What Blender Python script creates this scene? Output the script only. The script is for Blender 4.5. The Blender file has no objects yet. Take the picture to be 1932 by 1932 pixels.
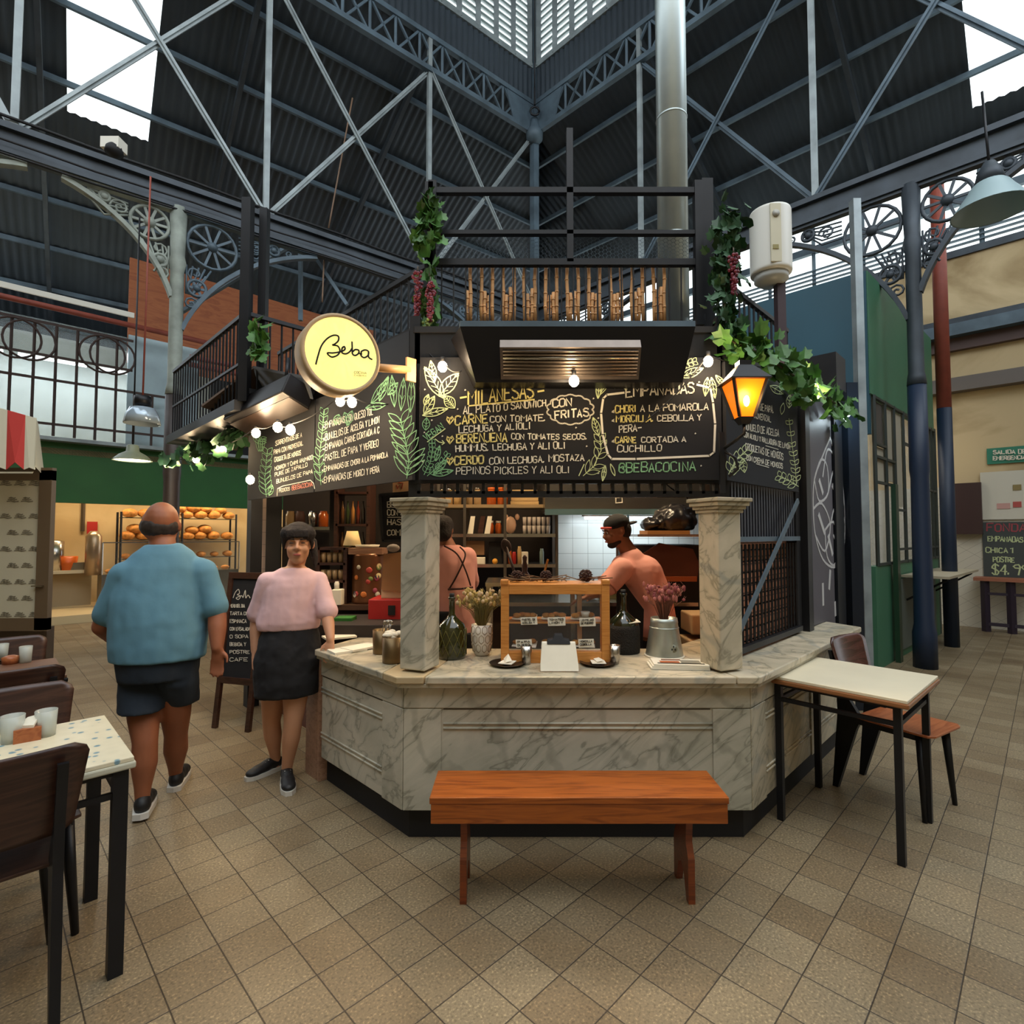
import bpy, math, random
from mathutils import Vector as V, Matrix as M, noise as N
R = math.radians; rnd = random.Random(7)
S = bpy.context.scene; COL = S.collection
# ---------------- camera, world, big lights, exposure
F = 1013.0; PITCH = math.atan(42/F); CH = 1.54
cd = bpy.data.cameras.new('camera'); cam = bpy.data.objects.new('camera', cd); COL.objects.link(cam)
cam.location = (0, 0, CH); cam.rotation_euler = (R(90)+PITCH, 0, 0)
cd.sensor_width = 36; cd.lens = 36*F/1932; cd.clip_end = 200; cd.clip_start = .02
S.camera = cam
S.view_settings.view_transform = 'Standard'; S.view_settings.look = 'None'
S.view_settings.gamma = 1; S.view_settings.exposure = 0.0
S.view_settings.use_curve_mapping = False
w = bpy.data.worlds.new('World'); S.world = w; w.use_nodes = True
bg = w.node_tree.nodes['Background']; bg.inputs[0].default_value = (.88, .95, 1, 1); bg.inputs[1].default_value = 2.8
S.cycles.use_denoising = True
S.cycles.max_bounces = 6
S.cycles.sample_clamp_indirect = 4
def area(name, loc, rot, size, power, col, sy=None):
    l = bpy.data.lights.new(name, 'AREA'); l.energy = power; l.color = col; l.size = size
    if sy: l.shape = 'RECTANGLE'; l.size_y = sy
    o = bpy.data.objects.new(name, l); o.location = loc; o.rotation_euler = rot; COL.objects.link(o); return o
def point(name, loc, power, col, r=.03):
    l = bpy.data.lights.new(name, 'POINT'); l.energy = power; l.color = col; l.shadow_soft_size = r
    o = bpy.data.objects.new(name, l); o.location = loc; COL.objects.link(o); return o
WARM = (1, .72, .42)
area('skylight_daylight', (1.0, 1.2, 12.0), (0, 0, 0), 6, 330, (.9, .95, 1))
area('right_window_daylight', (6.5, 2.0, 7.2), (0, R(50), R(-20)), 3, 110, (.8, .9, 1))
# ---------------- helpers
def W(px, py, Y):
    dx = (px-966)/F; du = (966-py)/F; c, s = math.cos(PITCH), math.sin(PITCH)
    k = Y/(c-du*s); return V((dx*k, Y, CH+(s+du*c)*k))
def ray(px, py):
    return (W(px, py, 1)-V((0, 0, CH)))
def onplane(px, py, p0, n):
    d = ray(px, py); o = V((0, 0, CH)); return o+d*((V(p0)-o).dot(n)/d.dot(n))
def Wz(px, py, z): return onplane(px, py, (0, 0, z), V((0, 0, 1)))
def lin(h):
    h = h.lstrip('#'); f = lambda v: v/12.92 if v <= .04045 else ((v+.055)/1.055)**2.4
    return tuple(f(int(h[i:i+2], 16)/255) for i in (0, 2, 4))+(1,)
MATS = {}
def mat(name, col, rough=.6, metal=0, var=0, scale=8, bump=0, emit=0, alpha=1, trans=0, coat=0, bscale=None):
    if name in MATS: return MATS[name]
    m = bpy.data.materials.new(name); m.use_nodes = True; nt = m.node_tree; b = nt.nodes['Principled BSDF']
    c = lin(col) if isinstance(col, str) else col
    b.inputs['Base Color'].default_value = c; b.inputs['Roughness'].default_value = rough; b.inputs['Metallic'].default_value = metal
    b.inputs['Alpha'].default_value = alpha; b.inputs['Transmission Weight'].default_value = trans; b.inputs['Coat Weight'].default_value = coat
    if trans: b.inputs['IOR'].default_value = 1.3
    if emit: b.inputs['Emission Color'].default_value = c; b.inputs['Emission Strength'].default_value = emit
    if var or bump:
        tc = nt.nodes.new('ShaderNodeTexCoord'); nz = nt.nodes.new('ShaderNodeTexNoise'); nz.inputs['Scale'].default_value = scale
        nz.inputs['Detail'].default_value = 6; nt.links.new(tc.outputs['Object'], nz.inputs['Vector'])
        if var:
            cr = nt.nodes.new('ShaderNodeValToRGB'); cr.color_ramp.elements[0].position = .3; cr.color_ramp.elements[1].position = .7
            cr.color_ramp.elements[0].color = tuple(max(0, x*(1-var)) for x in c[:3])+(1,)
            cr.color_ramp.elements[1].color = tuple(min(1, x*(1+var)) for x in c[:3])+(1,)
            nt.links.new(nz.outputs['Fac'], cr.inputs[0]); nt.links.new(cr.outputs[0], b.inputs['Base Color'])
        if bump:
            bp = nt.nodes.new('ShaderNodeBump'); bp.inputs['Strength'].default_value = bump; bp.inputs['Distance'].default_value = .02
            n2 = nt.nodes.new('ShaderNodeTexNoise'); n2.inputs['Scale'].default_value = bscale or scale*3; n2.inputs['Detail'].default_value = 4
            nt.links.new(tc.outputs['Object'], n2.inputs['Vector'])
            nt.links.new(n2.outputs['Fac'], bp.inputs['Height']); nt.links.new(bp.outputs[0], b.inputs['Normal'])
    MATS[name] = m; return m
def nodes(name, rough=.5):
    m = bpy.data.materials.new(name); m.use_nodes = True; nt = m.node_tree; b = nt.nodes['Principled BSDF']
    b.inputs['Roughness'].default_value = rough; tc = nt.nodes.new('ShaderNodeTexCoord'); mp = nt.nodes.new('ShaderNodeMapping')
    nt.links.new(tc.outputs['Object'], mp.inputs[0]); MATS[name] = m
    return m, nt, b, mp
def ramp(nt, src, stops):
    cr = nt.nodes.new('ShaderNodeValToRGB'); e = cr.color_ramp.elements
    while len(e) < len(stops): e.new(.5)
    for i, (p, c) in enumerate(stops): e[i].position = p; e[i].color = lin(c) if isinstance(c, str) else c
    nt.links.new(src, cr.inputs[0]); return cr.outputs[0]
def mixc(nt, a, b_, f, mode='MIX'):
    x = nt.nodes.new('ShaderNodeMix'); x.data_type = 'RGBA'; x.blend_type = mode
    for s, v in ((x.inputs['Factor'], f), (x.inputs['A'], a), (x.inputs['B'], b_)):
        if isinstance(v, (int, float)): s.default_value = v
        elif isinstance(v, tuple): s.default_value = v
        else: nt.links.new(v, s)
    return x.outputs['Result']
def nz(nt, mp, scale, detail=5, dist=0):
    n = nt.nodes.new('ShaderNodeTexNoise'); n.inputs['Scale'].default_value = scale; n.inputs['Detail'].default_value = detail
    n.inputs['Distortion'].default_value = dist; nt.links.new(mp.outputs[0], n.inputs['Vector']); return n.outputs['Fac']
# floor
def floor_mat():
    m, nt, b, mp = nodes('floor_tiles', .42)
    mp.vector_type = 'POINT'; mp.inputs['Rotation'].default_value = (0, 0, R(-45)); 
    p = V((.449, 1.943, 0)); p.rotate(M.Rotation(R(-45), 3, 'Z')); mp.inputs['Location'].default_value = (-p.x, -p.y, 0)
    br = nt.nodes.new('ShaderNodeTexBrick'); nt.links.new(mp.outputs[0], br.inputs['Vector'])
    br.offset = 0; br.squash = 1; br.inputs['Scale'].default_value = 1; br.inputs['Brick Width'].default_value = .2; br.inputs['Row Height'].default_value = .2
    br.inputs['Mortar Size'].default_value = .003; br.inputs['Mortar Smooth'].default_value = .6; br.inputs['Bias'].default_value = 0
    br.inputs['Color1'].default_value = lin('77664d'); br.inputs['Color2'].default_value = lin('8a7b61'); br.inputs['Mortar'].default_value = lin('3a3126')
    sp = ramp(nt, nz(nt, mp, 105, 4), [(.34, (.35, .33, .3, 1)), (.46, (.9, .9, .9, 1)), (.58, (1.05, 1.04, 1, 1)), (.68, (2.3, 2.25, 2.1, 1))])
    c = mixc(nt, br.outputs['Color'], sp, .6, 'MULTIPLY')
    st = ramp(nt, nz(nt, mp, 1.3, 6, .4), [(.3, (.62, .55, .47, 1)), (.55, (1, 1, 1, 1)), (.8, (1.08, 1.06, 1.02, 1))])
    c = mixc(nt, c, st, .8, 'MULTIPLY')
    nt.links.new(c, b.inputs['Base Color'])
    rr = nt.nodes.new('ShaderNodeMapRange'); rr.inputs['To Min'].default_value = .32; rr.inputs['To Max'].default_value = .6
    nt.links.new(nz(nt, mp, 5), rr.inputs[0]); nt.links.new(rr.outputs[0], b.inputs['Roughness'])
    bp = nt.nodes.new('ShaderNodeBump'); bp.inputs['Strength'].default_value = .5; bp.inputs['Distance'].default_value = .004; bp.invert = True
    nt.links.new(br.outputs['Fac'], bp.inputs['Height']); nt.links.new(bp.outputs[0], b.inputs['Normal'])
    return m
def marble_mat(name='marble', base='c4bdab', vein='8d8a7f'):
    m, nt, b, mp = nodes(name, .32); mp.inputs['Rotation'].default_value = (R(10), R(40), R(15))
    a = nt.nodes.new('ShaderNodeTexWave'); a.inputs['Scale'].default_value = .9; a.inputs['Distortion'].default_value = 14; a.inputs['Detail'].default_value = 5
    a.inputs['Detail Scale'].default_value = 1.4; nt.links.new(mp.outputs[0], a.inputs['Vector'])
    v = ramp(nt, a.outputs['Fac'], [(0, 'b0aa99'), (.1, base), (1, base)])
    cl = ramp(nt, nz(nt, mp, 2.2, 6), [(.35, (.72, .74, .72, 1)), (.6, (1, 1, 1, 1)), (.8, (1.05, 1.03, .97, 1))])
    mp2 = nt.nodes.new('ShaderNodeMapping'); mp2.vector_type = 'TEXTURE'; mp2.inputs['Rotation'].default_value = (R(8), R(-38), R(10)); mp2.inputs['Scale'].default_value = (1, .4, .22); nt.links.new(mp.inputs[0].links[0].from_socket, mp2.inputs[0]); n3 = ramp(nt, nz(nt, mp2, 1.5, 9, 1.0), [(.4, (1, 1, 1, 1)), (.47, (.8, .81, .8, 1)), (.495, (.42, .44, .42, 1)), (.51, (.85, .86, .85, 1)), (.6, (1, 1, 1, 1)), (.7, (.8, .81, .8, 1))])
    c = mixc(nt, mixc(nt, v, cl, .9, 'MULTIPLY'), n3, .85, 'MULTIPLY'); nt.links.new(c, b.inputs['Base Color']); return m
def wood_mat(name, c1, c2, rot=(0, 0, 0), scale=3, rough=.35, stretch=(1, 12, 12)):
    m, nt, b, mp = nodes(name, rough); mp.inputs['Scale'].default_value = stretch; mp.inputs['Rotation'].default_value = rot
    c = ramp(nt, nz(nt, mp, scale, 8, 1.2), [(.3, c1), (.5, c2), (.62, c1), (.75, c2)]); nt.links.new(c, b.inputs['Base Color']); return m
def brick_mat():
    m, nt, b, mp = nodes('oven_bricks', .8); mp.inputs['Rotation'].default_value = (R(90), 0, 0)
    br = nt.nodes.new('ShaderNodeTexBrick'); nt.links.new(mp.outputs[0], br.inputs['Vector'])
    br.inputs['Scale'].default_value = 1; br.inputs['Brick Width'].default_value = .12; br.inputs['Row Height'].default_value = .045; br.inputs['Mortar Size'].default_value = .005
    br.inputs['Color1'].default_value = lin('e8a680'); br.inputs['Color2'].default_value = lin('d08a66'); br.inputs['Mortar'].default_value = lin('7a5a4a')
    nt.links.new(br.outputs['Color'], b.inputs['Base Color']); return m
def tile_mat(name, c, g, wd, ht, rot=(90, 0, 0)):
    m, nt, b, mp = nodes(name, .25); mp.inputs['Rotation'].default_value = tuple(R(x) for x in rot)
    br = nt.nodes.new('ShaderNodeTexBrick'); nt.links.new(mp.outputs[0], br.inputs['Vector']); br.offset = 0
    br.inputs['Scale'].default_value = 1; br.inputs['Brick Width'].default_value = wd; br.inputs['Row Height'].default_value = ht; br.inputs['Mortar Size'].default_value = .002
    br.inputs['Color1'].default_value = lin(c); br.inputs['Color2'].default_value = lin(c); br.inputs['Mortar'].default_value = lin(g)
    nt.links.new(br.outputs['Color'], b.inputs['Base Color']); return m
def wall_mat(name, c1, c2):
    m, nt, b, mp = nodes(name, .85)
    c = ramp(nt, nz(nt, mp, .8, 7, .6), [(.35, c2), (.52, c1), (.75, c1)]); nt.links.new(c, b.inputs['Base Color']); return m
def skylight_mat():
    m = bpy.data.materials.new('skylight_sheet'); m.use_nodes = True; nt = m.node_tree; nt.nodes.clear()
    o = nt.nodes.new('ShaderNodeOutputMaterial'); t = nt.nodes.new('ShaderNodeBsdfTransparent'); l = nt.nodes.new('ShaderNodeBsdfTranslucent')
    x = nt.nodes.new('ShaderNodeMixShader'); x.inputs[0].default_value = .35; l.inputs[0].default_value = (.9, .95, .92, 1); t.inputs[0].default_value = (.93, 1, .96, 1)
    nt.links.new(t.outputs[0], x.inputs[1]); nt.links.new(l.outputs[0], x.inputs[2]); nt.links.new(x.outputs[0], o.inputs[0]); MATS['sky'] = m; return m
FLOOR = floor_mat(); MARBLE = marble_mat(); MARBLE2 = marble_mat('marble_warm', 'cabda4', '7d7263')
BENCH = wood_mat('bench_wood', '7c3c12', 'a3561e', scale=2.2, rough=.3); CASEW = wood_mat('display_case_wood', 'b3702f', 'c98843', scale=3)
DARKW = wood_mat('dark_plywood', '2e1a14', '432a20', scale=2, rough=.35); PALEW = wood_mat('pale_board', '8d6a54', 'a9836a', scale=2)
SEATW = wood_mat('seat_plywood', '8d4a28', 'a86238', scale=2); PLY = wood_mat('plywood_wall', '8a4a28', '9f5c34', stretch=(1, 1, 6), scale=1.2, rough=.7)
BRICK = brick_mat(); TILE = tile_mat('white_tiles', 'd5d5cf', '93928c', .15, .15); TILEP = tile_mat('pink_tiles', 'd9c0ae', '9c8678', .2, .12)
BEIGE = wall_mat('beige_plaster', 'cbb58d', '9a835d'); CREAM = wall_mat('cream_bakery_wall', 'cdb489', 'b89d72'); SKY = skylight_mat()
BLACK = mat('black_steel', '17181c', .45, .3, var=.25, scale=6); BLACKM = mat('black_matt', '101013', .7)
ROOFM = mat('roof_sheet', '323b43', .6, .2, var=.3, scale=.7); GREY = mat('grey_steel', '8d9698', .5, .3, var=.25, scale=4)
GREY2 = mat('blue_grey_iron', '50606b', .55, .2, var=.3, scale=3); DGREY = mat('dark_iron', '3b4249', .55, .3, var=.3, scale=3); GREENI = mat('pale_iron', '8c938a', .6, .1, var=.3, scale=5)
STEEL = mat('stainless', 'b5b1aa', .25, 1, var=.1, scale=3); GALV = mat('galvanised', 'a9b3b0', .35, .7, var=.18, scale=9); DUCT = mat('duct_metal', 'b2bcbb', .38, .75, var=.15, scale=2)
CHALK = mat('chalkboard', '111217', .9, var=.2, scale=3); CW = mat('chalk_white', 'd9d6c8', .9); CY = mat('chalk_yellow', 'd8cc84', .9); CG = mat('chalk_green', '7fb287', .9); CLG = mat('chalk_pale_green', 'c3cf9c', .9)
WHITE = mat('white_paint', 'dedacd', .5); PAPER = mat('paper', 'e6dfcc', .8, var=.05); INK = mat('ink', '1c1a18', .8); CREAMW = mat('tabletop_cream', 'ddd3b8', .35, var=.06, scale=3)
GREEN = mat('green_paint', '3a6b50', .55, var=.12, scale=1.5); TEAL = mat('teal_paint', '174656', .55, var=.12, scale=1); GREEND = mat('green_fascia', '1f5a22', .6, var=.1, scale=2)
RED = mat('red_paint', 'a81f1c', .5); BLUED = mat('navy_paint', '12233a', .5); RUST = mat('rust_red_paint', '8a4030', .6, var=.15); 
LEAF = mat('leaf', '3f6b2a', .55, var=.45, scale=14); LEAF2 = mat('leaf_dark', '2d5230', .55, var=.4, scale=14); GRAPE = mat('grape', '6e2434', .35, var=.3, scale=20); GRAPEG = mat('green_grape', '8d9a4a', .35)
BAMBOO = mat('bamboo', 'dba46c', .5, var=.3, scale=12); GLASS = mat('clear_glass', (.3, .32, .3, 1), .05, alpha=.06); GLASSG = mat('dark_green_glass', '1d2412', .1, coat=.5); WINDOWG = mat('window_glass', (.75, .8, .82, 1), .08, alpha=.22)
BREAD = mat('bread', 'c98640', .7, var=.35, scale=18, bump=.3); PASTRY = mat('pastry', 'bd8238', .6, var=.35, scale=30); SKIN = mat('skin', '8a5438', .55, var=.06, scale=10); SKINT = mat('skin_tanned', '8e5437', .55, var=.08, scale=10); SKINP = mat('skin_light', 'c08c6c', .55, var=.05, scale=10)
SHIRTB = mat('blue_tee', '5a869b', .85, var=.08, scale=6, bump=.15, bscale=9); SHIRTP = mat('pink_tee', 'd7b2b6', .85, var=.05, scale=5, bump=.12, bscale=9); SHIRTS = mat('salmon_tee', 'e0a096', .85, var=.06, scale=5, bump=.12, bscale=9)
NAVY = mat('navy_cotton', '1b2530', .85, var=.15, bump=.1); BLKC = mat('black_cotton', '121216', .85, var=.1, bump=.1, scale=4); HAIR = mat('dark_hair', '1a110e', .85, var=.3, scale=30, bump=.3); HAIRG = mat('greying_hair', '2f2622', .6, var=.3, scale=40); SOLE = mat('white_rubber', 'c9c5bc', .6); SHOE = mat('black_shoe', '141416', .55)
LIPS = mat('lips', '9a4a42', .5); APRON = mat('apron_strap', '3a1a16', .7)
for _m in (GLASS, WINDOWG): _m.node_tree.nodes['Principled BSDF'].inputs['Specular IOR Level'].default_value = .15
def bulbmat(name, col, s): return mat(name, col, emit=s)
BULB = bulbmat('lit_bulb', (1, .8, .55, 1), 30); BULBC = bulbmat('lit_bulb_cool', (.75, .95, 1, 1), 18); TUBE = bulbmat('lit_tube', (.85, .95, 1, 1), 6)
SIGNY = bulbmat('lit_sign_face', lin('efe69a'), .62)
class MB:
    def __init__(s): s.v = []; s.f = []; s.sm = []; s.marks = []; s.dep = 0
    def mark(s, nm):
        if not s.dep: s.marks.append((nm, len(s.v), len(s.f)))
    def add(s, vs, fs, sm=False):
        k = len(s.v); s.v += [V(x) for x in vs]; s.f += [[i+k for i in f] for f in fs]; s.sm += [sm]*len(fs); return s
    def box(s, c, d, rz=0, rot=None):
        c = V(c); m = rot or M.Rotation(rz, 3, 'Z'); h = V(d)/2
        vs = [c+m@V((x*h.x, y*h.y, z*h.z)) for x in (-1, 1) for y in (-1, 1) for z in (-1, 1)]
        return s.add(vs, [(0, 1, 3, 2), (4, 6, 7, 5), (0, 4, 5, 1), (2, 3, 7, 6), (0, 2, 6, 4), (1, 5, 7, 3)])
    def bar(s, p, q, a, b=None, up=(0, 0, 1)):
        p, q = V(p), V(q); b = b or a; d = (q-p).normalized(); u = V(up)
        if abs(d.dot(u)) > .98: u = V((1, 0, 0)) if abs(d.x) < .9 else V((0, 1, 0))
        x = d.cross(u).normalized(); y = x.cross(d).normalized()
        vs = [e+x*i*a/2+y*j*b/2 for e in (p, q) for i, j in ((-1, -1), (1, -1), (1, 1), (-1, 1))]
        return s.add(vs, [(3, 2, 1, 0), (4, 5, 6, 7)]+[(i, (i+1) % 4, 4+(i+1) % 4, 4+i) for i in range(4)])
    def tube(s, pts, r, n=8, cap=True):
        pts = [V(p) for p in pts]; rs = r if isinstance(r, (list, tuple)) else [r]*len(pts); k = len(pts); vs = []; fs = []
        u = None
        for i, p in enumerate(pts):
            d = (pts[min(i+1, k-1)]-pts[max(i-1, 0)]).normalized()
            if u is None: u = d.orthogonal().normalized()
            u = (u-d*u.dot(d)).normalized(); w_ = d.cross(u)
            vs += [p+(u*math.cos(t)+w_*math.sin(t))*rs[i] for t in [2*math.pi*j/n for j in range(n)]]
        for i in range(k-1): fs += [(i*n+j, i*n+(j+1) % n, (i+1)*n+(j+1) % n, (i+1)*n+j) for j in range(n)]
        if cap: fs += [tuple(range(n))[::-1], tuple(range((k-1)*n, k*n))]
        return s.add(vs, fs, True)
    def lathe(s, prof, c=(0, 0, 0), n=20, sx=1, sy=1, m=None):
        c = V(c); vs = []; fs = []; k = len(prof)
        for r, z in prof:
            for j in range(n):
                q = V((r*sx*math.cos(2*math.pi*j/n), r*sy*math.sin(2*math.pi*j/n), z)); vs.append(c+(m@q if m else q))
        for i in range(k-1): fs += [(i*n+j, i*n+(j+1) % n, (i+1)*n+(j+1) % n, (i+1)*n+j) for j in range(n)]
        fs += [tuple(range(n))[::-1], tuple(range((k-1)*n, k*n))]
        return s.add(vs, fs, True)
    def ell(s, c, r, n=14, m=None):
        if isinstance(r, (int, float)): r = (r, r, r)
        h = n//2; vs = []; c = V(c)
        for i in range(h+1):
            a = -math.pi/2+math.pi*i/h
            if i == 0: a += .08
            if i == h: a -= .08
            for j in range(n):
                b = 2*math.pi*j/n; q = V((r[0]*math.cos(a)*math.cos(b), r[1]*math.cos(a)*math.sin(b), r[2]*math.sin(a))); vs.append(c+(m@q if m else q))
        fs = []
        for i in range(h): fs += [(i*n+j, i*n+(j+1) % n, (i+1)*n+(j+1) % n, (i+1)*n+j) for j in range(n)]
        fs += [tuple(range(n))[::-1], tuple(range(h*n, h*n+n))]
        return s.add(vs, fs, True)
    def prism(s, poly, z0, z1):
        n = len(poly); vs = [(x, y, z0) for x, y in poly]+[(x, y, z1) for x, y in poly]
        return s.add(vs, [tuple(range(n))[::-1], tuple(range(n, 2*n))]+[(i, (i+1) % n, n+(i+1) % n, n+i) for i in range(n)])
    def slab(s, pts, n_, t):
        n_ = V(n_); k = len(pts); vs = [V(p) for p in pts]+[V(p)+n_*t for p in pts]
        return s.add(vs, [tuple(range(k))[::-1], tuple(range(k, 2*k))]+[(i, (i+1) % k, k+(i+1) % k, k+i) for i in range(k)])
    def limb(s, chain, n=14):
        for i, (p, r) in enumerate(chain):
            s.ell(p, r, n)
            if i: 
                a, ra = chain[i-1]; a = V(a); b = V(p)
                s.tube([a, a.lerp(b, .5), b], [ra, (ra+r)/2, r], n)
        return s
    def loft(s, rings, n=20):
        """rings of (center, rx, ry, yaw) horizontal ellipses"""
        vs = []; fs = []; k = len(rings)
        for c, rx, ry, yw in rings:
            c = V(c); ca, sa = math.cos(yw), math.sin(yw)
            for j in range(n):
                t = 2*math.pi*j/n; x, y = rx*math.cos(t), ry*math.sin(t); vs.append(c+V((x*ca-y*sa, x*sa+y*ca, 0)))
        for i in range(k-1): fs += [(i*n+j, i*n+(j+1) % n, (i+1)*n+(j+1) % n, (i+1)*n+j) for j in range(n)]
        fs += [tuple(range(n))[::-1], tuple(range((k-1)*n, k*n))]
        return s.add(vs, fs, True)
    def build(s, name, m, parent=None, world=True, smooth=None, bevel=0):
        if len(s.marks) > 1 and parent is not None:
            mk = s.marks+[(None, len(s.v), len(s.f))]; o = None
            for i in range(len(mk)-1):
                q = MB(); v0 = mk[i][1]; q.v = s.v[v0:mk[i+1][1]]; q.f = [[a-v0 for a in f] for f in s.f[mk[i][2]:mk[i+1][2]]]; q.sm = s.sm[mk[i][2]:mk[i+1][2]]
                if q.f: o = q.build(mk[i][0], m, parent, world)
            return o
        me = bpy.data.meshes.new(name); vs = s.v
        if parent is not None and world:
            inv = wm(parent).inverted(); vs = [inv@v for v in vs]
        me.from_pydata([tuple(v) for v in vs], [], s.f)
        if any(s.sm) or smooth: me.polygons.foreach_set('use_smooth', [bool(smooth) or x for x in s.sm]) if smooth is None else me.polygons.foreach_set('use_smooth', [smooth]*len(s.f))
        me.materials.append(m); o = bpy.data.objects.new(name, me); COL.objects.link(o)
        if parent is not None: o.parent = parent
        if bevel:
            b = o.modifiers.new('b', 'BEVEL'); b.width = bevel; b.segments = 2; b.limit_method = 'ANGLE'
        return o
def wm(o):
    m = o.matrix_basis.copy()
    while o.parent: o = o.parent; m = o.matrix_basis@m
    return m
def tag(o, label=None, cat=None, group=None, kind=None):
    if label: o['label'] = label
    if cat: o['category'] = cat
    if group: o['group'] = group
    if kind: o['kind'] = kind
    return o
def thing(name, label, cat, loc=(0, 0, 0), rz=0, group=None):
    o = bpy.data.objects.new(name, None); COL.objects.link(o); o.location = loc; o.rotation_euler = (0, 0, rz); o.empty_display_size = .1
    return tag(o, label, cat, group)
def struct(o): o['kind'] = 'structure'; return o
def dup(root, loc=None, rz=None, label=None, group=None, scale=None):
    r = root.copy(); COL.objects.link(r)
    if loc is not None: r.location = loc
    if rz is not None: r.rotation_euler = (0, 0, rz)
    if scale: r.scale = (scale,)*3
    if label: r['label'] = label
    if group: r['group'] = group
    def kids(a, b):
        for ch in [c for c in bpy.data.objects if c.parent == a]:
            c = ch.copy(); COL.objects.link(c); c.parent = b; kids(ch, c)
    kids(root, r); return r
def bake(o):
    dg = bpy.context.evaluated_depsgraph_get(); dg.update()
    me = bpy.data.meshes.new_from_object(o.evaluated_get(dg)); o.modifiers.clear(); o.data = me; return o
def organic(mb, name, m, parent, vox=.009, smooth=6, wrinkle=0, wscale=.12):
    o = mb.build(name, m, parent); r = o.modifiers.new('r', 'REMESH'); r.mode = 'VOXEL'; r.voxel_size = vox; r.use_smooth_shade = True
    sm = o.modifiers.new('s', 'SMOOTH'); sm.iterations = smooth; sm.factor = .6
    if wrinkle:
        t = bpy.data.textures.new('w', 'CLOUDS'); t.noise_scale = wscale; t.noise_depth = 2
        d = o.modifiers.new('d', 'DISPLACE'); d.texture = t; d.strength = wrinkle; d.mid_level = .5
    bake(o)
    if not o.data.materials: o.data.materials.append(m)
    return o
# ---------------- stroke lettering
GL = {'A': '002640,1232', 'B': '000636453303,3342413000', 'C': '4536160501103041', 'D': '00063645413000', 'E': '46060040,0333', 'F': '460600,0333',
 'G': '45361605011030414323', 'H': '0600,4640,0343', 'I': '2620', 'J': '4641301001', 'K': '0600,460340', 'L': '060040', 'M': '0006234640', 'N': '00064046',
 'O': '160501103041453616', 'P': '00063645443303', 'Q': '160501103041453616,2240', 'R': '00063645443303,2340', 'S': '4536160504334241301001', 'T': '0646,2620',
 'U': '060110304146', 'V': '062046', 'W': '0610243046', 'X': '0640,0046', 'Y': '062346,2320', 'Z': '06460040', '0': '160501103041453616', '1': '052620', '4': '360242,3630',
 '9': '4414051636454430', '5': '4606033342413010', '2': '051636450040', '$': '4536160504334241301001,2720', '@': '3424132332344341301001051636454442', '.': '1011', ',': '2110', '-': '0343', "'": '2624', '*': '2434333223'}
def tstrokes(text, h=1.0, jit=.03, seed=0):
    """polylines in (x right, y up), cap height h; returns strokes and total width"""
    r = random.Random(hash(text) % 997 if False else len(text)*31+seed); x = 0; out = []
    for ch in text:
        if ch == ' ': x += .45*h; continue
        g = GL.get(ch, '0343'); wd = .6 if ch not in 'I.,\'1' else .25
        if ch in 'MW': wd = .75
        off = 0 if wd > .3 else -.25
        sc = h*(1+r.uniform(-.06, .08)); dy = r.uniform(-.04, .04)*h
        for st in g.split(','):
            pts = [(int(st[i]), int(st[i+1])) for i in range(0, len(st)-1, 2)]
            q = [(x+off*h+a/4*(wd if wd > .3 else .75)*sc+r.uniform(-jit, jit)*h, dy+b/6*sc+r.uniform(-jit, jit)*h) for a, b in pts]
            out.append(q)
        x += (wd+.2)*h
    return out, x-.2*h
def ribbon(mb, pts, wd, n, t=.0015):
    pts = [V(p) for p in pts]; k = len(pts)
    if k < 2: return
    L = []; Rr = []
    for i, p in enumerate(pts):
        d = pts[min(i+1, k-1)]-pts[max(i-1, 0)]
        if d.length < 1e-7: d = V((1, 0, 0))
        s_ = d.normalized().cross(n).normalized()*wd/2; L.append(p+s_); Rr.append(p-s_)
    for i in range(k-1):
        e = (pts[i+1]-pts[i]).normalized()*wd*.25
        a, b, c, d = L[i]-(e if i else e*0), Rr[i]-(e if i else e*0), Rr[i+1]+e, L[i+1]+e
        o = n*t; mb.add([a, b, c, d, a+o, b+o, c+o, d+o], [(4, 5, 6, 7), (0, 3, 2, 1), (0, 1, 5, 4), (1, 2, 6, 5), (2, 3, 7, 6), (3, 0, 4, 7)])
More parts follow.
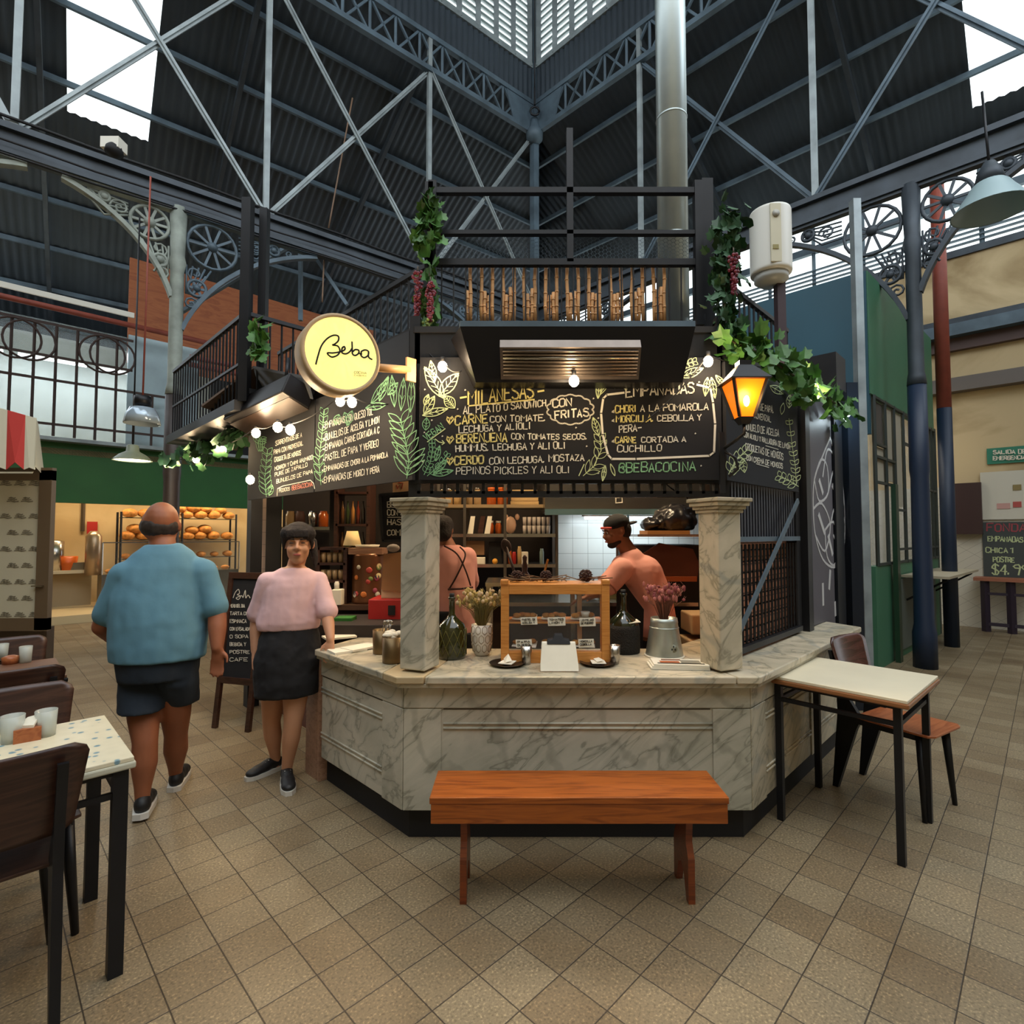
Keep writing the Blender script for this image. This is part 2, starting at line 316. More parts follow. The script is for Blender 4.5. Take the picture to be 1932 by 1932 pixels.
class Board:
    """writing surface: photo positions found on the surface's own plane"""
    def __init__(s, p0, n, lift=.0005): s.p0 = V(p0); s.n = V(n).normalized(); s.lift = lift; s.k = 0
    def P(s, x, y): return onplane(x, y, s.p0, s.n)+s.n*s.lift
    def line(s, mb, pts, wd): mb.mark('chalk_stroke'); s.k += 1; ribbon(mb, [s.P(*p)+s.n*(s.k % 7)*.00012 for p in pts], wd, s.n)
    def text(s, mb, t, x0, y0, x1, y1, h, wd, seed=0, jit=.03):
        mb.mark('text_line'); mb.dep += 1; st, tw = tstrokes(t, 1, jit, seed); L = math.hypot(x1-x0, y1-y0); ux, uy = (x1-x0)/L, (y1-y0)/L
        for q in st: s.line(mb, [(x0+a/tw*L*ux, y0+a/tw*L*uy-b*h) for a, b in q], wd)
        mb.dep -= 1
    def rtext(s, mb, t, x0, y0, x1, y1, h, wd):
        mb.mark('text_line'); mb.dep += 1; st, tw = tstrokes(t, 1, .03); L = math.hypot(x1-x0, y1-y0); ux, uy = (x1-x0)/L, (y1-y0)/L
        for q in st: s.line(mb, [(x0+a/tw*L*ux+b*h*uy, y0+a/tw*L*uy-b*h*ux) for a, b in q], wd)
        mb.dep -= 1
    def leaf(s, mb, x, y, L, ang, w_, wd, veins=4):
        mb.mark('leaf_drawing'); mb.dep += 1; a = R(ang); ux, uy = math.cos(a), -math.sin(a); vx, vy = -uy, ux
        f = lambda t, k: (x+ux*L*t+vx*k, y+uy*L*t+vy*k)
        pr = [0, .55, .9, 1, .85, .5, 0]
        for sg in (1, -1): s.line(mb, [f(i/6, sg*pr[i]*w_/2) for i in range(7)], wd)
        if veins:
            s.line(mb, [f(0, 0), f(.95, 0)], wd*.8)
            for i in range(1, veins+1):
                t = i/(veins+1)
                for sg in (1, -1): s.line(mb, [f(t, 0), f(min(.98, t+.14), sg*w_*.34*math.sin(math.pi*min(.95, t+.05)))], wd*.6)
        mb.dep -= 1
    def fern(s, mb, pts, L, w_, wd, n=9, spread=50):
        mb.mark('fern_drawing'); mb.dep += 1; s.line(mb, pts, wd)
        tot = len(pts)-1
        for i in range(n):
            t = (i+.5)/n*tot; k = int(t); fr = t-k; p = pts[k]; q = pts[min(k+1, tot)]
            x, y = p[0]+(q[0]-p[0])*fr, p[1]+(q[1]-p[1])*fr; dr = math.degrees(math.atan2(-(q[1]-p[1]), q[0]-p[0]))
            for sg in (1, -1): s.leaf(mb, x, y, L*(1-.35*i/n), dr+sg*spread, w_, wd*.8, 0)
        mb.dep -= 1

def ordn(k): return ['first', 'second', 'third', 'fourth', 'fifth', 'sixth', 'seventh', 'eighth', 'ninth', 'tenth', 'eleventh', 'twelfth', 'thirteenth', 'fourteenth', 'fifteenth', 'sixteenth', 'seventeenth', 'eighteenth', 'nineteenth', 'twentieth', 'twenty-first', 'twenty-second', 'twenty-third', 'twenty-fourth', 'twenty-fifth', 'twenty-sixth', 'twenty-seventh', 'twenty-eighth', 'twenty-ninth', 'thirtieth'][k]
# ---------------- floor
fl = MB().box((0, 5, -.05), (30, 26, .1)).build('floor', FLOOR); struct(fl)
# ---------------- crossing tower: corner C, left line direction UL, right line direction UR
C = V((.45, 10.5, 0)); UL = V((-1.05, -.836, 0)).normalized(); UR = V((.716, -.698, 0)).normalized()
NL = V((-UL.y, UL.x, 0)); NR = V((-UR.y, UR.x, 0))
if NL.y < 0: NL = -NL
if NR.y < 0: NR = -NR
ZB = 6.0; ZT = 10.2; SL = .46
def aL(px, U):   # distance along a tower side seen at picture column px
    k = (px-966)/F; return (k*C.y-C.x)/(U.x-k*U.y)
lp = [0, aL(805, UL), aL(490, UL)]; lp.append(2*lp[2]-lp[1]); 
rp = [0, aL(1215, UR), aL(1553, UR)]; rp.append(2*rp[2]-rp[1])
print('posts', lp, rp)
LT = max(lp[-1], 9); RT = max(rp[-1], 9)
def roofmesh(U, Nn, D, hole, amax):
    tan = math.tan(math.acos(max(-1, min(1, NL.dot(NR))))/2); mb = MB(); step = .035; cols = []
    a = -D*tan
    while a < amax:
        d0 = max(0, -a/tan)+.0; cols.append((a, d0)); a += step
    def pt(a, d, i): return C+U*a+Nn*d+V((0, 0, ZT-SL*d+.014*math.sin(i*math.pi/2)))
    vs = []; fs = []; prev = None
    segs = [None]
    for i, (a, d0) in enumerate(cols):
        ds = [d0, max(d0, hole[2]), max(d0, hole[3]), D]; k = len(vs); vs += [pt(a, d, i) for d in ds]
        if i:
            am = (a+cols[i-1][0])/2; inh = hole[0] < am < hole[1]
            for j in range(3):
                if j == 1 and inh: continue
                fs.append((k-4+j, k-3+j, k+1+j, k+j))
    return mb.add(vs, fs, True)
def hitroof(px, py, Nn, U):
    n = V((Nn.x*SL, Nn.y*SL, 1)); p = onplane(px, py, C+V((0, 0, ZT)), n); return (p-C).dot(U), (p.xy-C.xy).dot(Nn.xy)
hl = [hitroof(*q, NL, UL) for q in ((320, 2), (283, 140), (117, 205), (135, 2), (195, 235))]
hr = [hitroof(*q, NR, UR) for q in ((1800, 2), (1845, 200), (1930, 165))]
print('skyL', hl, 'skyR', hr)
HL = ((hl[0][0]+hl[1][0])/2, (hl[2][0]+hl[3][0])/2, .35, hl[4][1]); HR = ((hr[0][0]+hr[1][0])/2, 8.6, .3, hr[1][1])
DL, DR = 8.4, 4.1
for nm, U, Nn, D, H_, am in (('left', UL, NL, DL, HL, 9.5), ('right', UR, NR, DR, HR, 9.5)):
    o = roofmesh(U, Nn, D, H_, am).build('ceiling_roof_'+nm, ROOFM); struct(o)
    P = lambda a, d, dz=0: C+U*a+Nn*d+V((0, 0, ZT-SL*d+dz))
    o = MB().add([P(H_[0], H_[2], .03), P(H_[1], H_[2], .03), P(H_[1], H_[3], .03), P(H_[0], H_[3], .03)], [(0, 1, 2, 3)]).build('window_skylight_'+nm, SKY); struct(o)
    k = 0; d = .9
    tan = math.tan(math.acos(NL.dot(NR))/2)
    while d < D:
        o = MB().bar(P(-d*tan, d, -.07), P(9.4, d, -.07), .05, .09, up=(0, 0, 1)).build('roof_purlin', GREY2); struct(o); d += 1.05
    a = 0
    for a in (lp if nm == 'left' else rp)[1:]:
        o = MB().bar(P(a, 0, -.2), P(a, D, -.2), .07, .14).build('roof_rafter', DGREY); struct(o)
hip = NL+NR; hip.z = 0; hip = hip/hip.dot(NL)
o = MB().bar(C+V((0, 0, ZT-.1)), C+hip*4.05+V((0, 0, ZT-SL*4.05-.1)), .1, .2).build('roof_hip_rafter', GREY2); struct(o)
# ring frame: eave beams, top girders, posts, braces, lantern band and glazing
def Q(U, a, z, d=0):
    Nn = NL if U is UL else NR; return C+U*a+Nn*d+V((0, 0, z))
for nm, U, ps, Nn, big in (('left', UL, lp, NL, 9.4), ('right', UR, rp, NR, 9.4)):
    mb = MB().bar(Q(U, -.1, ZB), Q(U, big, ZB), .16, .07, up=(0, 0, 1)); mb.bar(Q(U, -.1, ZB-.28), Q(U, big, ZB-.28), .16, .05); mb.bar(Q(U, -.1, ZB-.14), Q(U, big, ZB-.14), .03, .28)
    b = mb.build('beam_'+nm, DGREY); struct(b)
    for zz, dd, rr in ((ZB+.09, -.06, .018), (ZB-.34, -.08, .014), (ZB-.2, -.1, .012)):
        if nm == 'left': tag(MB().tube([Q(U, a_*.5-.1, zz+.012*math.sin(a_*1.7), dd) for a_ in range(0, 19)], rr, 6).build('cable', BLACKM), ['', 'black cable running on top of the left roof beam', 'thin black cable clipped under the left roof beam', 'black cable along the face of the left roof beam'][1+[.018, .014, .012].index(rr)], 'cable')
    gb = struct(MB().bar(Q(U, 0, ZT), Q(U, big, ZT), .09, .09).bar(Q(U, 0, ZT-.62, -.02), Q(U, big, ZT-.62, -.02), .09, .09).build('beam_lattice_girder', GREY2))
    mb = MB(); a = .35; i = 0
    while a < big-.5:
        mb.bar(Q(U, a, ZT), Q(U, a+.45, ZT-.62), .035); mb.bar(Q(U, a+.45, ZT), Q(U, a, ZT-.62), .035); mb.bar(Q(U, a, ZT), Q(U, a, ZT-.62), .04); a += .45; i += 1
    struct(mb.build('beam_girder_lacing', GREY2))
    struct(MB().slab([Q(U, .03, ZT), Q(U, .03, ZT-.7), Q(U, .55, ZT-.6), Q(U, .75, ZT)], Nn, -.03).build('beam_gusset_plate', GREY2))
    # corrugated band over the girder then translucent glazing
    vs = []; fs = []; n = 0; a = 0
    while a < big:
        ww = .02*math.sin(n*math.pi/2); vs += [Q(U, a, ZT+.05, ww), Q(U, a, ZT+.75, ww)]
        if n: fs.append((2*n-2, 2*n-1, 2*n+1, 2*n))
        n += 1; a += .03
    struct(MB().add(vs, fs, True).build('wall_lantern_band_'+nm, ROOFM))
    struct(MB().add([Q(U, 0, ZT+.75, .02), Q(U, big, ZT+.75, .02), Q(U, big, ZT+2.7, .02), Q(U, 0, ZT+2.7, .02)], [(0, 1, 2, 3)]).build('window_lantern_'+nm, SKY))
    mb = MB(); a = .12
    while a < big: mb.bar(Q(U, a, ZT+.75), Q(U, a, ZT+2.7), .05, .1); a += .42
    z = ZT+.75
    while z < ZT+2.6: mb.bar(Q(U, 0, z, .05), Q(U, big, z, .05), .012, .09); z += .14
    mb.bar(Q(U, 0, ZT+.77), Q(U, big, ZT+.77), .07, .1)
    struct(mb.build('window_lantern_mullions', GREY))
    for k, a in enumerate(ps):
        if k == 0 and nm == 'right': continue
        sz = .13 if k == 0 else .07
        struct(MB().bar(Q(U, a, ZB), Q(U, a, ZT+(2.7 if k == 0 else 0)), sz, sz, up=U).build('frame_post', GREY2 if k == 0 else GREY))
        if k+1 < len(ps):
            a2 = ps[k+1]
            for p, q in (((a, ZB), (a2, ZT-.6)), ((a, ZT-.6), (a2, ZB))):
                struct(MB().bar(Q(U, *p, -.03 if p[1] == ZB else .03), Q(U, *q, -.03 if p[1] == ZB else .03), .075, .02, up=Nn).bar(Q(U, *p, -.03 if p[1] == ZB else .03), Q(U, *q, -.03 if p[1] == ZB else .03), .02, .07, up=Nn).build('frame_diagonal_brace', GREY if nm == 'left' else GREY2))
    a = ps[-1]
    struct(MB().bar(Q(U, a, ZB), Q(U, a+2.2, ZT), .07, .05, up=Nn).build('frame_diagonal_brace', GREY))
    # outer eave tie below the far edge of the roof
struct(MB().lathe([(.02, 0), (.16, .06), (.17, .2), (.1, .3), (.06, .5)], C+V((-.0, -.1, ZT-.85)), 16).build('frame_corner_boss', GREY2))
tag(MB().tube([C+V((0, -.22, ZT+2)), C+V((0, -.22, ZT+.1))], .015).box(C+V((0, -.22, ZT)), (.04, .03, .35)).tube([C+V((.09*math.cos(t/8*6.28), -.22, ZT-.3+.09*math.sin(t/8*6.28))) for t in range(9)], .02).build('hanging_chain_hook', BLACK), 'black hanging rod with a turnbuckle and ring at the lantern corner', 'hook')
# cast iron columns with scroll brackets
def bracket(base, U, zt, L, Hh, m, nm='scroll_bracket', parent=None):
    mb = MB(); O = V(base); T = .05
    P = lambda a, z: O+U*a+V((0, 0, zt+z))
    nn = U.cross(V((0, 0, 1)))
    arc = [P(.06+(L-.06)*(.6*(1-math.cos(t*math.pi/2/14))+.4*t/14), -Hh+(Hh-.06)*(.6*math.sin(t*math.pi/2/14)+.4*t/14)) for t in range(15)]
    for i in range(14): mb.bar(arc[i], arc[i+1], .1, .05, up=nn.cross(arc[i+1]-arc[i]))
    mb.bar(P(0, -.02), P(L, -.02), .1, .05); mb.bar(P(.03, 0), P(.03, -Hh), .06, .08, up=U)
    def ring(a, z, r, k, off=0):
        mb.tube([P(a+r*math.cos(t*math.pi/10), z+r*math.sin(t*math.pi/10)) for t in range(21)], .022, 5, False)
        for i in range(k): 
            t = 2*math.pi*i/k; mb.bar(P(a, z), P(a+r*math.cos(t), z+r*math.sin(t)), .03, .02, up=nn)
        mb.ell(P(a, z), .07 if k > 8 else .05, 8)
    def scroll(a, z, r, dr=1):
        mb.tube([P(a+r*(1-t/14)*math.cos(dr*t*.75), z+r*(1-t/14)*math.sin(dr*t*.75)) for t in range(13)], .014, 5, False)
    r1 = min(L, Hh)*.22-.05; ring(.1+r1, -.07-r1, r1, 10)
    ring(.1+r1*.42, -Hh*.62, r1*.36, 6); scroll(.16, -Hh*.76, .09); scroll(.2, -Hh*.5, .12, -1)
    for k_ in range(5): mb.tube([P(.1+2*r1+.02, -.12-r1*.9*k_/5), P(.1+2*r1+.25, -.1-.06*k_), P(.1+2*r1+.42, -.08-.02*k_)], .012, 5)
    for k_ in range(5): mb.tube([P(.1+.07*k_, -.1-2*r1), P(.1+.045*k_, -.1-2*r1-.2), P(.1+.02*k_, -.1-2*r1-.38)], .012, 5)
    ring(L*.66, -.07-r1*.26, r1*.24, 6); scroll(L*.53, -.2, .1); scroll(L*.78, -.13, .06, -1)
    return mb.build(nm, m, parent)
aLc = aL(322, UL); aRc = aL(1738, UR)
def column(U, a, label, m, mlow, m2, sides):
    b = Q(U, a, 0); t = thing('iron_column', label, 'column', b)
    MB().lathe([(.1, 3.3), (.09, 3.4), (.08, 3.45), (.078, 4.9), (.1, 5.0), (.08, 5.1), (.1, ZB-.28)], b, 12).build('shaft', m, t)
    MB().lathe([(.12, 0), (.12, .4), (.1, .5), (.09, 2.2), (.1, 2.3), (.095, 3.3)], b, 12).build('lower_shaft', mlow, t)
    for s_, L, hh, mm in sides:
        o = bracket(b, U*s_, ZB-.3, L, hh, mm, parent=t)
    return t
column(UL, aLc, 'grey cast iron column with open scroll brackets rising behind the man', GREENI, mat('brown_column', '2d211b', .5, var=.3), GREY2, ((-1, 1.75, 1.55, GREY2), (1, 1.15, 1.15, GREENI)))
column(UR, aRc, 'dark blue iron column with spoked brackets beside the red drainpipe', DGREY, BLUED, DGREY, ((-1, 1.7, 1.6, DGREY), (1, 1.3, 1.3, DGREY)))
# far half-brackets where the beams reach the corner and next column
t = thing('bracket_pair', 'blue grey scroll bracket under the left beam behind the ivy post', 'bracket', Q(UL, .15, 0)); bracket(Q(UL, .15, 0), UL, ZB-.3, 2.3, 2.0, GREY2, parent=t)
t = thing('bracket_pair', 'dark scroll bracket under the right beam behind the water heater', 'bracket', Q(UR, .15, 0)); bracket(Q(UR, .15, 0), UR, ZB-.3, 2.3, 2.0, DGREY, parent=t)
t = thing('bracket_pair', 'pale scroll bracket at the left picture edge', 'bracket', Q(UL, aLc+2.75, 0)); bracket(Q(UL, aLc+2.75, 0), -UL, ZB-.3, 1.3, .9, GREENI, parent=t)
# ---------------- right outer wall with clerestory windows
WR0 = V((7.65, 9.07, 0)); WU = V((.7071, -.7071, 0)); WN = V((-.7071, -.7071, 0))
def wr(a, z, d=0): return WR0+WU*a+WN*d+V((0, 0, z))
struct(MB().slab([wr(-9, 0), wr(4, 0), wr(4, 6.35), wr(-9, 6.35)], -WN, .25).build('wall_right', BEIGE))
struct(MB().slab([wr(-9, 8.1), wr(4, 8.1), wr(4, 8.6), wr(-9, 8.6)], -WN, .1).build('wall_right_top', GREY2))
for k, (z0, z1) in enumerate(((7.2, 7.34), (6.3, 6.42))):
    struct(MB().bar(wr(-9, (z0+z1)/2), wr(4, (z0+z1)/2), .1, z1-z0).build('trim_clerestory_rail', GREY2 if k == 0 else DGREY))
struct(MB().add([wr(-9, 6.4, -.1), wr(4, 6.4, -.1), wr(4, 8.1, -.1), wr(-9, 8.1, -.1)], [(0, 1, 2, 3)]).build('window_1', SKY))
mb = MB(); a = -9
while a < 4: mb.bar(wr(a, 6.4), wr(a, 8.1), .05, .05); a += .85
z = 6.5
while z < 6.85: mb.bar(wr(-9, z, .02), wr(4, z, .02), .06, .025); z += .085
struct(mb.build('window_clerestory_louvres', GREY2))
# stone mouldings and dark roller boxes on the right wall
for k, (z, h, d, m) in enumerate(((5.15, .12, .16, DGREY), (4.98, .2, .3, GREY2), (4.78, .22, .12, mat('brown_moulding', '4f3b36')), (4.15, .1, .14, mat('grey_moulding', '6b625b')), (4.02, .14, .22, mat('grey_moulding', '6b625b')))):
    struct(MB().bar(wr(-6, z, d/2), wr(4, z, d/2), d, h).build('trim_moulding', m))
struct(MB().slab([wr(-1.4, 0, .01), wr(4, 0, .01), wr(4, 2.35, .01), wr(-1.4, 2.35, .01)], WN, .02).build('wall_right_tiling', tile_mat('wall_tiles', 'c9c4b4', '9c978c', .3, .1, (90, 0, 45))))
# ---------------- left outer wall beyond the roof edge with lit windows
def wl(a, z, d=0): return C+UL*a+NL*(8.3-d)+V((0, 0, z))
struct(MB().slab([wl(-8, 0), wl(12, 0), wl(12, 6.3), wl(-8, 6.3)], NL, .2).build('wall_left_back', mat('dark_wall', '1c2024', .8)))
struct(MB().slab([wl(-8, 6.3), wl(12, 6.3), wl(12, 7.5), wl(-8, 7.5)], NL, .1).build('wall_left_back_top', mat('dark_wall', '1c2024', .8)))
for a0, a1, z0, z1 in ((-3.2, -1.9, 4.9, 5.9), (-1.6, -.4, 5.0, 5.8), (-5.4, -3.8, 4.4, 5.9), (-7.5, -6.2, 4.6, 5.9)):
    f = struct(MB().slab([wl(a0, z0, .03), wl(a1, z0, .03), wl(a1, z1, .03), wl(a0, z1, .03)], -NL, .02).build('window_pane_lit', mat('lit_pane', (.85, .93, 1, 1), emit=1.4)))
    mb = MB()
    for i in range(5): mb.bar(wl(a0+(a1-a0)*i/4, z0, .07), wl(a0+(a1-a0)*i/4, z1, .07), .04)
    mb.bar(wl(a0, (z0+z1)/2, .07), wl(a1, (z0+z1)/2, .07), .04); struct(mb.build('window_frame', DGREY))
# ---------------- left arcade: bakery front (line through B0 going right-back)
B0 = V((-7.7, 9.07, 0)); BU = V((.7071, .7071, 0)); BN = V((.7071, -.7071, 0))
def bl(a, z, d=0): return B0+BU*a+BN*d+V((0, 0, z))
struct(MB().slab([bl(-3, 2.08), bl(8, 2.08), bl(8, 3.1), bl(-3, 3.1)], -BN, .15).build('wall_bakery_fascia', GREEND))
struct(MB().bar(bl(-3, 3.13, .08), bl(8, 3.13, .08), .3, .06).build('trim_fascia_ledge', GREY))
struct(MB().slab([bl(-4, 0, -2.2), bl(8, 0, -2.2), bl(8, 3, -2.2), bl(-4, 3, -2.2)], -BN, .15).build('wall_bakery_back', CREAM))
struct(MB().slab([bl(-4, 2.9, 0), bl(8, 2.9, 0), bl(8, 2.9, -2.3), bl(-4, 2.9, -2.3)], (0, 0, 1), .1).build('ceiling_bakery', CREAM))
struct(MB().slab([bl(-4, 0, -.1), bl(2.2, 0, -.1), bl(2.2, 0, -2.2), bl(-4, 0, -2.2)], (0, 0, 1), .14).build('floor_bakery_step', mat('tan_step', 'cdb78c', .5)))  # step in one even pale tan
for a in (.6, 2.6, 4.6):
    t = thing('tube_lamp', ['nearest the poster door', 'middle', 'farthest'][int(a//2)]+' fluorescent tube fixed to the bakery ceiling', 'lamp', bl(a, 2.85, -1.1), group='bakery ceiling tubes')
    MB().bar(bl(a-.5, 2.86, -1.1), bl(a+.5, 2.86, -1.1), .08, .04).build('housing', WHITE, t); MB().tube([bl(a-.48, 2.82, -1.1), bl(a+.48, 2.82, -1.1)], .018).build('tube', mat('warm_tube', (1, .82, .55, 1), emit=8), t)
    area('bakery_light', bl(a, 2.78, -1.1), (0, 0, R(45)), 1.2, 38, (1, .76, .46), .3)
# mezzanine over the bakery: glazed partition, sheet panel, ornate railing
struct(MB().slab([bl(-3, 3.15, -.5), bl(1.0, 3.15, -.5), bl(1.0, 5.3, -.5), bl(-3, 5.3, -.5)], -BN, .04).build('window_2', mat('mezz_glass', '8d9ca0', .1, alpha=.3)))
struct(MB().slab([bl(1.0, 3.15, -.45), bl(2.2, 3.15, -.45), bl(2.2, 5.35, -.45), bl(1.0, 5.35, -.45)], -BN, .05).build('wall_mezzanine_sheet', mat('zinc_sheet', '8fa0a4', .4, .4, var=.15, scale=2)))
struct(MB().slab([bl(-4, 3.1, -2.5), bl(3, 3.1, -2.5), bl(3, 5.6, -2.5), bl(-4, 5.6, -2.5)], -BN, .05).build('wall_mezzanine_back', mat('mezz_wall', 'b5bbb2', .7, var=.2, scale=1)))
area('mezz_light', bl(0, 5.2, -1.5), (0, 0, R(45)), 3, 150, (.8, .9, 1), .5)
struct(MB().slab([bl(1.04, 4.9, -.8), bl(6.5, 4.9, -.8), bl(6.5, 7.0, -.8), bl(1.04, 7.0, -.8)], -BN, .05).build('wall_plywood', PLY))
for z, m, nm in ((5.58, WHITE, 'perforated white channel fixed along the mezzanine top'), (5.42, RUST, 'rusty pipe running under the white channel')):
    o = MB()
    if m is WHITE: o.bar(bl(-3, z, 0), bl(1.0, z, 0), .04, .09)
    else: o.tube([bl(-3, z-.05, .05), bl(2.4, z-.05, .05)], .05)
    tag(o.build('pipe' if m is RUST else 'perforated_channel', m), nm, 'pipe' if m is RUST else 'rail')
for z, k in ((5.0, 0), (4.85, 1)):
    tag(MB().tube([bl(1.9, z, .1), bl(5.6, z, .1)], .05).build('copper_pipe', RUST), ['upper brown pipe under the plywood wall', 'lower brown pipe under the plywood wall'][k], 'pipe')
t = thing('mezzanine_railing', 'rusty wrought iron railing with rings above the green bakery fascia', 'railing', bl(0, 3.15))
for z in (3.4, 4.15, 4.55, 5.1): MB().bar(bl(-2.6, z, 0), bl(1.7 if z < 4.5 else 1.0, z, 0), .03, .04).build('rail', mat('rust_iron', '3b2a24', .7), t)
a = -2.6
while a < 1.7: MB().bar(bl(a, 3.2, 0), bl(a, 5.1 if a < 1.0 else 4.15, 0), .03).build('baluster', mat('rust_iron', '3b2a24', .7), t); a += .28
for a in (-1.9, -1.7, -.6, -.42, .55, .7):
    MB().tube([bl(a+.33*math.cos(i*math.pi/10), 4.75+.33*math.sin(i*math.pi/10), .02) for i in range(21)], .018, 6, False).build('ring', mat('rust_iron', '3b2a24', .7), t)
for a in (-1.2, 0, 1.2):
    t = thing('tube_lamp', ['left', 'middle', 'right'][int(a/1.2+1.01)]+' lit tube lamp behind the mezzanine glass', 'lamp', bl(a, 4.85, -1.5), group='mezzanine tube lamps')
    MB().tube([bl(a-.5, 4.85, -1.5), bl(a+.5, 4.85, -1.5)], .02).build('tube', TUBE, t); MB().bar(bl(a-.5, 4.9, -1.5), bl(a+.5, 4.9, -1.5), .06, .04).build('housing', WHITE, t)

# ---------------- enclosure of the hall on the camera's side: lantern roof, near roofs and walls
struct(MB().prism([tuple((C-Vv).xy) for Vv in (V((0, 0, 0)), -UL*9.4, -(UL+UR)*9.4, -UR*9.4)], ZT+2.7, ZT+2.8).build('ceiling_lantern_roof', ROOFM))
NC = C+(UL+UR)*9.4
for nm, p, q in (('wall_near_left_side', (-13, 7), (-13, -4.5)), ('wall_near_back', (-13, -4.5), (13, -4.5)), ('wall_near_right_side', (13, -4.5), (13, 6))):
    struct(MB().bar((p[0], p[1], 4.2), (q[0], q[1], 4.2), .2, 8.4, up=(0, 0, 1)).build(nm, BEIGE))
struct(MB().prism([(-13, -4.5), (-3.3, -4.5), (-6.9, 4.4), (-13, 7)], 7.6, 7.7).build('ceiling_near_left', ROOFM)); struct(MB().prism([(13, -4.5), (13, 6), (8, 4.2), (3.8, -4.5)], 7.6, 7.7).build('ceiling_near_right', ROOFM))

for a_, b_ in (((567, 452), (567, 605)), ((560, 455), (340, 590)), ((574, 455), (655, 575))):
    struct(MB().bar(W(*a_, 8.1), W(*b_, 8.1), .06, .05).build('frame_wing_strut', GREY2))
# ================= KIOSK =================
FC = 2.75; CX0, CX1 = -.546, 1.20
D45 = .70711; KL = V((-D45, D45, 0)); KR = V((D45, D45, 0)); KLN = V((-D45, -D45, 0)); KRN = V((D45, -D45, 0)); FN = V((0, -1, 0))
def offs(d):   # kiosk outline pushed in by d : corners of front and ends of the two sides
    k = d*math.tan(R(22.5)); return (CX0+k, FC+d), (CX1-k, FC+d)
def side(p, U, L): return (p[0]+U.x*L, p[1]+U.y*L)
LL, LR = .90, 2.02
def outline(d, ll=LL, lr=LR, w_=.6):
    a, b = offs(d); c, e = offs(w_); dd = w_-d
    return [side(a, KL, ll), a, b, side(b, KR, lr)], [side(e, KR, lr), e, c, side(c, KL, ll)]
def band(mb, d0, d1, z0, z1, ll=LL, lr=LR):
    o = outline(d0, ll, lr)[0]; i = outline(d1, ll, lr)[0]
    for k in range(3): mb.prism([o[k], o[k+1], i[k+1], i[k]], z0, z1)
    return mb
ct = thing('marble_counter', 'white veined marble counter with chamfered corners and black plinth behind the bench', 'counter', (.33, 3.1, 0))
band(MB(), .05, .5, 0, .16).build('plinth', BLACKM, ct)
o_, i_ = outline(.0)[0], outline(.45)[0]
for k in range(3): MB().prism([o_[k], o_[k+1], i_[k+1], i_[k]], .16, .775).build('panel', MARBLE if k < 2 else MARBLE2, ct, bevel=.004)
# frieze, stiles, mouldings per face
faces = [(V((*o_[1], 0)), KL, KLN, LL), (V((*o_[1], 0)), V((1, 0, 0)), FN, CX1-CX0), (V((*o_[2], 0)), KR, KRN, LR)]
for k, (P0, U, Nn, L) in enumerate(faces):
    fp = lambda a, z, d=0: P0+U*a+Nn*d+V((0, 0, z)); m = MARBLE if k < 2 else MARBLE2
    MB().slab([fp(.0, .665), fp(L, .665), fp(L, .775), fp(.0, .775)], Nn, .008).build('frieze', m, ct, bevel=.003)
    MB().slab([fp(0, .16), fp(.19, .16), fp(.19, .66), fp(0, .66)], Nn, .008).build('stile', m, ct, bevel=.003)
    if k == 1: MB().slab([fp(L-.19, .16), fp(L, .16), fp(L, .66), fp(L-.19, .66)], Nn, .008).build('stile', m, ct, bevel=.003)
    if k == 2:
        for a in (.95, L-.2): MB().slab([fp(a, .16), fp(a+.19, .16), fp(a+.19, .66), fp(a, .66)], Nn, .008).build('stile', m, ct, bevel=.003)
    e = L-.19 if k == 1 else L
    for z in ((.575, .3) if k != 1 else (.575,)):
        MB().tube([fp(.2, z+.012, .002), fp(e, z+.012, .002)], .006, 6).tube([fp(.2, z-.012, .002), fp(e, z-.012, .002)], .006, 6).build('moulding', m, ct)
    MB().slab([fp(.2, .655), fp(e-.01, .655), fp(e-.01, .662), fp(.2, .662)], Nn, .001).build('joint_line', mat('joint', '4c473d'), ct)
band(MB(), -.05, .0, .776, .797).build('cornice', MARBLE, ct, bevel=.004)
# worktop slabs
o = outline(-.065)[0]; i = outline(.6)[0]; mid = lambda p, q, t: (p[0]+(q[0]-p[0])*t, p[1]+(q[1]-p[1])*t)
def slab_(poly, m=MARBLE2): return MB().prism(poly, .798, .835).build('worktop_slab', m, ct, bevel=.006)
slab_([o[0], mid(o[0], o[1], .86), mid(i[0], i[1], .7), i[0]])
slab_([mid(o[0], o[1], .865), o[1], mid(o[1], o[2], .075), mid(i[1], i[2], .0), mid(i[0], i[1], .705)], mat('marble_yellowed', 'b5a07c', .35, var=.1))
slab_([mid(o[1], o[2], .079), mid(o[1], o[2], .935), i[2], i[1]], MARBLE2)
slab_([mid(o[1], o[2], .939), o[2], mid(o[2], o[3], .3), mid(i[2], i[3], .15), i[2]], MARBLE2)
slab_([mid(o[2], o[3], .302), o[3], i[3], mid(i[2], i[3], .152)], MARBLE2)
ZC = .836
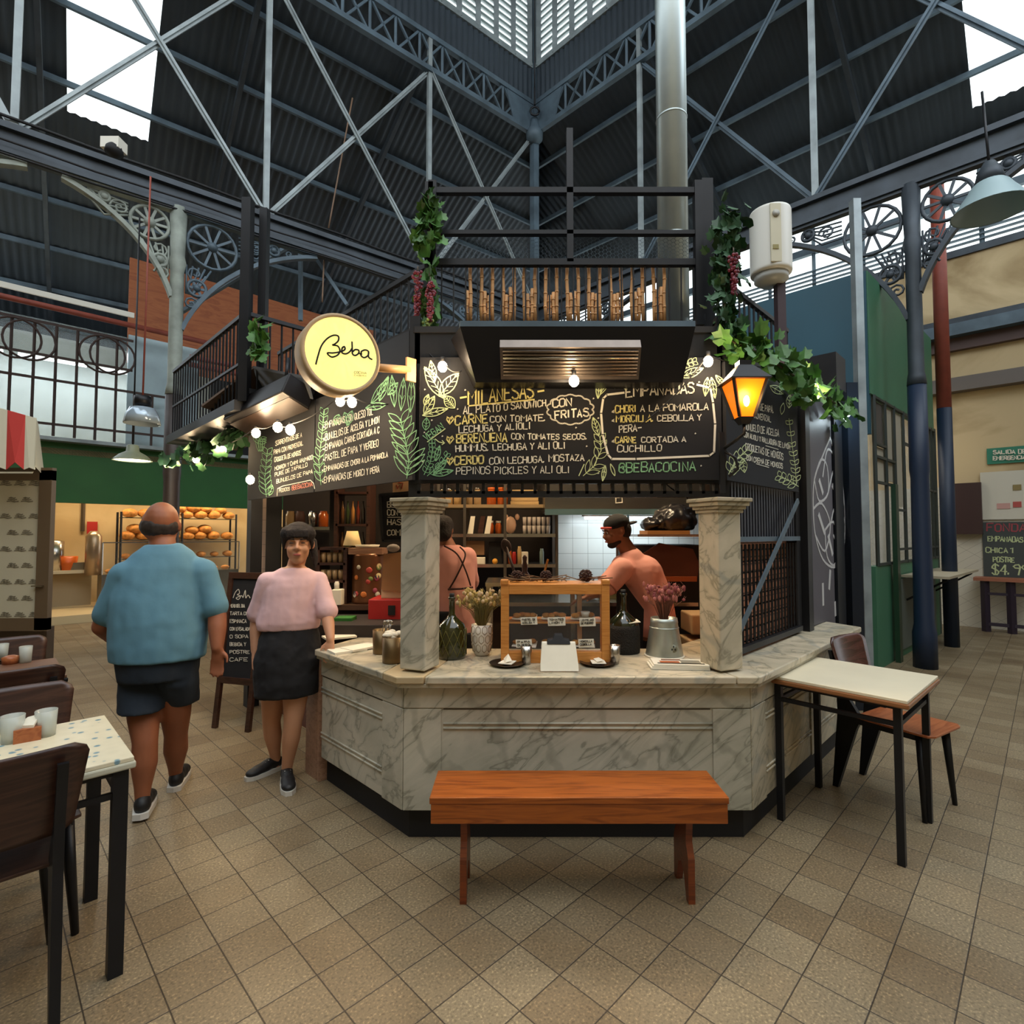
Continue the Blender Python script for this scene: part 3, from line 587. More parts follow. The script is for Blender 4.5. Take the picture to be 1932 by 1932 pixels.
# wooden end board at the left end of the counter
ep = V((*side(offs(.0)[0], KL, LL+.03), 0))
tag(MB().slab([ep+V((0, 0, 0)), ep+V((.38, .38, 0)), ep+V((.38, .38, .8)), ep+V((0, 0, .8))], KL, .03).build('end_board', PALEW), 'pale pinkish wooden board closing the left end of the marble counter', 'board')
p = onplane(573, 1300, ep, KLN)
tag(MB().slab([ep+KL*.035+V((0, 0, 0)), ep+KL*.19+V((0, 0, 0)), ep+KL*.19+V((0, 0, .82)), ep+KL*.035+V((0, 0, .82))], -KLN, .025).build('narrow_board', PALEW), 'narrow upright wooden board between the woman and the counter', 'board')
q0 = V((*side(offs(.35)[0], KL, LL+.4), 0))
tag(MB().slab([q0, q0+KL*1.3, q0+KL*1.3+V((0, 0, .75)), q0+V((0, 0, .75))], -KLN, .04).build('low_partition', mat('red_brown_panel', '5b3226', .6)), 'dark red-brown low partition behind the woman', 'partition')
# marble pillars
def pillar(px, label, sgn):
    b = W(px, 1262, 2.84); b.z = ZC; t = thing('marble_pillar', label, 'pillar', b, rz=sgn*R(22.5)); w_ = .075
    MB().box((0, 0, .425), (2*w_, 2*w_, .83)).build('shaft', MARBLE if sgn < 0 else MARBLE2, t, world=False, bevel=.008)
    mb = MB()
    for z0, z1, e in ((.815, .833, .01), (.833, .85, .02), (.85, .872, .032), (.872, .892, .042)): mb.box((0, 0, (z0+z1)/2), (2*(w_+e), 2*(w_+e), z1-z0))
    mb.build('capital', MARBLE2, t, world=False, bevel=.004); return t
pillar(792, 'square marble pillar on the left corner of the counter', -1); pillar(1361, 'square marble pillar on the right corner of the counter', 1)
# ---- steel frame behind: posts, beams
FD = 3.04; FX0, FX1 = -.56, 1.21
ZBD, ZTB = 1.845, 2.54
def post(x, y, z0, z1, s, m=BLACK, rz=0, nm='frame_post'): return struct(MB().box((x, y, (z0+z1)/2), (s, s, z1-z0), rz).build(nm, m))
post(FX0, FD+.04, ZC, 2.8, .06); post(FX1+.0, FD+.04, ZC, 2.8, .06)
LE = V((FX0, FD, 0))+KL*2.57; RE = V((FX1, FD, 0))+KR*1.25
post(LE.x+.03, LE.y+.04, 0, 2.7, .1, rz=R(45)); post(RE.x+.06, RE.y+.06, 0, 2.8, .1, rz=R(45))
struct(MB().bar((FX0, FD+.06, 2.62), (FX1, FD+.06, 2.62), .1, .2).bar(V((FX0, FD+.06, 2.62)), V((LE.x, LE.y+.06, 2.62)), .1, .2).bar(V((FX1, FD+.06, 2.62)), V((RE.x, RE.y+.06, 2.62)), .1, .2).build('beam_kiosk', BLACK))
struct(MB().prism([(LE.x, LE.y), (FX0, FD), (FX1, FD), (RE.x, RE.y), (3.2, 6.6), (.4, 8), (-2.4, 6.6)], 2.70, 2.735).build('ceiling_kiosk', BLACKM))
# rail with square openings under the front board
t = thing('slotted_steel_rail', 'black steel rail with small rectangular openings under the front menu board', 'rail', (.33, FD, 1.8))
MB().bar((FX0, FD+.02, 1.768), (FX1, FD+.02, 1.768), .04, .035).build('bar', BLACK, t); MB().bar((FX0, FD+.02, 1.838), (FX1, FD+.02, 1.838), .04, .02).build('bar', BLACK, t)
x = FX0+.03
while x < FX1: MB().box((x, FD+.02, 1.8), (.018, .04, .06)).build('divider', BLACK, t); x += .0735
# ---------------- menu boards
def board(name, label, P0, U, L, z0, z1, n, par=None):
    f = lambda a, z, d=0: V(P0)+U*a+V((0, 0, z))+n*d
    t = thing(name, label, 'menu board', f(L/2, z0))
    MB().slab([f(0, z0), f(L, z0), f(L, z1), f(0, z1)], -n, .02).build('panel', CHALK, t); return t, Board(f(0, z0), n)
YF = 3.0
tF, bF = board('menu_board', 'large front chalkboard reading MILANESAS and EMPANADAS with painted leaves', (-.52, YF, 0), V((1, 0, 0)), 1.70, ZBD, ZTB, FN)
LP0 = V((-.56, YF, 0)); 
tL, bL = board('menu_board', 'left side chalkboard with palm leaves under the round sign', LP0, KL, 1.22, ZBD, ZTB-.02, KLN)
tM, bM = board('menu_board', 'farthest left chalkboard under the tilted black heater', LP0+KL*1.24, KL, 1.33, ZBD, ZTB-.02, KLN)
tR, bR = board('menu_board', 'right side chalkboard behind the amber lantern', (1.21, YF+.01, 0), KR, 1.22, ZBD, ZTB-.02, KRN)
# ---- front board lettering (photo positions projected to the board itself)
a, b, c, g = MB(), MB(), MB(), MB()   # white, yellow, green, pale green
wd = .0075; tw = .006
bF.text(b, 'MILANESAS', 884, 764, 1006, 750, 25, .0095); bF.line(b, [(868, 751), (880, 749)], .01); bF.line(b, [(1014, 739), (1026, 737)], .01); bF.line(b, [(884, 766), (1008, 754)], .008)
bF.text(a, 'AL PLATO', 874, 782, 944, 776, 14, tw); bF.text(a, 'O SANDWICH', 951, 774, 1030, 766, 12, tw)
bF.text(b, 'CARNE', 859, 802, 920, 797, 16, .0085); bF.text(a, 'CON TOMATE,', 925, 797, 1030, 794, 11, tw)
bF.text(a, 'LECHUGA Y ALIOLI', 866, 817, 1000, 809, 12, tw)
bF.text(b, 'BERENJENA', 862, 836, 956, 833, 16, .0085); bF.text(a, 'CON TOMATES SECOS,', 965, 829, 1108, 829, 10, tw)
bF.text(a, 'HUMMUS, LECHUGA Y ALI OLI', 860, 852, 1066, 846, 12, tw)
bF.text(b, 'CERDO', 858, 877, 912, 874, 15, .0085); bF.text(a, 'CON LECHUGA, MOSTAZA', 924, 876, 1102, 869, 12, tw)
bF.text(a, 'PEPINOS PICKLES Y ALI OLI', 861, 895, 1074, 892, 13, .005)
for y in (793, 830, 870): bF.line(b, [(849, y+7), (843, y-1), (844, y-6), (849, y-3), (853, y-7), (856, y-2), (849, y+7), (848, y-2), (852, y-3)], .008)
bF.rtext(c, 'VEGAN', 805, 832, 838, 808, 12, .006); bF.line(g, [(806, 834), (840, 809)], .005); bF.line(g, [(821, 828), (828, 834), (838, 836)], .005); bF.line(g, [(834, 831), (839, 836), (834, 839)], .005)
bF.text(a, 'CON', 1043, 769, 1078, 766, 14, .008); bF.text(a, 'FRITAS', 1047, 790, 1110, 785, 14, .008)
cl = []
for i in range(0, 73):
    t_ = i/72*2*math.pi; r_ = 1+.1*abs(math.sin(i/72*math.pi*14)); cl.append((1076+41*r_*math.cos(t_), 773+26*r_*math.sin(t_)))
bF.line(a, cl, .008)
bF.line(a, [(1178, 741), (1145, 745), (1138, 752), (1134, 780), (1137, 820), (1147, 858), (1154, 866), (1200, 866), (1338, 860), (1347, 853), (1349, 800), (1345, 760), (1340, 732), (1315, 726)], .012)
bF.text(a, 'EMPANADAS', 1181, 750, 1309, 741, 19, .0085)
for y in (777, 794, 833): bF.line(a, [(1155, y), (1158, y-2), (1158, y+1), (1155, y)], .009)
bF.text(b, 'CHORI', 1161, 779, 1200, 777, 13, .007); bF.text(a, 'A LA POMAROLA', 1208, 777, 1336, 773, 12, tw)
bF.text(b, 'MORCILLA,', 1163, 797, 1233, 795, 12, .007); bF.text(a, 'CEBOLLA Y', 1240, 795, 1323, 793, 11, tw)
bF.text(a, 'PERA-', 1168, 817, 1210, 813, 13, tw); bF.text(b, 'CARNE', 1161, 836, 1200, 835, 11, .007); bF.text(a, 'CORTADA A', 1210, 835, 1294, 834, 10, tw)
bF.text(a, 'CUCHILLO', 1165, 853, 1248, 851, 12, tw); bF.text(c, '@BEBACOCINA', 1168, 892, 1312, 888, 17, .0075)
L_ = bF.leaf
L_(g, 838, 752, 70, 122, 24, .006, 5); L_(g, 828, 748, 58, 50, 24, .006, 4); L_(g, 820, 722, 42, 100, 14, .005, 5); L_(g, 858, 770, 30, 130, 20, .005, 6); L_(g, 800, 782, 40, 60, 16, .005, 3)
L_(g, 797, 784, 50, 15, 14, .005, 3); L_(g, 801, 765, 22, 70, 10, .005, 2); L_(c, 803, 812, 24, 85, 14, .004, 3)
bF.fern(c, [(800, 896), (812, 872), (816, 850), (815, 832)], 12, 7, .004, 7, 40); bF.fern(c, [(806, 898), (828, 880), (845, 855)], 14, 7, .004, 4, 30); L_(c, 818, 893, 36, 45, 12, .005, 2); L_(c, 816, 896, 40, 12, 12, .005, 2); L_(c, 822, 870, 30, 75, 10, .005, 2)
L_(g, 1128, 752, 36, 85, 10, .006, 2); L_(g, 1132, 745, 42, 62, 10, .004, 3); bF.line(g, [(1165, 718), (1182, 738), (1188, 718), (1196, 732), (1200, 718)], .004)
L_(g, 1130, 822, 36, 108, 14, .004, 4); bF.fern(g, [(1100, 898), (1120, 880), (1134, 850), (1132, 826)], 26, 9, .004, 5, 35); bF.line(g, [(1092, 898), (1102, 876)], .005); L_(g, 1142, 878, 30, 260, 8, .005, 2); L_(g, 1160, 898, 24, 110, 6, .005, 0)
bF.fern(g, [(1272, 700), (1290, 688), (1312, 682)], 14, 7, .004, 5, 40); L_(g, 1284, 712, 46, 22, 16, .005, 4); L_(g, 1335, 712, 36, 262, 12, .005, 3); L_(g, 1342, 712, 40, 280, 12, .005, 3); L_(g, 1350, 708, 30, 310, 10, .005, 2); L_(g, 1270, 712, 16, 200, 8, .004, 2)
for x, y in ((800, 815), (801, 734), (877, 735), (863, 771), (814, 792), (834, 822), (797, 870), (1119, 751), (1128, 788), (1086, 806), (1106, 841), (1311, 817), (1322, 878), (1128, 892), (1318, 720), (1160, 731)): bF.line(a, [(x, y), (x+1.5, y+1), (x, y+1.5)], .006)
a.build('white_lettering', CW, tF); b.build('yellow_lettering', CY, tF); c.build('green_drawing', CG, tF); g.build('pale_leaf_drawing', CLG, tF)
# ---- left board
a, g = MB(), MB()
for t_, x0, y0, x1, y1, h in (('EMPANADAS CON QUESO TOL', 614, 808, 704, 782, 12), ('BUNUELOS DE ACELGA Y LIMON', 614, 831, 716, 797, 12), ('EMPANADA CARNE CORTADA A C', 614, 850, 716, 816, 11), ('PASTEL DE PAPA Y VERDEO', 614, 870, 714, 842, 12), ('EMPANADAS DE CHORI A LA POMAROLA', 612, 890, 732, 862, 9), ('EMPANADAS DE MORCI Y PERA', 612, 911, 716, 891, 11)):
    bL.text(a, t_, x0, y0, x1, y1, h, .006); bL.line(a, [(x0-4, y0-3), (x0-2, y0-2)], .01)
bL.fern(g, [(768, 903), (772, 870), (765, 830), (756, 790)], 44, 11, .006, 8, 42); bL.fern(g, [(606, 915), (602, 870), (608, 820), (612, 775)], 22, 8, .005, 9, 28)
for x, y, L__, an in ((745, 768, 60, 95), (757, 775, 62, 85), (775, 778, 66, 88), (732, 745, 30, 50), (700, 762, 60, 55), (690, 770, 40, 10), (716, 757, 50, 70), (650, 778, 26, 290), (665, 775, 30, 250), (640, 782, 20, 250)): bL.leaf(g, x, y, L__, an, 13, .006, 2)
a.build('white_lettering', CW, tL); g.build('leaf_drawing', CG, tL)
a, g, r_ = MB(), MB(), MB()
for t_, x0, y0, x1, y1, h in (('SORRENTINOS DE A', 520, 841, 570, 824, 8), ('PAPA CON PROVENZAL', 517, 858, 572, 840, 8), ('CROQUETA DE HONGOS', 518, 872, 568, 858, 8), ('MORRON Y CHIMI AHUMADO', 519, 888, 590, 866, 7), ('PURE DE ZAPALLO', 519, 899, 580, 880, 7), ('BUNUELOS DE PAPA', 522, 912, 590, 893, 7)): bM.text(a, t_, x0, y0, x1, y1, h, .005)
bM.text(a, 'PEDIDOS', 527, 929, 547, 925, 6, .005); bM.text(r_, '@BEBACOCINA', 551, 925, 590, 917, 8, .006); bM.line(a, [(523, 936), (524, 922), (534, 917), (586, 906), (592, 912), (594, 922)], .006)
bM.fern(g, [(503, 938), (500, 900), (505, 850)], 22, 8, .005, 8, 35); bM.fern(g, [(486, 838), (492, 825)], 16, 6, .006, 3, 60); bM.leaf(g, 508, 935, 20, 70, 10, .005, 2)
for k in range(4): bM.leaf(g, 484+k*5, 826, 26, 280-k*6, 5, .005, 0)
a.build('white_lettering', CW, tM); g.build('leaf_drawing', CG, tM); r_.build('pink_lettering', mat('chalk_pink', 'c77f70', .9), tM)
a, g = MB(), MB()
for t_, x0, y0, x1, y1, h in (('BUNUELOS DE PAPA,', 1402, 766, 1459, 780, 12), ('CON PROVENZAL', 1404, 784, 1454, 796, 10), ('BUNUELO DE ACELGA', 1404, 810, 1469, 824, 12), ('CON ALIOLI Y RALLADURA DE LIMON', 1403, 824, 1490, 848, 9), ('CROQUETAS DE HONGOS', 1406, 848, 1477, 868, 12), ('CON CREMA DE HONGOS', 1408, 868, 1476, 884, 9)): bR.text(a, t_, x0, y0, x1, y1, h, .006)
bR.line(a, [(1444, 841), (1468, 848)], .004); bR.line(a, [(1426, 875), (1450, 882)], .004)
bR.fern(g, [(1374, 895), (1388, 868), (1408, 850)], 20, 9, .005, 5, 45); bR.leaf(g, 1400, 866, 26, 280, 14, .005, 3); bR.leaf(g, 1390, 873, 24, 255, 10, .005, 0); bR.fern(g, [(1502, 915), (1500, 880), (1494, 840), (1488, 790)], 14, 7, .005, 7, 40); bR.fern(g, [(1506, 918), (1485, 905), (1468, 898)], 16, 8, .005, 4, 50); bR.leaf(g, 1488, 770, 26, 85, 12, .005, 3); bR.leaf(g, 1452, 728, 30, 330, 14, .005, 2); bR.leaf(g, 1474, 782, 22, 80, 8, .004, 0)
a.build('white_lettering', CW, tR); g.build('leaf_drawing', CLG, tR)
# ---------------- hood canopy with heater over the front board
t = thing('canopy_hood', 'black sheet metal canopy over the front menu board', 'hood', (.33, 2.85, 2.6))
zt = 2.67
hx0, hx1 = W(868, 603, 2.8).x, W(1312, 603, 2.8).x
MB().prism([(hx0, 2.8), (hx1, 2.8), (hx1+.03, 3.2), (hx0-.07, 3.2)], zt-.03, zt).build('top_plate', GREY2, t)
vs = [(hx0, 2.8, zt-.03), (hx1, 2.8, zt-.03), (hx1, 3.0, zt-.03), (hx0-.07, 3.0, zt-.03), (hx0+.08, 2.87, 2.36), (hx1-.05, 2.87, 2.36), (hx1-.05, 2.99, 2.36), (hx0+.06, 2.99, 2.36)]
MB().add(vs, [(0, 1, 5, 4), (1, 2, 6, 5), (2, 3, 7, 6), (3, 0, 4, 7), (0, 3, 2, 1), (4, 5, 6, 7)]).build('hood_body', mat('hood_black', '1b1a1d', .4, .5), t)
hp = lambda px, py, y: W(px, py, y)
t = thing('infrared_heater', 'long brushed metal radiant heater hanging under the front canopy', 'heater', (.4, 2.8, 2.4))
a0, a1 = W(943, 655, 2.72), W(1210, 655, 2.72); b0, b1 = W(945, 716, 2.84), W(1205, 716, 2.84)
MB().slab([b0, b1, a1, a0], (0, .4, .9), .05).build('housing', mat('heater_metal', '6f655d', .35, .8, var=.15), t)
for k in range(8):
    f = .12+k*.105; p, q = a0.lerp(b0, f), a1.lerp(b1, f); n_ = V((0, -.9, -.4))
    MB().tube([p.lerp(q, .02)+n_*.006, p.lerp(q, .98)+n_*.006], .006 if k != 2 else .009, 6).build('grille_bar' if k != 2 else 'heating_tube', mat('heater_metal', '6f655d', .35, .8) if k != 2 else STEEL, t)
# ---------------- balcony over the kiosk
BD = 3.3; bx0, bx1 = -.50, 1.17; ZR = 3.24
t = thing('balcony_frame', 'black steel balcony frame with three rails above the canopy', 'balcony', (.33, BD, 2.88))
for x in (bx0, bx1): MB().box((x, BD, 3.3), (.05, .05, .92)).build('corner_post', BLACK, t)
for z, h in ((3.70, .035), (3.43, .025), (ZR, .04)): MB().bar((bx0, BD, z), (bx1, BD, z), .04, h).build('rail', BLACK, t)
MB().bar((W(1075, 400, BD).x, BD, ZR), (W(1075, 400, BD).x, BD, 4.1), .04).build('mast', BLACK, t)
x = bx0+.06
while x < bx1: MB().box((x, BD, 3.05), (.009, .009, .38)).build('baluster', BLACK, t); x += .075
mb = MB(); s_ = .024   # chicken wire
x = bx0
nx = int((bx1-bx0)/s_); 
for i in range(nx):
    for j in range(7):
        x, z = bx0+i*s_, ZR+.01+j*s_+(s_/2 if i % 2 else 0)
        mb.tube([(x, BD+.02, z), (x+s_*.6, BD+.02, z+.004)], .0012, 3, False).tube([(x+s_*.6, BD+.02, z), (x+s_, BD+.02, z+s_/2)], .0012, 3, False).tube([(x+s_*.6, BD+.02, z), (x+s_, BD+.02, z-s_/2)], .0012, 3, False)
mb.build('wire_mesh', GREY2, t)
def siderail(p, U, L, label, z0=2.88, z1=ZR, step=.085, mid=False, nm='side_railing'):
    t = thing(nm, label, 'railing', (p[0], p[1], z0)); P = lambda a, z: V((p[0], p[1], z))+U*a
    MB().bar(P(0, z1), P(L, z1), .035, .03).build('rail', BLACK, t); MB().bar(P(0, z0+.02), P(L, z0+.02), .04, .04).build('rail', BLACK, t)
    if mid: MB().bar(P(0, (z0+z1)/2), P(L, (z0+z1)/2), .02, .02).build('rail', BLACK, t)
    n = int(L/step)
    for i in range(n+1): MB().bar(P(i*L/n, z0), P(i*L/n, z1), .012).build('baluster', BLACK, t)
    return t
siderail((bx0, BD), KL, 2.4, 'black baluster railing running back behind the round yellow sign', z0=2.6)
siderail((bx1, BD), KR, 1.6, 'black balcony railing on the right behind the ivy post')
siderail((-2.05, 4.07), KL, 2.1, 'far left black railing with close balusters beyond the tall black post', z0=2.5, step=.085, mid=True)
siderail((-2.05, 4.07), KR, .55, 'short black railing joining the tall post to the round sign side', z0=2.62)
post(-2.05, 4.07, 2.55, 4.14, .07, nm='balcony_post'); post(-1.98, 4.2, 2.55, 4.14, .06, nm='balcony_post')
struct(MB().prism([(-2.1, 4.02), (-1.62, 4.46), (-3.1, 6.0), (-3.6, 5.55)], 2.48, 2.56).build('floor_balcony_left', BLACK))
post(bx0-.02, BD+.0, 2.2, 3.75, .05, nm='balcony_post'); post(bx1+.07, BD+.05, 2.2, 3.8, .07, nm='balcony_post')
# grey canopy and tilted heater on the left side
t = thing('side_canopy', 'grey folded metal canopy under the left balcony corner', 'hood', W(480, 720, 4.1))
pA, pB, pC, pD = W(380, 768, 4.6), W(478, 695, 4.15), W(578, 715, 3.75), W(560, 770, 3.9)
MB().slab([pA, pB, pB+V((.35, .35, -.05)), pA+V((.35, .35, -.1))], (0, 0, 1), .02).build('soffit', mat('soffit_light_tint', '6a5544', .6), t)  # soffit colour carries the orange light falling on the underside
MB().slab([pB, pC, pC+V((.02, .05, -.13)), pB+V((.02, .05, -.12))], (.5, .5, 0), .02).build('front_flap', mat('flap_grey', '6d6f72', .5, .3), t)
MB().slab([pB, pC, pC+V((.35, .4, .0)), pB+V((.35, .4, .0))], (0, 0, 1), .02).build('top_plate', mat('flap_grey', '6d6f72', .5, .3), t)
t = thing('tilted_heater', 'black box heater tilted above the left chalkboards', 'heater', W(520, 780, 4.0))
a_, b_ = W(452, 790, 4.35), W(565, 738, 3.75)
MB().bar(a_, b_, .22, .16, up=(.3, .3, 1)).build('housing', mat('heater_black', '1a1718', .4, .4), t, bevel=.01)
MB().bar(a_+V((0, 0, -.085)), b_+V((0, 0, -.085)), .16, .01, up=(.3, .3, 1)).build('reflector', mat('heater_brown', '2c1f18', .35, .6), t)
MB().tube([b_+V((-.1, 0, .08)), b_+V((-.1, .05, .25))], .012).build('bracket', BLACK, t)
# ---------------- round sign
sc = W(645, 667, 2.62); sn = V((.58, -.81, .0)).normalized()
def frame(n):
    z = V(n).normalized(); x = V((0, 0, 1)).cross(z).normalized(); y = z.cross(x); return M((x, y, z)).transposed()
FM = frame(sn); SR = .198
t = thing('round_sign', 'round lit yellow sign with black script on a wooden arm', 'sign', sc)
MB().lathe([(SR*.93, -.115), (SR, -.11), (SR, 0), (SR*.99, .004), (SR*.9, .004), (SR*.9, -.004)], sc, 48, m=FM).build('drum', mat('sign_drum', 'b79a72', .5), t)
MB().lathe([(.0001, .0), (SR*.9, .0)], sc+sn*.002, 48, m=FM).build('face', SIGNY, t, smooth=False)
bs = Board(sc+sn*.004, sn)
mb = MB()
def cr(pts, k=6):
    out = []; P = [V((*p, 0)) for p in pts]; n = len(P)
    for i in range(n-1):
        a, b, c, d = P[max(i-1, 0)], P[i], P[i+1], P[min(i+2, n-1)]
        for j in range(k):
            t_ = j/k; out.append(.5*((2*b)+(c-a)*t_+(2*a-5*b+4*c-d)*t_*t_+(3*b-3*c+d-a)*t_**3))
    out.append(P[-1]); return [(p.x, p.y) for p in out]
z = lambda pts: [(430+x/4.83, 560+y/4.83) for x, y in pts]
bs.line(mb, cr(z([(800, 618), (820, 540), (850, 450), (900, 385), (960, 352), (1005, 360), (1005, 400), (975, 430), (955, 440), (1000, 450), (1020, 490), (1000, 530), (950, 550), (915, 530), (910, 512), (960, 512), (1030, 500), (1065, 480), (1060, 455), (1040, 470), (1040, 510), (1075, 520), (1110, 500), (1130, 470)])), .0075)
bs.line(mb, cr(z([(1130, 408), (1132, 470), (1135, 520), (1160, 535), (1190, 515), (1190, 488), (1160, 482), (1138, 500)])), .0075)
bs.line(mb, cr(z([(1190, 510), (1215, 525), (1215, 500), (1250, 485), (1280, 500), (1275, 535), (1240, 555), (1212, 535), (1215, 505)])), .0075); bs.line(mb, cr(z([(1280, 495), (1282, 550), (1312, 572)])), .0075)
mb.build('script_lettering', INK, t)
mb = MB(); bs.text(mb, 'COCINA', 668, 704.5, 691, 706, 4, .0015); bs.text(mb, 'CASERA', 668, 709, 691, 710.5, 2.2, .0008); mb.build('small_lettering', mat('grey_ink', '6b6640'), t)
e = W(771, 698, 2.95)
MB().tube([sc+FM@V((SR*.95, -.02, -.06)), e], .022, 14).build('arm', mat('arm_wood', 'c79a66', .5), t)
MB().box(e+V((.012, .0, 0)), (.015, .06, .13), rz=R(-45)).build('wall_plate', mat('arm_wood', 'c79a66', .5), t)
# ---------------- string bulbs
def bulb(px, py, Y, label, k=1.0, cool=False, cat='light bulb'):
    p = W(px, py, Y); t = thing('string_bulb', label, cat, p, group='string light bulbs')
    MB().ell(p, (.027*k, .027*k, .031*k), 12).build('glass', BULBC if cool else BULB, t)
    MB().tube([p+V((0, 0, .022)), p+V((0, 0, .055))], .012, 8).build('socket', BLACKM, t)
    point('bulb_light', p+V((0, -.06, -.02)), 6*k*k, (.75, .92, 1) if cool else WARM, .035)
for a_ in ((835, 692, 2.95, 'lit bulb at the left end of the front menu board'), (1083, 719, 2.78, 'lit bulb under the front heater'), (1336, 682, 2.93, 'lit bulb at the right end of the front menu board'),
    (642, 757, 3.1, 'left one of the two lit bulbs under the round sign'), (664, 759, 3.05, 'right one of the two lit bulbs under the round sign'), (524, 806, 3.75, 'left one of the paired bulbs under the tilted heater'), (548, 811, 3.65, 'right one of the paired bulbs under the tilted heater'),
    (483, 817, 4.1, 'lit bulb at the top corner of the farthest left chalkboard'), (472, 905, 4.3, 'lit bulb low beside the black left post'), (420, 849, 4.9, 'lit bulb on the ivy string, nearest the left chalkboards'), (370, 867, 5.5, 'middle lit bulb of the ivy string on the left'), (325, 876, 6.0, 'lit bulb on the ivy string beside the dark column'),
    (1535, 733, 3.75, 'warm lit bulb in the ivy above the right chalkboard')): bulb(*a_, k=1.0 if a_[2] < 3.5 else 1.2)
bulb(1598, 779, 4.6, 'cool white bulb at the end of the ivy on the right', 1.2, True)
def wire(pts, label, sag=.03, r=.004, name='cable', m=BLACKM, cat='cable'):
    out = []
    for i in range(len(pts)-1):
        a, b = V(pts[i]), V(pts[i+1])
        for j in range(8): f = j/8; out.append(a.lerp(b, f)-V((0, 0, sag*4*f*(1-f))))
    out.append(V(pts[-1])); return tag(MB().tube(out, r, 5).build(name, m), label, cat)
wire([W(740, 760, 3.2), W(664, 747, 3.05), W(642, 745, 3.1), W(548, 800, 3.65), W(524, 795, 3.75), W(483, 805, 4.1), W(420, 838, 4.9), W(370, 855, 5.5), W(325, 865, 6)], 'black light cable along the left chalkboards to the dark column')
wire([W(800, 650, 3.1), W(835, 680, 2.95), W(870, 700, 2.85)], 'thin light cable beside the left end of the canopy'); wire([W(1210, 800, 2.9), W(1336, 670, 2.93), W(1470, 690, 3.4), W(1535, 720, 3.75), W(1598, 765, 4.6)], 'light cable running through the ivy on the right')
wire([W(1250, 905, 3.05), W(1290, 930, 3.1), W(1325, 962, 3.12)], 'loose black cable hanging by the right marble pillar', .02)
# ---------------- amber lantern on a bracket
t = thing('wall_lantern', 'black wrought lantern with glowing amber glass on the right corner post', 'lantern', W(1368, 850, 2.9))
lc = W(1403, 750, 2.72); 
def fr(z0, r0, z1, r1): 
    return [(lc+V((sx*r, sy*r, z))) for z, r in ((z0, r0), (z1, r1)) for sx, sy in ((-1, -1), (1, -1), (1, 1), (-1, 1))]
def frus(z0, r0, z1, r1): return MB().add(fr(z0, r0, z1, r1), [(3, 2, 1, 0), (4, 5, 6, 7)]+[(i, (i+1) % 4, 4+(i+1) % 4, 4+i) for i in range(4)])
LRt, LRb, Lzt, Lzb = .083, .038, .075, -.105
frus(Lzt, .1, Lzt+.006, .1).build('roof_rim', BLACK, t); frus(Lzt+.006, .1, .16, .035).build('roof', BLACK, t); frus(.16, .03, .185, .03).build('chimney', BLACK, t); frus(Lzb-.035, .02, Lzb, LRb).build('base', BLACK, t)
am = mat('amber_glass', 'd86a10', .3, emit=1.3, var=0)
for sx, sy in ((-1, -1), (1, -1), (1, 1), (-1, 1)): MB().bar(lc+V((sx*LRb, sy*LRb, Lzb)), lc+V((sx*LRt, sy*LRt, Lzt)), .014).build('frame_bar', BLACK, t)
q = fr(Lzb, LRb*.95, Lzt, LRt*.95)
for i in range(4): MB().slab([q[i], q[(i+1) % 4], q[4+(i+1) % 4], q[4+i]], (0, 0, .3), .003).build('amber_pane', am, t)
MB().ell(lc+V((-.01, -.055, -.03)), (.016, .01, .03), 10).build('bulb', mat('lantern_bulb', (1, .8, .3, 1), emit=14), t)
point('lantern_light', lc+V((0, -.12, -.02)), 2.5, (1, .5, .15))
hb = W(1368, 845, 2.95)
MB().tube([lc+V((0, 0, Lzb-.03)), lc+V((0, 0, Lzb-.08)), lc+V((-.03, .03, Lzb-.11)), hb+V((0, 0, .0))], .009, 8).build('arm', BLACK, t)
MB().tube([hb+V((.0, 0, -.02)), hb+V((.05, -.02, -.06)), hb+V((.06, -.02, -.12)), hb+V((.02, 0, -.16))], .008, 8).build('scroll', BLACK, t)
MB().box(hb+V((-.01, .02, -.08)), (.03, .015, .34)).build('wall_plate', BLACK, t)
# ---------------- ivy
def leafshape(mb, c, s, rr):
    m = M.Rotation(rr.uniform(0, 6.3), 3, 'Z')@M.Rotation(rr.uniform(.5, 1.6), 3, 'X')@M.Rotation(rr.uniform(-.6, .6), 3, 'Y')
    pts = [(0, -.5), (.3, -.55), (.5, -.2), (.38, .02), (.45, .3), (.15, .28), (0, .62), (-.15, .28), (-.45, .3), (-.38, .02), (-.5, -.2), (-.3, -.55)]
    k = [V(c)+m@V((x*s, y*s, (.12-.35*abs(x))*s)) for x, y in pts]; o = V(c)+m@V((0, 0, .1*s))
    mb.add(k+[o], [(i, (i+1) % 12, 12) for i in range(12)])
def ivy(pts, n, r, s, label, seed, m=LEAF, name='ivy_vine'):
    rr = random.Random(seed); P = [V(p) for p in pts]; mb = MB(); st = MB().tube(P, .007, 5)
    t = thing(name, label, 'ivy', P[-1]); tot = len(P)-1
    for i in range(n):
        u = rr.random()*tot; k = int(u); c = P[k].lerp(P[k+1], u-k)+V((rr.gauss(0, r), rr.gauss(0, r*.6), rr.gauss(0, r)))
        leafshape(mb, c, s*rr.uniform(.6, 1.15), rr)
    mb.build('leaves', m, t); st.build('stem', mat('vine_stem', '4a3a26'), t)
ivy([W(808, 370, 3.22), W(812, 420, 3.2), W(806, 470, 3.2)], 70, .035, .085, 'dense green ivy at the top of the left balcony post', 1)
ivy([W(812, 500, 3.2), W(806, 580, 3.2), W(808, 650, 3.15)], 60, .035, .075, 'lower green ivy hanging beside the grapes on the left balcony post', 2)
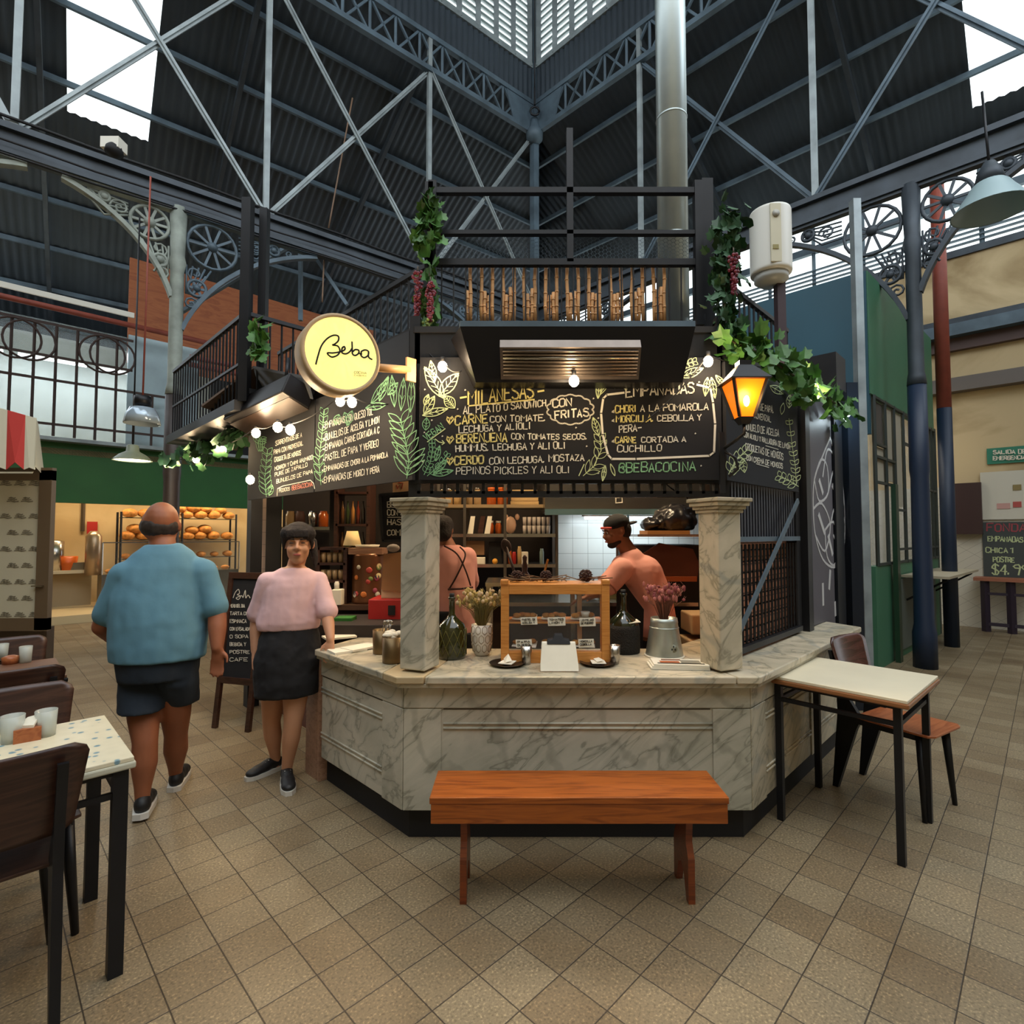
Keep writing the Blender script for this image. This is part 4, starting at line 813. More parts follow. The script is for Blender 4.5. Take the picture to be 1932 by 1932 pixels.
ivy([W(1378, 400, 3.15), W(1372, 470, 3.12), W(1368, 560, 3.1), W(1362, 640, 3.05)], 150, .045, .085, 'dark ivy climbing the right balcony post', 3, LEAF2)
ivy([W(1370, 640, 3.0), W(1440, 670, 3.15), W(1500, 710, 3.45), W(1545, 740, 3.8), W(1598, 775, 4.5)], 190, .055, .1, 'green ivy garland running over the right chalkboard', 4)
ivy([W(488, 610, 3.95), W(486, 650, 3.95), W(484, 670, 3.95)], 34, .035, .1, 'bright ivy tuft beside the tall black post on the left', 5)
ivy([W(455, 812, 4.6), W(420, 835, 5), W(370, 852, 5.5), W(328, 868, 6)], 80, .06, .13, 'ivy garland over the left string of bulbs', 6, LEAF2)
def grapes(px, py, Y, n, L, label, m=GRAPE):
    p = W(px, py, Y); t = thing('grape_bunch', label, 'grapes', p); mb = MB(); rr = random.Random(px)
    for i in range(n):
        f = i/n; rad = .032*(1-.65*f)*math.sqrt(rr.random()); an = rr.random()*6.28; mb.ell(p+V((rad*math.cos(an), rad*math.sin(an), -L*f)), .0105, 8)
    mb.build('berries', m, t); MB().tube([p+V((0, 0, .04)), p], .004, 5).build('stem', mat('vine_stem', '4a3a26'), t)
grapes(788, 515, 3.14, 70, .26, 'dark red grape bunch on the outer side of the left post'); grapes(812, 535, 3.08, 90, .22, 'bright red grape bunch on the left post'); grapes(806, 605, 3.1, 30, .09, 'small green grape bunch low on the left post', GRAPEG); grapes(1384, 480, 3.05, 80, .24, 'dark red grape bunch on the right ivy post')
# ---------------- bamboo sticks behind the balcony rail
k = 0; x = W(887, 590, 3.3).x; xe = W(1258, 590, 3.3).x; rb = random.Random(3)
while x < xe:
    for dx, h_, r_, tl in ((0, .37*rb.uniform(.93, 1.02), .011, 'tall'), (.022 if k % 2 else -.022, .2*rb.uniform(.8, 1.1), .011, 'short')):
        z0 = 2.885; p = V((x+dx, BD+.035, z0)); mb = MB(); pts = [p+V((.004*rb.uniform(-1, 1), 0, h_*j/4)) for j in range(5)]
        mb.tube(pts, r_, 8); 
        for j in (1, 2, 3): mb.tube([pts[j]-V((0, 0, .004)), pts[j]+V((0, 0, .004))], r_*1.22, 8)
        tag(mb.build('bamboo_stick', BAMBOO), tl+' bamboo stick, '+ordn(k)+' '+tl+' one from the left behind the balcony railing', 'bamboo stick', 'bamboo sticks behind the balcony railing')
    x += .068; k += 1
# ---------------- smoke duct, water heater, poles, drainpipe
d0 = W(1270, 480, 4.3); t = thing('exhaust_duct', 'tall round metal exhaust duct rising behind the right of the balcony', 'duct', (d0.x, d0.y, 2.9)); rr_ = .122
MB().lathe([(rr_, 2.9), (rr_, 11)], (d0.x, d0.y, 0), 28).build('pipe', DUCT, t)
for z in (3.95, 4.95, 6.3, 6.9): MB().lathe([(rr_+.001, z), (rr_+.005, z+.01), (rr_+.001, z+.02)], (d0.x, d0.y, 0), 28).build('seam_ring', DUCT, t)
wb = W(1455, 520, 3.9); t = thing('water_heater', 'white cylindrical electric water heater on a dark pole', 'water heater', wb); rw = .143; wp = V((wb.x, wb.y, 0)); z0, z1 = wb.z+.02, W(1455, 402, 3.9).z
MB().lathe([(rw*.8, z0-.02), (rw*.97, z0-.012), (rw, z0), (rw, z0+.01), (rw, z1-.02), (rw, z1-.012), (rw*.97, z1), (rw*.93, z1), (rw*.5, z1+.002)], wp, 32).build('tank', mat('heater_white', 'd6d4cb', .35), t)
MB().lathe([(rw*.55, z0-.09), (rw*.82, z0-.06), (rw*.82, z0-.02)], wp, 32).build('bottom_cap', mat('cap_grey', 'a8a9a4', .4), t)
MB().box((wb.x-.03, wb.y-rw+.004, (z0+z1)/2), (.075, .012, z1-z0-.03)).build('control_strip', mat('strip', 'c6bfa6', .4), t)
MB().lathe([(.024, 0), (.026, .008)], (wb.x-.03, wb.y-rw-.002, z1-.09), 16, m=M.Rotation(R(90), 3, 'X')).build('dial', mat('dialgrey', '9d9b92'), t); MB().box((wb.x-.035, wb.y-rw-.004, z0+.12), (.04, .006, .03)).build('label_plate', mat('gold', '8f8452', .4), t)
tag(MB().bar((wb.x+.06, wb.y, 2.5), (wb.x+.06, wb.y, z0-.05), .06).build('pole', mat('rusty_pole', '3c2b30', .6)), 'dark square pole under the white water heater', 'pole')
g1 = V((4.02, 6.05, 0)); g1 = W(1635, 1200, 5.9); g1.z = 0
struct(MB().bar(g1, g1+V((0, 0, 5.3)), .085).build('frame_steel_post', GREY))
tag(MB().tube([(6.05, 7.45, 3.3), (6.05, 7.45, 6.6)], .085, 14).build('drainpipe', RUST), 'rust red drainpipe in front of the right beam', 'pipe')
tag(MB().tube([(6.05, 7.45, 0), (6.05, 7.45, 3.3)], .087, 14).build('drainpipe', BLUED), 'navy painted lower length of the red drainpipe', 'pipe')
# kiosk right side: slats, grille, brick oven wall, brace, drawing panel
def kr(a, z, d=0): return V((FX1, FD, 0))+KR*a+KRN*d+V((0, 0, z))
t = thing('slatted_screen', 'dark upright slats above the brick grille on the right side', 'screen', kr(.6, 1.5))
for i in range(26): MB().bar(kr(.03+i*.046, 1.5, -.03), kr(.03+i*.046, 1.86, -.03), .036, .02, up=KR).build('slat', mat('slat_grey', '30323a', .5, var=.2), t)
MB().bar(kr(0, 1.51, .0), kr(1.2, 1.51, .0), .05, .03).build('rail', GREY2, t)
t = thing('iron_grille', 'black iron grille in front of the brick wall beside the right pillar', 'grille', kr(.6, .9))
for i in range(20): MB().bar(kr(.03+i*.06, .86, 0), kr(.03+i*.06, 1.48, 0), .012).build('bar', BLACK, t)
for i in range(9): MB().bar(kr(0, .9+i*.068, -.012), kr(1.2, .9+i*.068, -.012), .008).build('cross_bar', BLACK, t)
MB().bar(kr(0, .87, .01), kr(1.2, .87, .01), .04, .035).build('sill_bar', BLACK, t)
br_ = MB().slab([kr(.02, .84, -.07), kr(1.2, .84, -.07), kr(1.2, 1.5, -.07), kr(.02, 1.5, -.07)], -KRN, .08); 
o = br_.build('wall_brick', BRICK); struct(o)
struct(MB().slab([kr(.02, 1.5, -.08), kr(1.2, 1.5, -.08), kr(1.2, 1.87, -.08), kr(.02, 1.87, -.08)], -KRN, .02).build('wall_slat_backing', BLACKM))
tag(MB().bar(kr(.08, 1.0, .04), kr(1.12, 1.78, .04), .035, .012, up=KRN).build('diagonal_brace', GREY2), 'grey diagonal flat bar across the slatted screen and grille', 'bar')
struct(MB().slab([kr(1.2, .84), kr(1.34, .84), kr(1.34, 2.6), kr(1.2, 2.6)], -KRN, .1).build('wall_black_post', BLACKM))
t = thing('drawing_panel', 'grey board with a white artichoke drawing beside the green shop', 'panel', kr(1.8, 0))
MB().slab([kr(1.36, .84), kr(1.84, .84), kr(1.84, 0), kr(2.14, 0), kr(2.14, 2.68), kr(1.36, 2.68)], -KRN, .05).build('panel', mat('panel_grey', '4a474f', .5, var=.2, scale=2), t)
bd = Board(kr(1.4, 0), KRN); mb = MB(); LG = lambda pts, w_=.01: bd.line(mb, cr(pts, 4), w_)
LG([(1566, 826), (1550, 865), (1536, 905), (1534, 960), (1538, 1010), (1552, 1055), (1574, 1070), (1590, 1045), (1594, 990), (1590, 920), (1578, 870), (1566, 826)], .02)
for pts in ([(1536, 905), (1548, 868), (1560, 880), (1562, 930), (1545, 945), (1536, 905)], [(1562, 930), (1575, 880), (1588, 905), (1590, 960), (1574, 945)], [(1534, 960), (1550, 950), (1566, 990), (1556, 1040), (1538, 1010)], [(1566, 990), (1578, 950), (1594, 990), (1586, 1040), (1572, 1010)], [(1556, 1000), (1572, 985), (1580, 1030), (1574, 1066), (1560, 1050), (1556, 1000)], [(1552, 900), (1560, 850), (1572, 860), (1574, 900)]): LG(pts, .02)
for x0, y0, x1, y1 in ((1545, 905, 1552, 930), (1570, 915, 1582, 945), (1544, 970, 1555, 1005), (1575, 985, 1586, 1015), (1562, 1010, 1570, 1045), (1566, 1075, 1564, 1110), (1552, 1100, 1553, 1140), (1575, 1135, 1576, 1160)): bd.line(mb, [(x0, y0), (x1, y1)], .045)
mb.build('white_drawing', mat('drawing_white', 'b9b8b8', .8), t)
struct(MB().slab([kr(2.16, 0, .02), kr(2.4, 0, .02), kr(2.4, 2.9, .02), kr(2.16, 2.9, .02)], -KRN, .12).build('wall_black_pier', mat('pier_black', '0f141b', .3)))
tag(MB().bar(kr(2.55, 0, .05), kr(2.55, 2.9, .05), .1).build('post', mat('navy_post', '101a26', .35)), 'glossy navy post left of the steel post', 'post')
tag(MB().box(kr(2.3, 2.95, -.1), (.3, .3, .3), rz=R(45)).build('junction_box', BLACK), 'black box above the right end of the ivy', 'box')
# ---------------- green shop
G0 = V((4.15, 6.15, 0)); GU = V((.745, .667, 0)).normalized(); GN = V((GU.y, -GU.x, 0)); GB = V((-.7071, .7071, 0))
def gr(a, z, d=0): return G0+GU*a+GN*d+V((0, 0, z))
struct(MB().slab([gr(0, 3.17), gr(3.3, 3.17), gr(3.3, 4.62), gr(0, 4.62)], -GN, .1).build('wall_green_upper', GREEN))
struct(MB().slab([G0+V((-.02, .0, 2.7)), G0+GB*2.2+V((0, 0, 2.7)), G0+GB*2.2+V((0, 0, 4.62)), G0+V((-.02, 0, 4.62))], V((.7, .7, 0)), .08).build('wall_teal_upper', TEAL))
struct(MB().slab([gr(0, 0), gr(3.3, 0), gr(3.3, 1.17), gr(0, 1.17)], -GN, .1).build('wall_green_base', GREEN))
tag(MB().slab([gr(.75, .1, .01), gr(2.9, .1, .01), gr(2.9, .98, .01), gr(.75, .98, .01)], GN, .02).build('grey_panel', mat('shop_grey_panel', '56605c', .5)), 'grey rectangular panel on the green shop base', 'panel')
struct(MB().slab([gr(3.3, 0), gr(3.42, 0), gr(3.42, 3.2), gr(3.3, 3.2)], -GN, .2).build('wall_shop_jamb', mat('jamb', '2f4038')))
struct(MB().slab([gr(.1, 1.17, -.05), gr(3.3, 1.17, -.05), gr(3.3, 3.17, -.05), gr(.1, 3.17, -.05)], -GN, .01).build('window_3', WINDOWG))
mb = MB()
for a in (.1, .55, .95, 1.4, 1.85, 2.3, 2.7, 3.05, 3.3): mb.bar(gr(a, 1.17), gr(a, 3.17), .03)
for a0, a1, z in ((.1, .95, 2.15), (.1, .55, 2.6), (.95, 1.4, 1.85), (1.4, 1.85, 2.75), (.95, 3.3, 1.35), (1.85, 2.3, 1.6), (2.3, 3.3, 2.2), (.1, 3.3, 3.15), (.1, 3.3, 1.19), (.1, .95, 2.45)): mb.bar(gr(a0, z), gr(a1, z), .03)
struct(mb.build('window_3_frame', mat('frame_dark', '2c3431', .5)))
struct(MB().slab([gr(.6, 0, .03), gr(.72, 0, .03), gr(.72, 2.15, .03), gr(.6, 2.15, .03)], GN, .05).build('frame_green_post', mat('dark_green', '1c3a26', .4)))
for (a0, a1, z0, z1, lb) in ((.12, .53, 2.62, 3.12, 'dark'), (.12, .53, 2.17, 2.58, 'pale'), (.57, .93, 2.2, 3.12, 'pale'), (.97, 1.38, 1.9, 3.12, 'pale')):
    struct(MB().slab([gr(a0, z0, -.03), gr(a1, z0, -.03), gr(a1, z1, -.03), gr(a0, z1, -.03)], GN, .01).build('window_3_panel', mat('pane_'+lb, '4a4540' if lb == 'dark' else 'a39d8c', .6)))
struct(MB().slab([gr(0, 0, -1.6), gr(3.3, 0, -1.6), gr(3.3, 4.4, -1.6), gr(0, 4.4, -1.6)], -GN, .1).build('wall_shop_back', mat('shop_back', 'b3a98f', .7)))
t = thing('fold_down_shelf', 'pale fold-down shelf on the front of the green shop', 'shelf', gr(1.9, 1.0))
MB().slab([gr(1.0, 1.0, .02), gr(3.1, 1.0, .02), gr(3.1, 1.0, .5), gr(1.0, 1.0, .5)], (0, 0, 1), .03).build('board', mat('shelf_board', 'a89d86', .5), t)
for a in (1.2, 2.9): MB().bar(gr(a, .98, .45), gr(a, .7, .03), .025).build('bracket', BLACK, t)
for k, (a, z, h_) in enumerate(((1.05, 2.12, 0), (1.05, 1.75, 0))):
    s_ = tag(MB().slab([gr(.12, z, -.9), gr(1.3, z, -.9), gr(1.3, z, -1.2), gr(.12, z, -1.2)], (0, 0, 1), .02).build('shelf', WHITE), ['upper', 'lower'][k]+' white shelf behind the window of the green shop', 'shelf')
for k in range(3):
    t = thing('bottle', ['short red topped bottle', 'white bottle with a red label', 'tall pale bottle'][k]+' on a shelf behind the green shop window', 'bottle', gr(.9+.1*k, 1.78 if k < 2 else 1.2, -1)); p = gr(.9+.1*k, 1.78 if k < 2 else 1.2, -1)
    MB().lathe([(.035, 0), (.035, .17), (.012, .23), (.012, .27)], p, 12).build('body', WHITE if k else RED, t); MB().lathe([(.014, .27), (.014, .3)], p, 10).build('cap', RED, t)
area('shop_light', gr(1.6, 4.2, -.9), (0, 0, R(45)), 2.2, 50, (1, .9, .75), .8)
# things on the right wall
def wthing(name, label, cat, a, z, m, w_, h_, dpt=.04):
    return tag(MB().slab([wr(a-w_/2, z-h_/2, .03), wr(a+w_/2, z-h_/2, .03), wr(a+w_/2, z+h_/2, .03), wr(a-w_/2, z+h_/2, .03)], WN, dpt).build(name, m), label, cat)
def apx(px):
    k = (px-966)/F; return (k*WR0.y-WR0.x)/(WU.x-k*WU.y)
def zpy(px, py): return onplane(px, py, WR0, WN).z
a = apx(1827); wthing('meter_cabinet', 'dark brown meter cabinet on the white tiled right wall', 'cabinet', a, zpy(1827, 960), mat('cabinet_brown', '43302e', .35), .38, .85, .15)
a0, a1 = apx(1853), apx(1990)
wthing('white_board', 'white notice board above the grey chalk menu on the right wall', 'board', (a0+a1)/2, zpy(1890, 935), mat('board_white', 'd0cbbb', .3), a1-a0, .78, .04)
for k, (px, py) in enumerate(((1921, 952), (1895, 955), (1922, 920))):
    wthing('sticker', ['round red sticker', 'small pink sticker', 'brown stained sticker'][k]+' on the white notice board', 'sticker', apx(px), zpy(px, py), mat('stk%d' % k, ['b5524a', 'c89a90', '8d7a4a'][k]), [.1, .16, .1][k], .09, .05)
t = thing('chalk_menu', 'grey chalk menu board with a price above the high table', 'menu board', wr(a0+.5, 1.2)); zt_, zb_ = zpy(1890, 985), zpy(1890, 1095)
MB().slab([wr(a0, zb_, .03), wr(a1, zb_, .03), wr(a1, zt_, .03), wr(a0, zt_, .03)], WN, .03).build('panel', mat('chalk_grey', '3f4442', .7), t)
bw = Board(wr(0, 0, .062), WN); mb, mr = MB(), MB()
bw.text(mr, 'FONDA', 1862, 1002, 1936, 1002, 14, .02); bw.text(mb, 'EMPANADAS', 1864, 1021, 1930, 1023, 9, .015); bw.text(mb, 'CHICA 1', 1860, 1042, 1912, 1043, 9, .015); bw.text(mb, 'POSTRE', 1874, 1060, 1914, 1061, 9, .015); bw.text(mb, '$4.99', 1872, 1084, 1940, 1085, 18, .02)
mb.build('lettering', CLG, t); mr.build('heading', mat('chalk_red', 'a04a50', .9), t)
t = thing('green_sign', 'green exit direction sign high on the beige right wall', 'sign', wr(a0+.3, 2.6)); z_ = zpy(1900, 859)
MB().slab([wr(apx(1867), z_-.13, .02), wr(apx(1867)+.9, z_-.13, .02), wr(apx(1867)+.9, z_+.13, .02), wr(apx(1867), z_+.13, .02)], WN, .02).build('plate', mat('sign_green', '2d7d63', .5), t)
mb = MB(); bw.text(mb, 'SALIDA DE', 1874, 857, 1935, 855, 7, .015); bw.text(mb, 'EMERGENCIA', 1874, 868, 1935, 866, 7, .015); mb.build('lettering', PAPER, t)
t = thing('high_table', 'narrow orange-brown high table with dark legs against the right wall', 'table', wr(1.1, 0, .4)); zt_ = .8
MB().slab([wr(apx(1838), zt_, .1), wr(3.5, zt_, .1), wr(3.5, zt_, .5), wr(apx(1838), zt_, .5)], (0, 0, 1), .05).build('tabletop', mat('high_table_top', '9a5f45', .5), t)
for a in (apx(1858), apx(1905), 2.6): MB().bar(wr(a, 0, .42), wr(a, zt_, .42), .08).build('leg', mat('table_leg_dark', '2c2230', .5), t)
MB().bar(wr(apx(1858), .6, .42), wr(2.6, .6, .42), .04).bar(wr(apx(1858), .12, .42), wr(2.6, .12, .42), .05).build('stretcher', mat('table_leg_dark', '2c2230', .5), t)
# big dome pendant at right edge
p = W(1868, 360, 5.4); t = thing('dome_pendant', 'large enamel dome pendant lamp at the right edge of the hall', 'lamp', p)
MB().lathe([(.03, .12), (.12, .09), (.16, .05), (.2, -.02), (.32, -.2), (.33, -.21), (.315, -.2), (.19, -.03), (.02, .05)], p, 28).build('shade', mat('enamel_blue', '8fa3a6', .4), t)
MB().lathe([(.05, .3), (.1, .2), (.13, .08), (.03, .1)], p, 20).build('cap', DGREY, t); MB().tube([p+V((0, 0, .3)), p+V((0, .05, 1.1))], .012).build('cord', BLACK, t)
# left pendants
p = W(250, 868, 5.6); t = thing('pendant_lamp', 'green enamel pendant lamp lit from inside in front of the fascia', 'lamp', p)
MB().lathe([(.04, .16), (.055, .15), (.06, .09), (.12, .055), (.175, .0), (.18, -.01), (.17, 0), (.1, .04), (.02, .06)], p, 28).build('shade', mat('enamel_green', '6d7560', .4), t)
MB().lathe([(.0001, .0), (.168, .0)], p+V((0, 0, .004)), 24).build('lit_disc', mat('lit_disc', (1, .97, .85, 1), emit=3), t, smooth=False); MB().tube([p+V((0, 0, .15)), p+V((0, 0, 2.6))], .008).build('cord', BLACK, t); point('pendant_light', p+V((0, 0, -.05)), 14, (1, .95, .8), .08)
p = W(268, 800, 5.0); t = thing('glass_pendant', 'ribbed glass dome lamp hanging above the green pendant', 'lamp', p)
MB().lathe([(.06, .16), (.1, .15), (.135, .08), (.15, 0), (.145, 0), (.125, .08), (.05, .14)], p, 24).build('dome', mat('ribbed_glass', '9fb0bd', .15, .3), t); MB().lathe([(.07, .17), (.075, .22), (.07, .26)], p, 16).build('cap', BLACK, t); MB().tube([p+V((0, 0, .26)), p+V((0, .02, 2.4))], .008).build('cord', RUST, t)
# cctv
p = W(215, 275, 5.8); t = thing('security_camera', 'white boxy security camera with a black lens under the left beam', 'camera', p)
MB().box(p, (.2, .14, .12)).build('body', WHITE, t); MB().lathe([(.01, -.02), (.08, -.1), (.09, -.16), (.03, -.2)], p+V((.02, -.02, .06)), 16).build('dome', BLACKM, t)
# hanging ropes
for k, pts in enumerate(([W(512, 395, 7.5), W(505, 520, 7.5)], [W(665, 185, 8.5), W(620, 430, 8.5)], [W(612, 470, 8), W(608, 570, 8)])): wire(pts, ['short wire under the left beam near the black post', 'brown rope hanging from the brace crossing', 'brown rope hanging below the left beam'][k], 0, .012, 'rope', mat('rope', '7a5f4a'), 'rope')
# ---------------- bench
bz = .45; yb0, yb1 = 2.27, 2.53
xb0, xb1 = W(810, 1490, yb0).x, W(1376, 1488, yb0).x
t = thing('bench', 'orange-brown wooden bench in front of the marble counter', 'bench', ((xb0+xb1)/2, 2.4, 0))
MB().add([(xb0, yb0, bz-.028), (xb1, yb0, bz-.028), (xb1, yb1, bz-.028), (xb0, yb1, bz-.028), (xb0, yb0, bz), (xb1, yb0, bz), (xb1, yb1, bz), (xb0, yb1, bz)], [(3, 2, 1, 0), (4, 5, 6, 7), (0, 1, 5, 4), (1, 2, 6, 5), (2, 3, 7, 6), (3, 0, 4, 7)]).build('seat', BENCH, t, bevel=.004)
for y in (yb0+.014, yb1-.014): MB().box(((xb0+xb1)/2, y, bz-.068), (xb1-xb0-.012, .022, .08)).build('apron', BENCH, t, bevel=.002)
for x in (xb0+.125, xb1-.165):
    y0, y1, ym = yb0+.03, yb1-.03, (yb0+yb1)/2; zt_ = bz-.028
    MB().slab([(x, y0, 0), (x, y0+.03, 0), (x, ym-.035, .1), (x, ym, .125), (x, ym+.035, .1), (x, y1-.03, 0), (x, y1, 0), (x, y1, .18), (x, y1-.03, .24), (x, y1-.01, zt_), (x, y0+.01, zt_), (x, y0+.03, .24), (x, y0, .18)], (1, 0, 0), .028).build('leg', wood_mat('bench_leg', '5e2a12', '7a3a18', scale=2), t)
# ---------------- tables
def table(loc, rz, lx, ly, label, top, edge, inset=.05, name='table', h=.75, leg=.032):
    t = thing(name, label, 'table', loc, rz)
    MB().box((0, 0, h-.008), (lx, ly, .016)).build('tabletop', top, t, world=False, bevel=.003); MB().box((0, 0, h-.028), (lx+.012, ly+.012, .024)).build('edge_band', edge, t, world=False, bevel=.006)
    for sx in (-1, 1):
        for sy in (-1, 1): MB().box((sx*(lx/2-inset), sy*(ly/2-inset), (h-.04)/2), (leg, leg, h-.04)).build('leg', BLACK, t, world=False)
    for sy in (-1, 1):
        for z in (h-.05, h-.13): MB().box((0, sy*(ly/2-inset), z), (lx-2*inset, .02, .02)).build('rail', BLACK, t, world=False)
    for sx in (-1, 1):
        for z in (h-.05, h-.13): MB().box((sx*(lx/2-inset), 0, z), (.02, ly-2*inset, .02)).build('rail', BLACK, t, world=False)
    return t
TE = mat('table_edge', '8a5a34', .4)
table((1.845, 2.955, 0), R(-48), .64, .66, 'cream topped square table with black legs beside the right end of the counter', CREAMW, TE, h=.775)
flor = mat('flowered_oilcloth', 'd5cbae', .35)
nt = flor.node_tree; b = nt.nodes['Principled BSDF']; vo = nt.nodes.new('ShaderNodeTexVoronoi'); vo.inputs['Scale'].default_value = 22; tc = nt.nodes.new('ShaderNodeTexCoord'); nt.links.new(tc.outputs['Object'], vo.inputs['Vector'])
nt.links.new(ramp(nt, vo.outputs['Distance'], [(.0, '4f7d8c'), (.2, '7f9aa0'), (.26, 'd5cbae'), (1, 'ddd3b6')]), b.inputs['Base Color'])
t1 = table((-1.90, 1.83, 0), R(45), .95, .62, 'near left table with a white flowered oilcloth top', flor, mat('oilcloth_edge', 'b9b6a2', .4), inset=.035, leg=.045)
table((-3.05, 2.93, 0), R(45), .95, .6, 'brown topped table farther back on the left', mat('brown_top', '6b4a36', .4), BLACK, inset=.04)
# ---------------- chairs
def chair(loc, rz, label, tall=0, m=DARKW, seat=None, h=.88, w=.42):
    """faces local -Y; backrest at +Y"""
    t = thing('plywood_chair', label, 'chair', loc, rz); seat = seat or m
    # seat
    n = 7; vs = []; 
    P = [(-.19, -.2), (-.15, -.225), (.15, -.225), (.19, -.2), (.185, .1), (.17, .18), (-.17, .18), (-.185, .1)]
    MB().prism(P, .45, .462).build('seat', seat, t, world=False, bevel=.003)
    # backrest curved panel
    z0, z1 = (.57, h); vs = []; fs = []; nx, nzz = 12, 8
    def yy(x, z): return .2+.11*(z-.45)/(.43)-.1*(x/.2)**2*.25
    def hw(z):
        f = (z-z0)/(z1-z0); b = w/2*(.84+.16*f)
        if f > .88: b -= .045*((f-.88)/.12)**2
        if f < .1: b -= .03*((.1-f)/.1)**2
        return b
    for s_ in (0, 1):
        for j in range(nzz*2+1):
            z = z0+(z1-z0)*j/(nzz*2)
            for i in range(nx+1):
                x = (2*i/nx-1)*hw(z); vs.append((x, yy(x, z)+s_*.011, z))
    k = (nzz*2+1)*(nx+1)
    for j in range(nzz*2):
        for i in range(nx):
            q = j*(nx+1)+i; fs += [(q, q+1, q+nx+2, q+nx+1), (k+q, k+q+nx+1, k+q+nx+2, k+q+1)]
    for i in range(nx): q = i; fs += [(q, k+q, k+q+1, q+1)]; q = nzz*2*(nx+1)+i; fs += [(q, q+1, k+q+1, k+q)]
    for j in range(nzz*2): q = j*(nx+1); fs += [(q, q+nx+1, k+q+nx+1, k+q)]; q += nx; fs += [(q, k+q, k+q+nx+1, q+nx+1)]
    MB().add(vs, fs, True).build('backrest', m, t, world=False)
    for sx in (-1, 1):
        x = sx*.155
        def plate(prof, nm): 
            MB().slab([(x-.014, y, z) for y, z in prof], (1, 0, 0), .028).build(nm, BLACK, t, world=False)
        plate([(.285, 0), (.315, 0), (.275, .46), (.28, .62), (.325, .82), (.305, .82), (.255, .62), (.14, .45), (.17, .38)], 'rear_leg')
        MB().tube([(sx*.15, -.15, .44), (sx*.185, -.175, 0)], [.024, .013], 8).build('front_leg', BLACK, t, world=False)
        MB().box((x, 0, .43), (.024, .34, .03)).build('side_rail', BLACK, t, world=False)
    MB().box((0, -.14, .43), (.3, .03, .025)).build('cross_rail', BLACK, t, world=False)
    return t
c1 = chair((-1.745, 1.835, 0), R(-135), 'nearest dark plywood chair at the flowered table, seen from behind', h=.87, w=.46)
CH_ = chair((-1.94, 2.13, 0), R(45), 'dark brown plywood chair on the far side of the flowered table')
dup(CH_, (-2.65, 2.86, 0), R(-135), 'black-brown chair backing onto the flowered table chair, facing the brown table')
dup(CH_, (-3.02, 3.24, 0), R(45), 'farthest reddish dark chair on the left beyond the brown table')
chair((2.275, 3.18, 0), R(31), 'plywood chair with orange-brown seat tucked under the cream table', m=wood_mat('chair_back_dark', '3a211c', '52302a', scale=2, rough=.25), seat=SEATW, h=.9, w=.4)
for k, (x, y) in enumerate(((-1.82, 2.02), (-2.0, 1.88))):
    pass
def glass(p, h, r, label, m=GLASS, group=None, name='drinking_glass', cat='glass'):
    return tag(MB().lathe([(r*.85, 0), (r, h), (r*.93, h), (r*.78, .012)], p, 16).build(name, m), label, cat, group)
GL2 = mat('frosted_jar', (.62, .66, .6, 1), .15, alpha=.55)
glass(Wz(22, 1400, .75), .1, .038, 'glass tumbler at the left picture edge on the flowered table', GL2); glass(Wz(86, 1388, .75), .1, .036, 'glass tumbler beside the napkin box on the flowered table', GL2)
p = Wz(52, 1396, .75); tag(MB().box(p+V((0, 0, .025)), (.08, .06, .05), R(40)).build('napkin_box', SEATW), 'small brown box on the flowered table', 'box'); tag(MB().slab([p+V((-.03, -.02, .05)), p+V((.03, -.01, .05)), p+V((.02, .03, .08)), p+V((-.02, .02, .07))], (0, 0, 1), .01).build('napkins', PAPER), 'crumpled white napkins in the brown box', 'napkins')
glass(Wz(48, 1250, .75), .1, .033, 'glass tumbler beside the sugar pot on the brown table', GL2); glass(Wz(3, 1245, .75), .1, .033, 'glass tumbler at the left edge on the brown table', GL2)
p = Wz(20, 1252, .75); tag(MB().lathe([(.04, 0), (.045, .04), (.02, .05)], p, 14).build('sugar_pot', SEATW), 'small brown pot with white sachets on the brown table', 'pot')
# ---------------- poster door & awning at left
p0, p1 = W(-10, 1190, 6.0), W(92, 1190, 6.0); zt_ = W(90, 888, 6.0).z; zb_ = W(90, 1188, 6.0).z
t = thing('poster_door', 'wood framed glass door lined with printed paper at the left edge', 'door', (p0.x, 6, zb_))
X0, X1 = p1.x-1.15, p1.x
MB().box(((X0+X1)/2, 6.0, (zb_+zt_)/2), (X1-X0-.2, .02, zt_-zb_-.15)).build('printed_panel', mat('printed_paper', 'b9b39c', .4), t)
for x in (X0+.07, X1-.07): MB().box((x, 6.0, (zb_+zt_)/2), (.14, .06, zt_-zb_)).build('stile', mat('door_frame', '5d4c38', .5), t)
for z in (zb_+.06, zt_-.04): MB().box(((X0+X1)/2, 6.0, z), (X1-X0, .06, .14)).build('rail', mat('door_frame', '5d4c38', .5), t)
MB().box((X1-.1, 5.95, W(85, 1105, 6).z), (.12, .03, .015)).build('handle', STEEL, t)
mb = MB(); bp_ = Board((X0, 5.988, 0), FN)
for i in range(9):
    for j in range(3):
        x, y = 10+j*27+(13 if i % 2 else 0), 915+i*31
        if x < 66:
            for q_ in range(3): bp_.line(mb, [(x-10+q_*2, y-q_*3.2), (x-2, y-q_*3.2-1), (x+4, y-q_*3.2+.6), (x+12-q_*3, y-q_*3.2-.4)], .012)
mb.build('printed_pattern', mat('print_grey', '77705f'), t)
struct(MB().box((X0-.5, 6.2, (zb_)/2), (3, .1, zb_)).build('wall_left_kiosk_base', mat('kiosk_base', '4a3a2a', .6)))
t = thing('striped_awning', 'cream awning with a red stripe and zigzag hem at the left edge', 'awning', W(40, 890, 5.5))
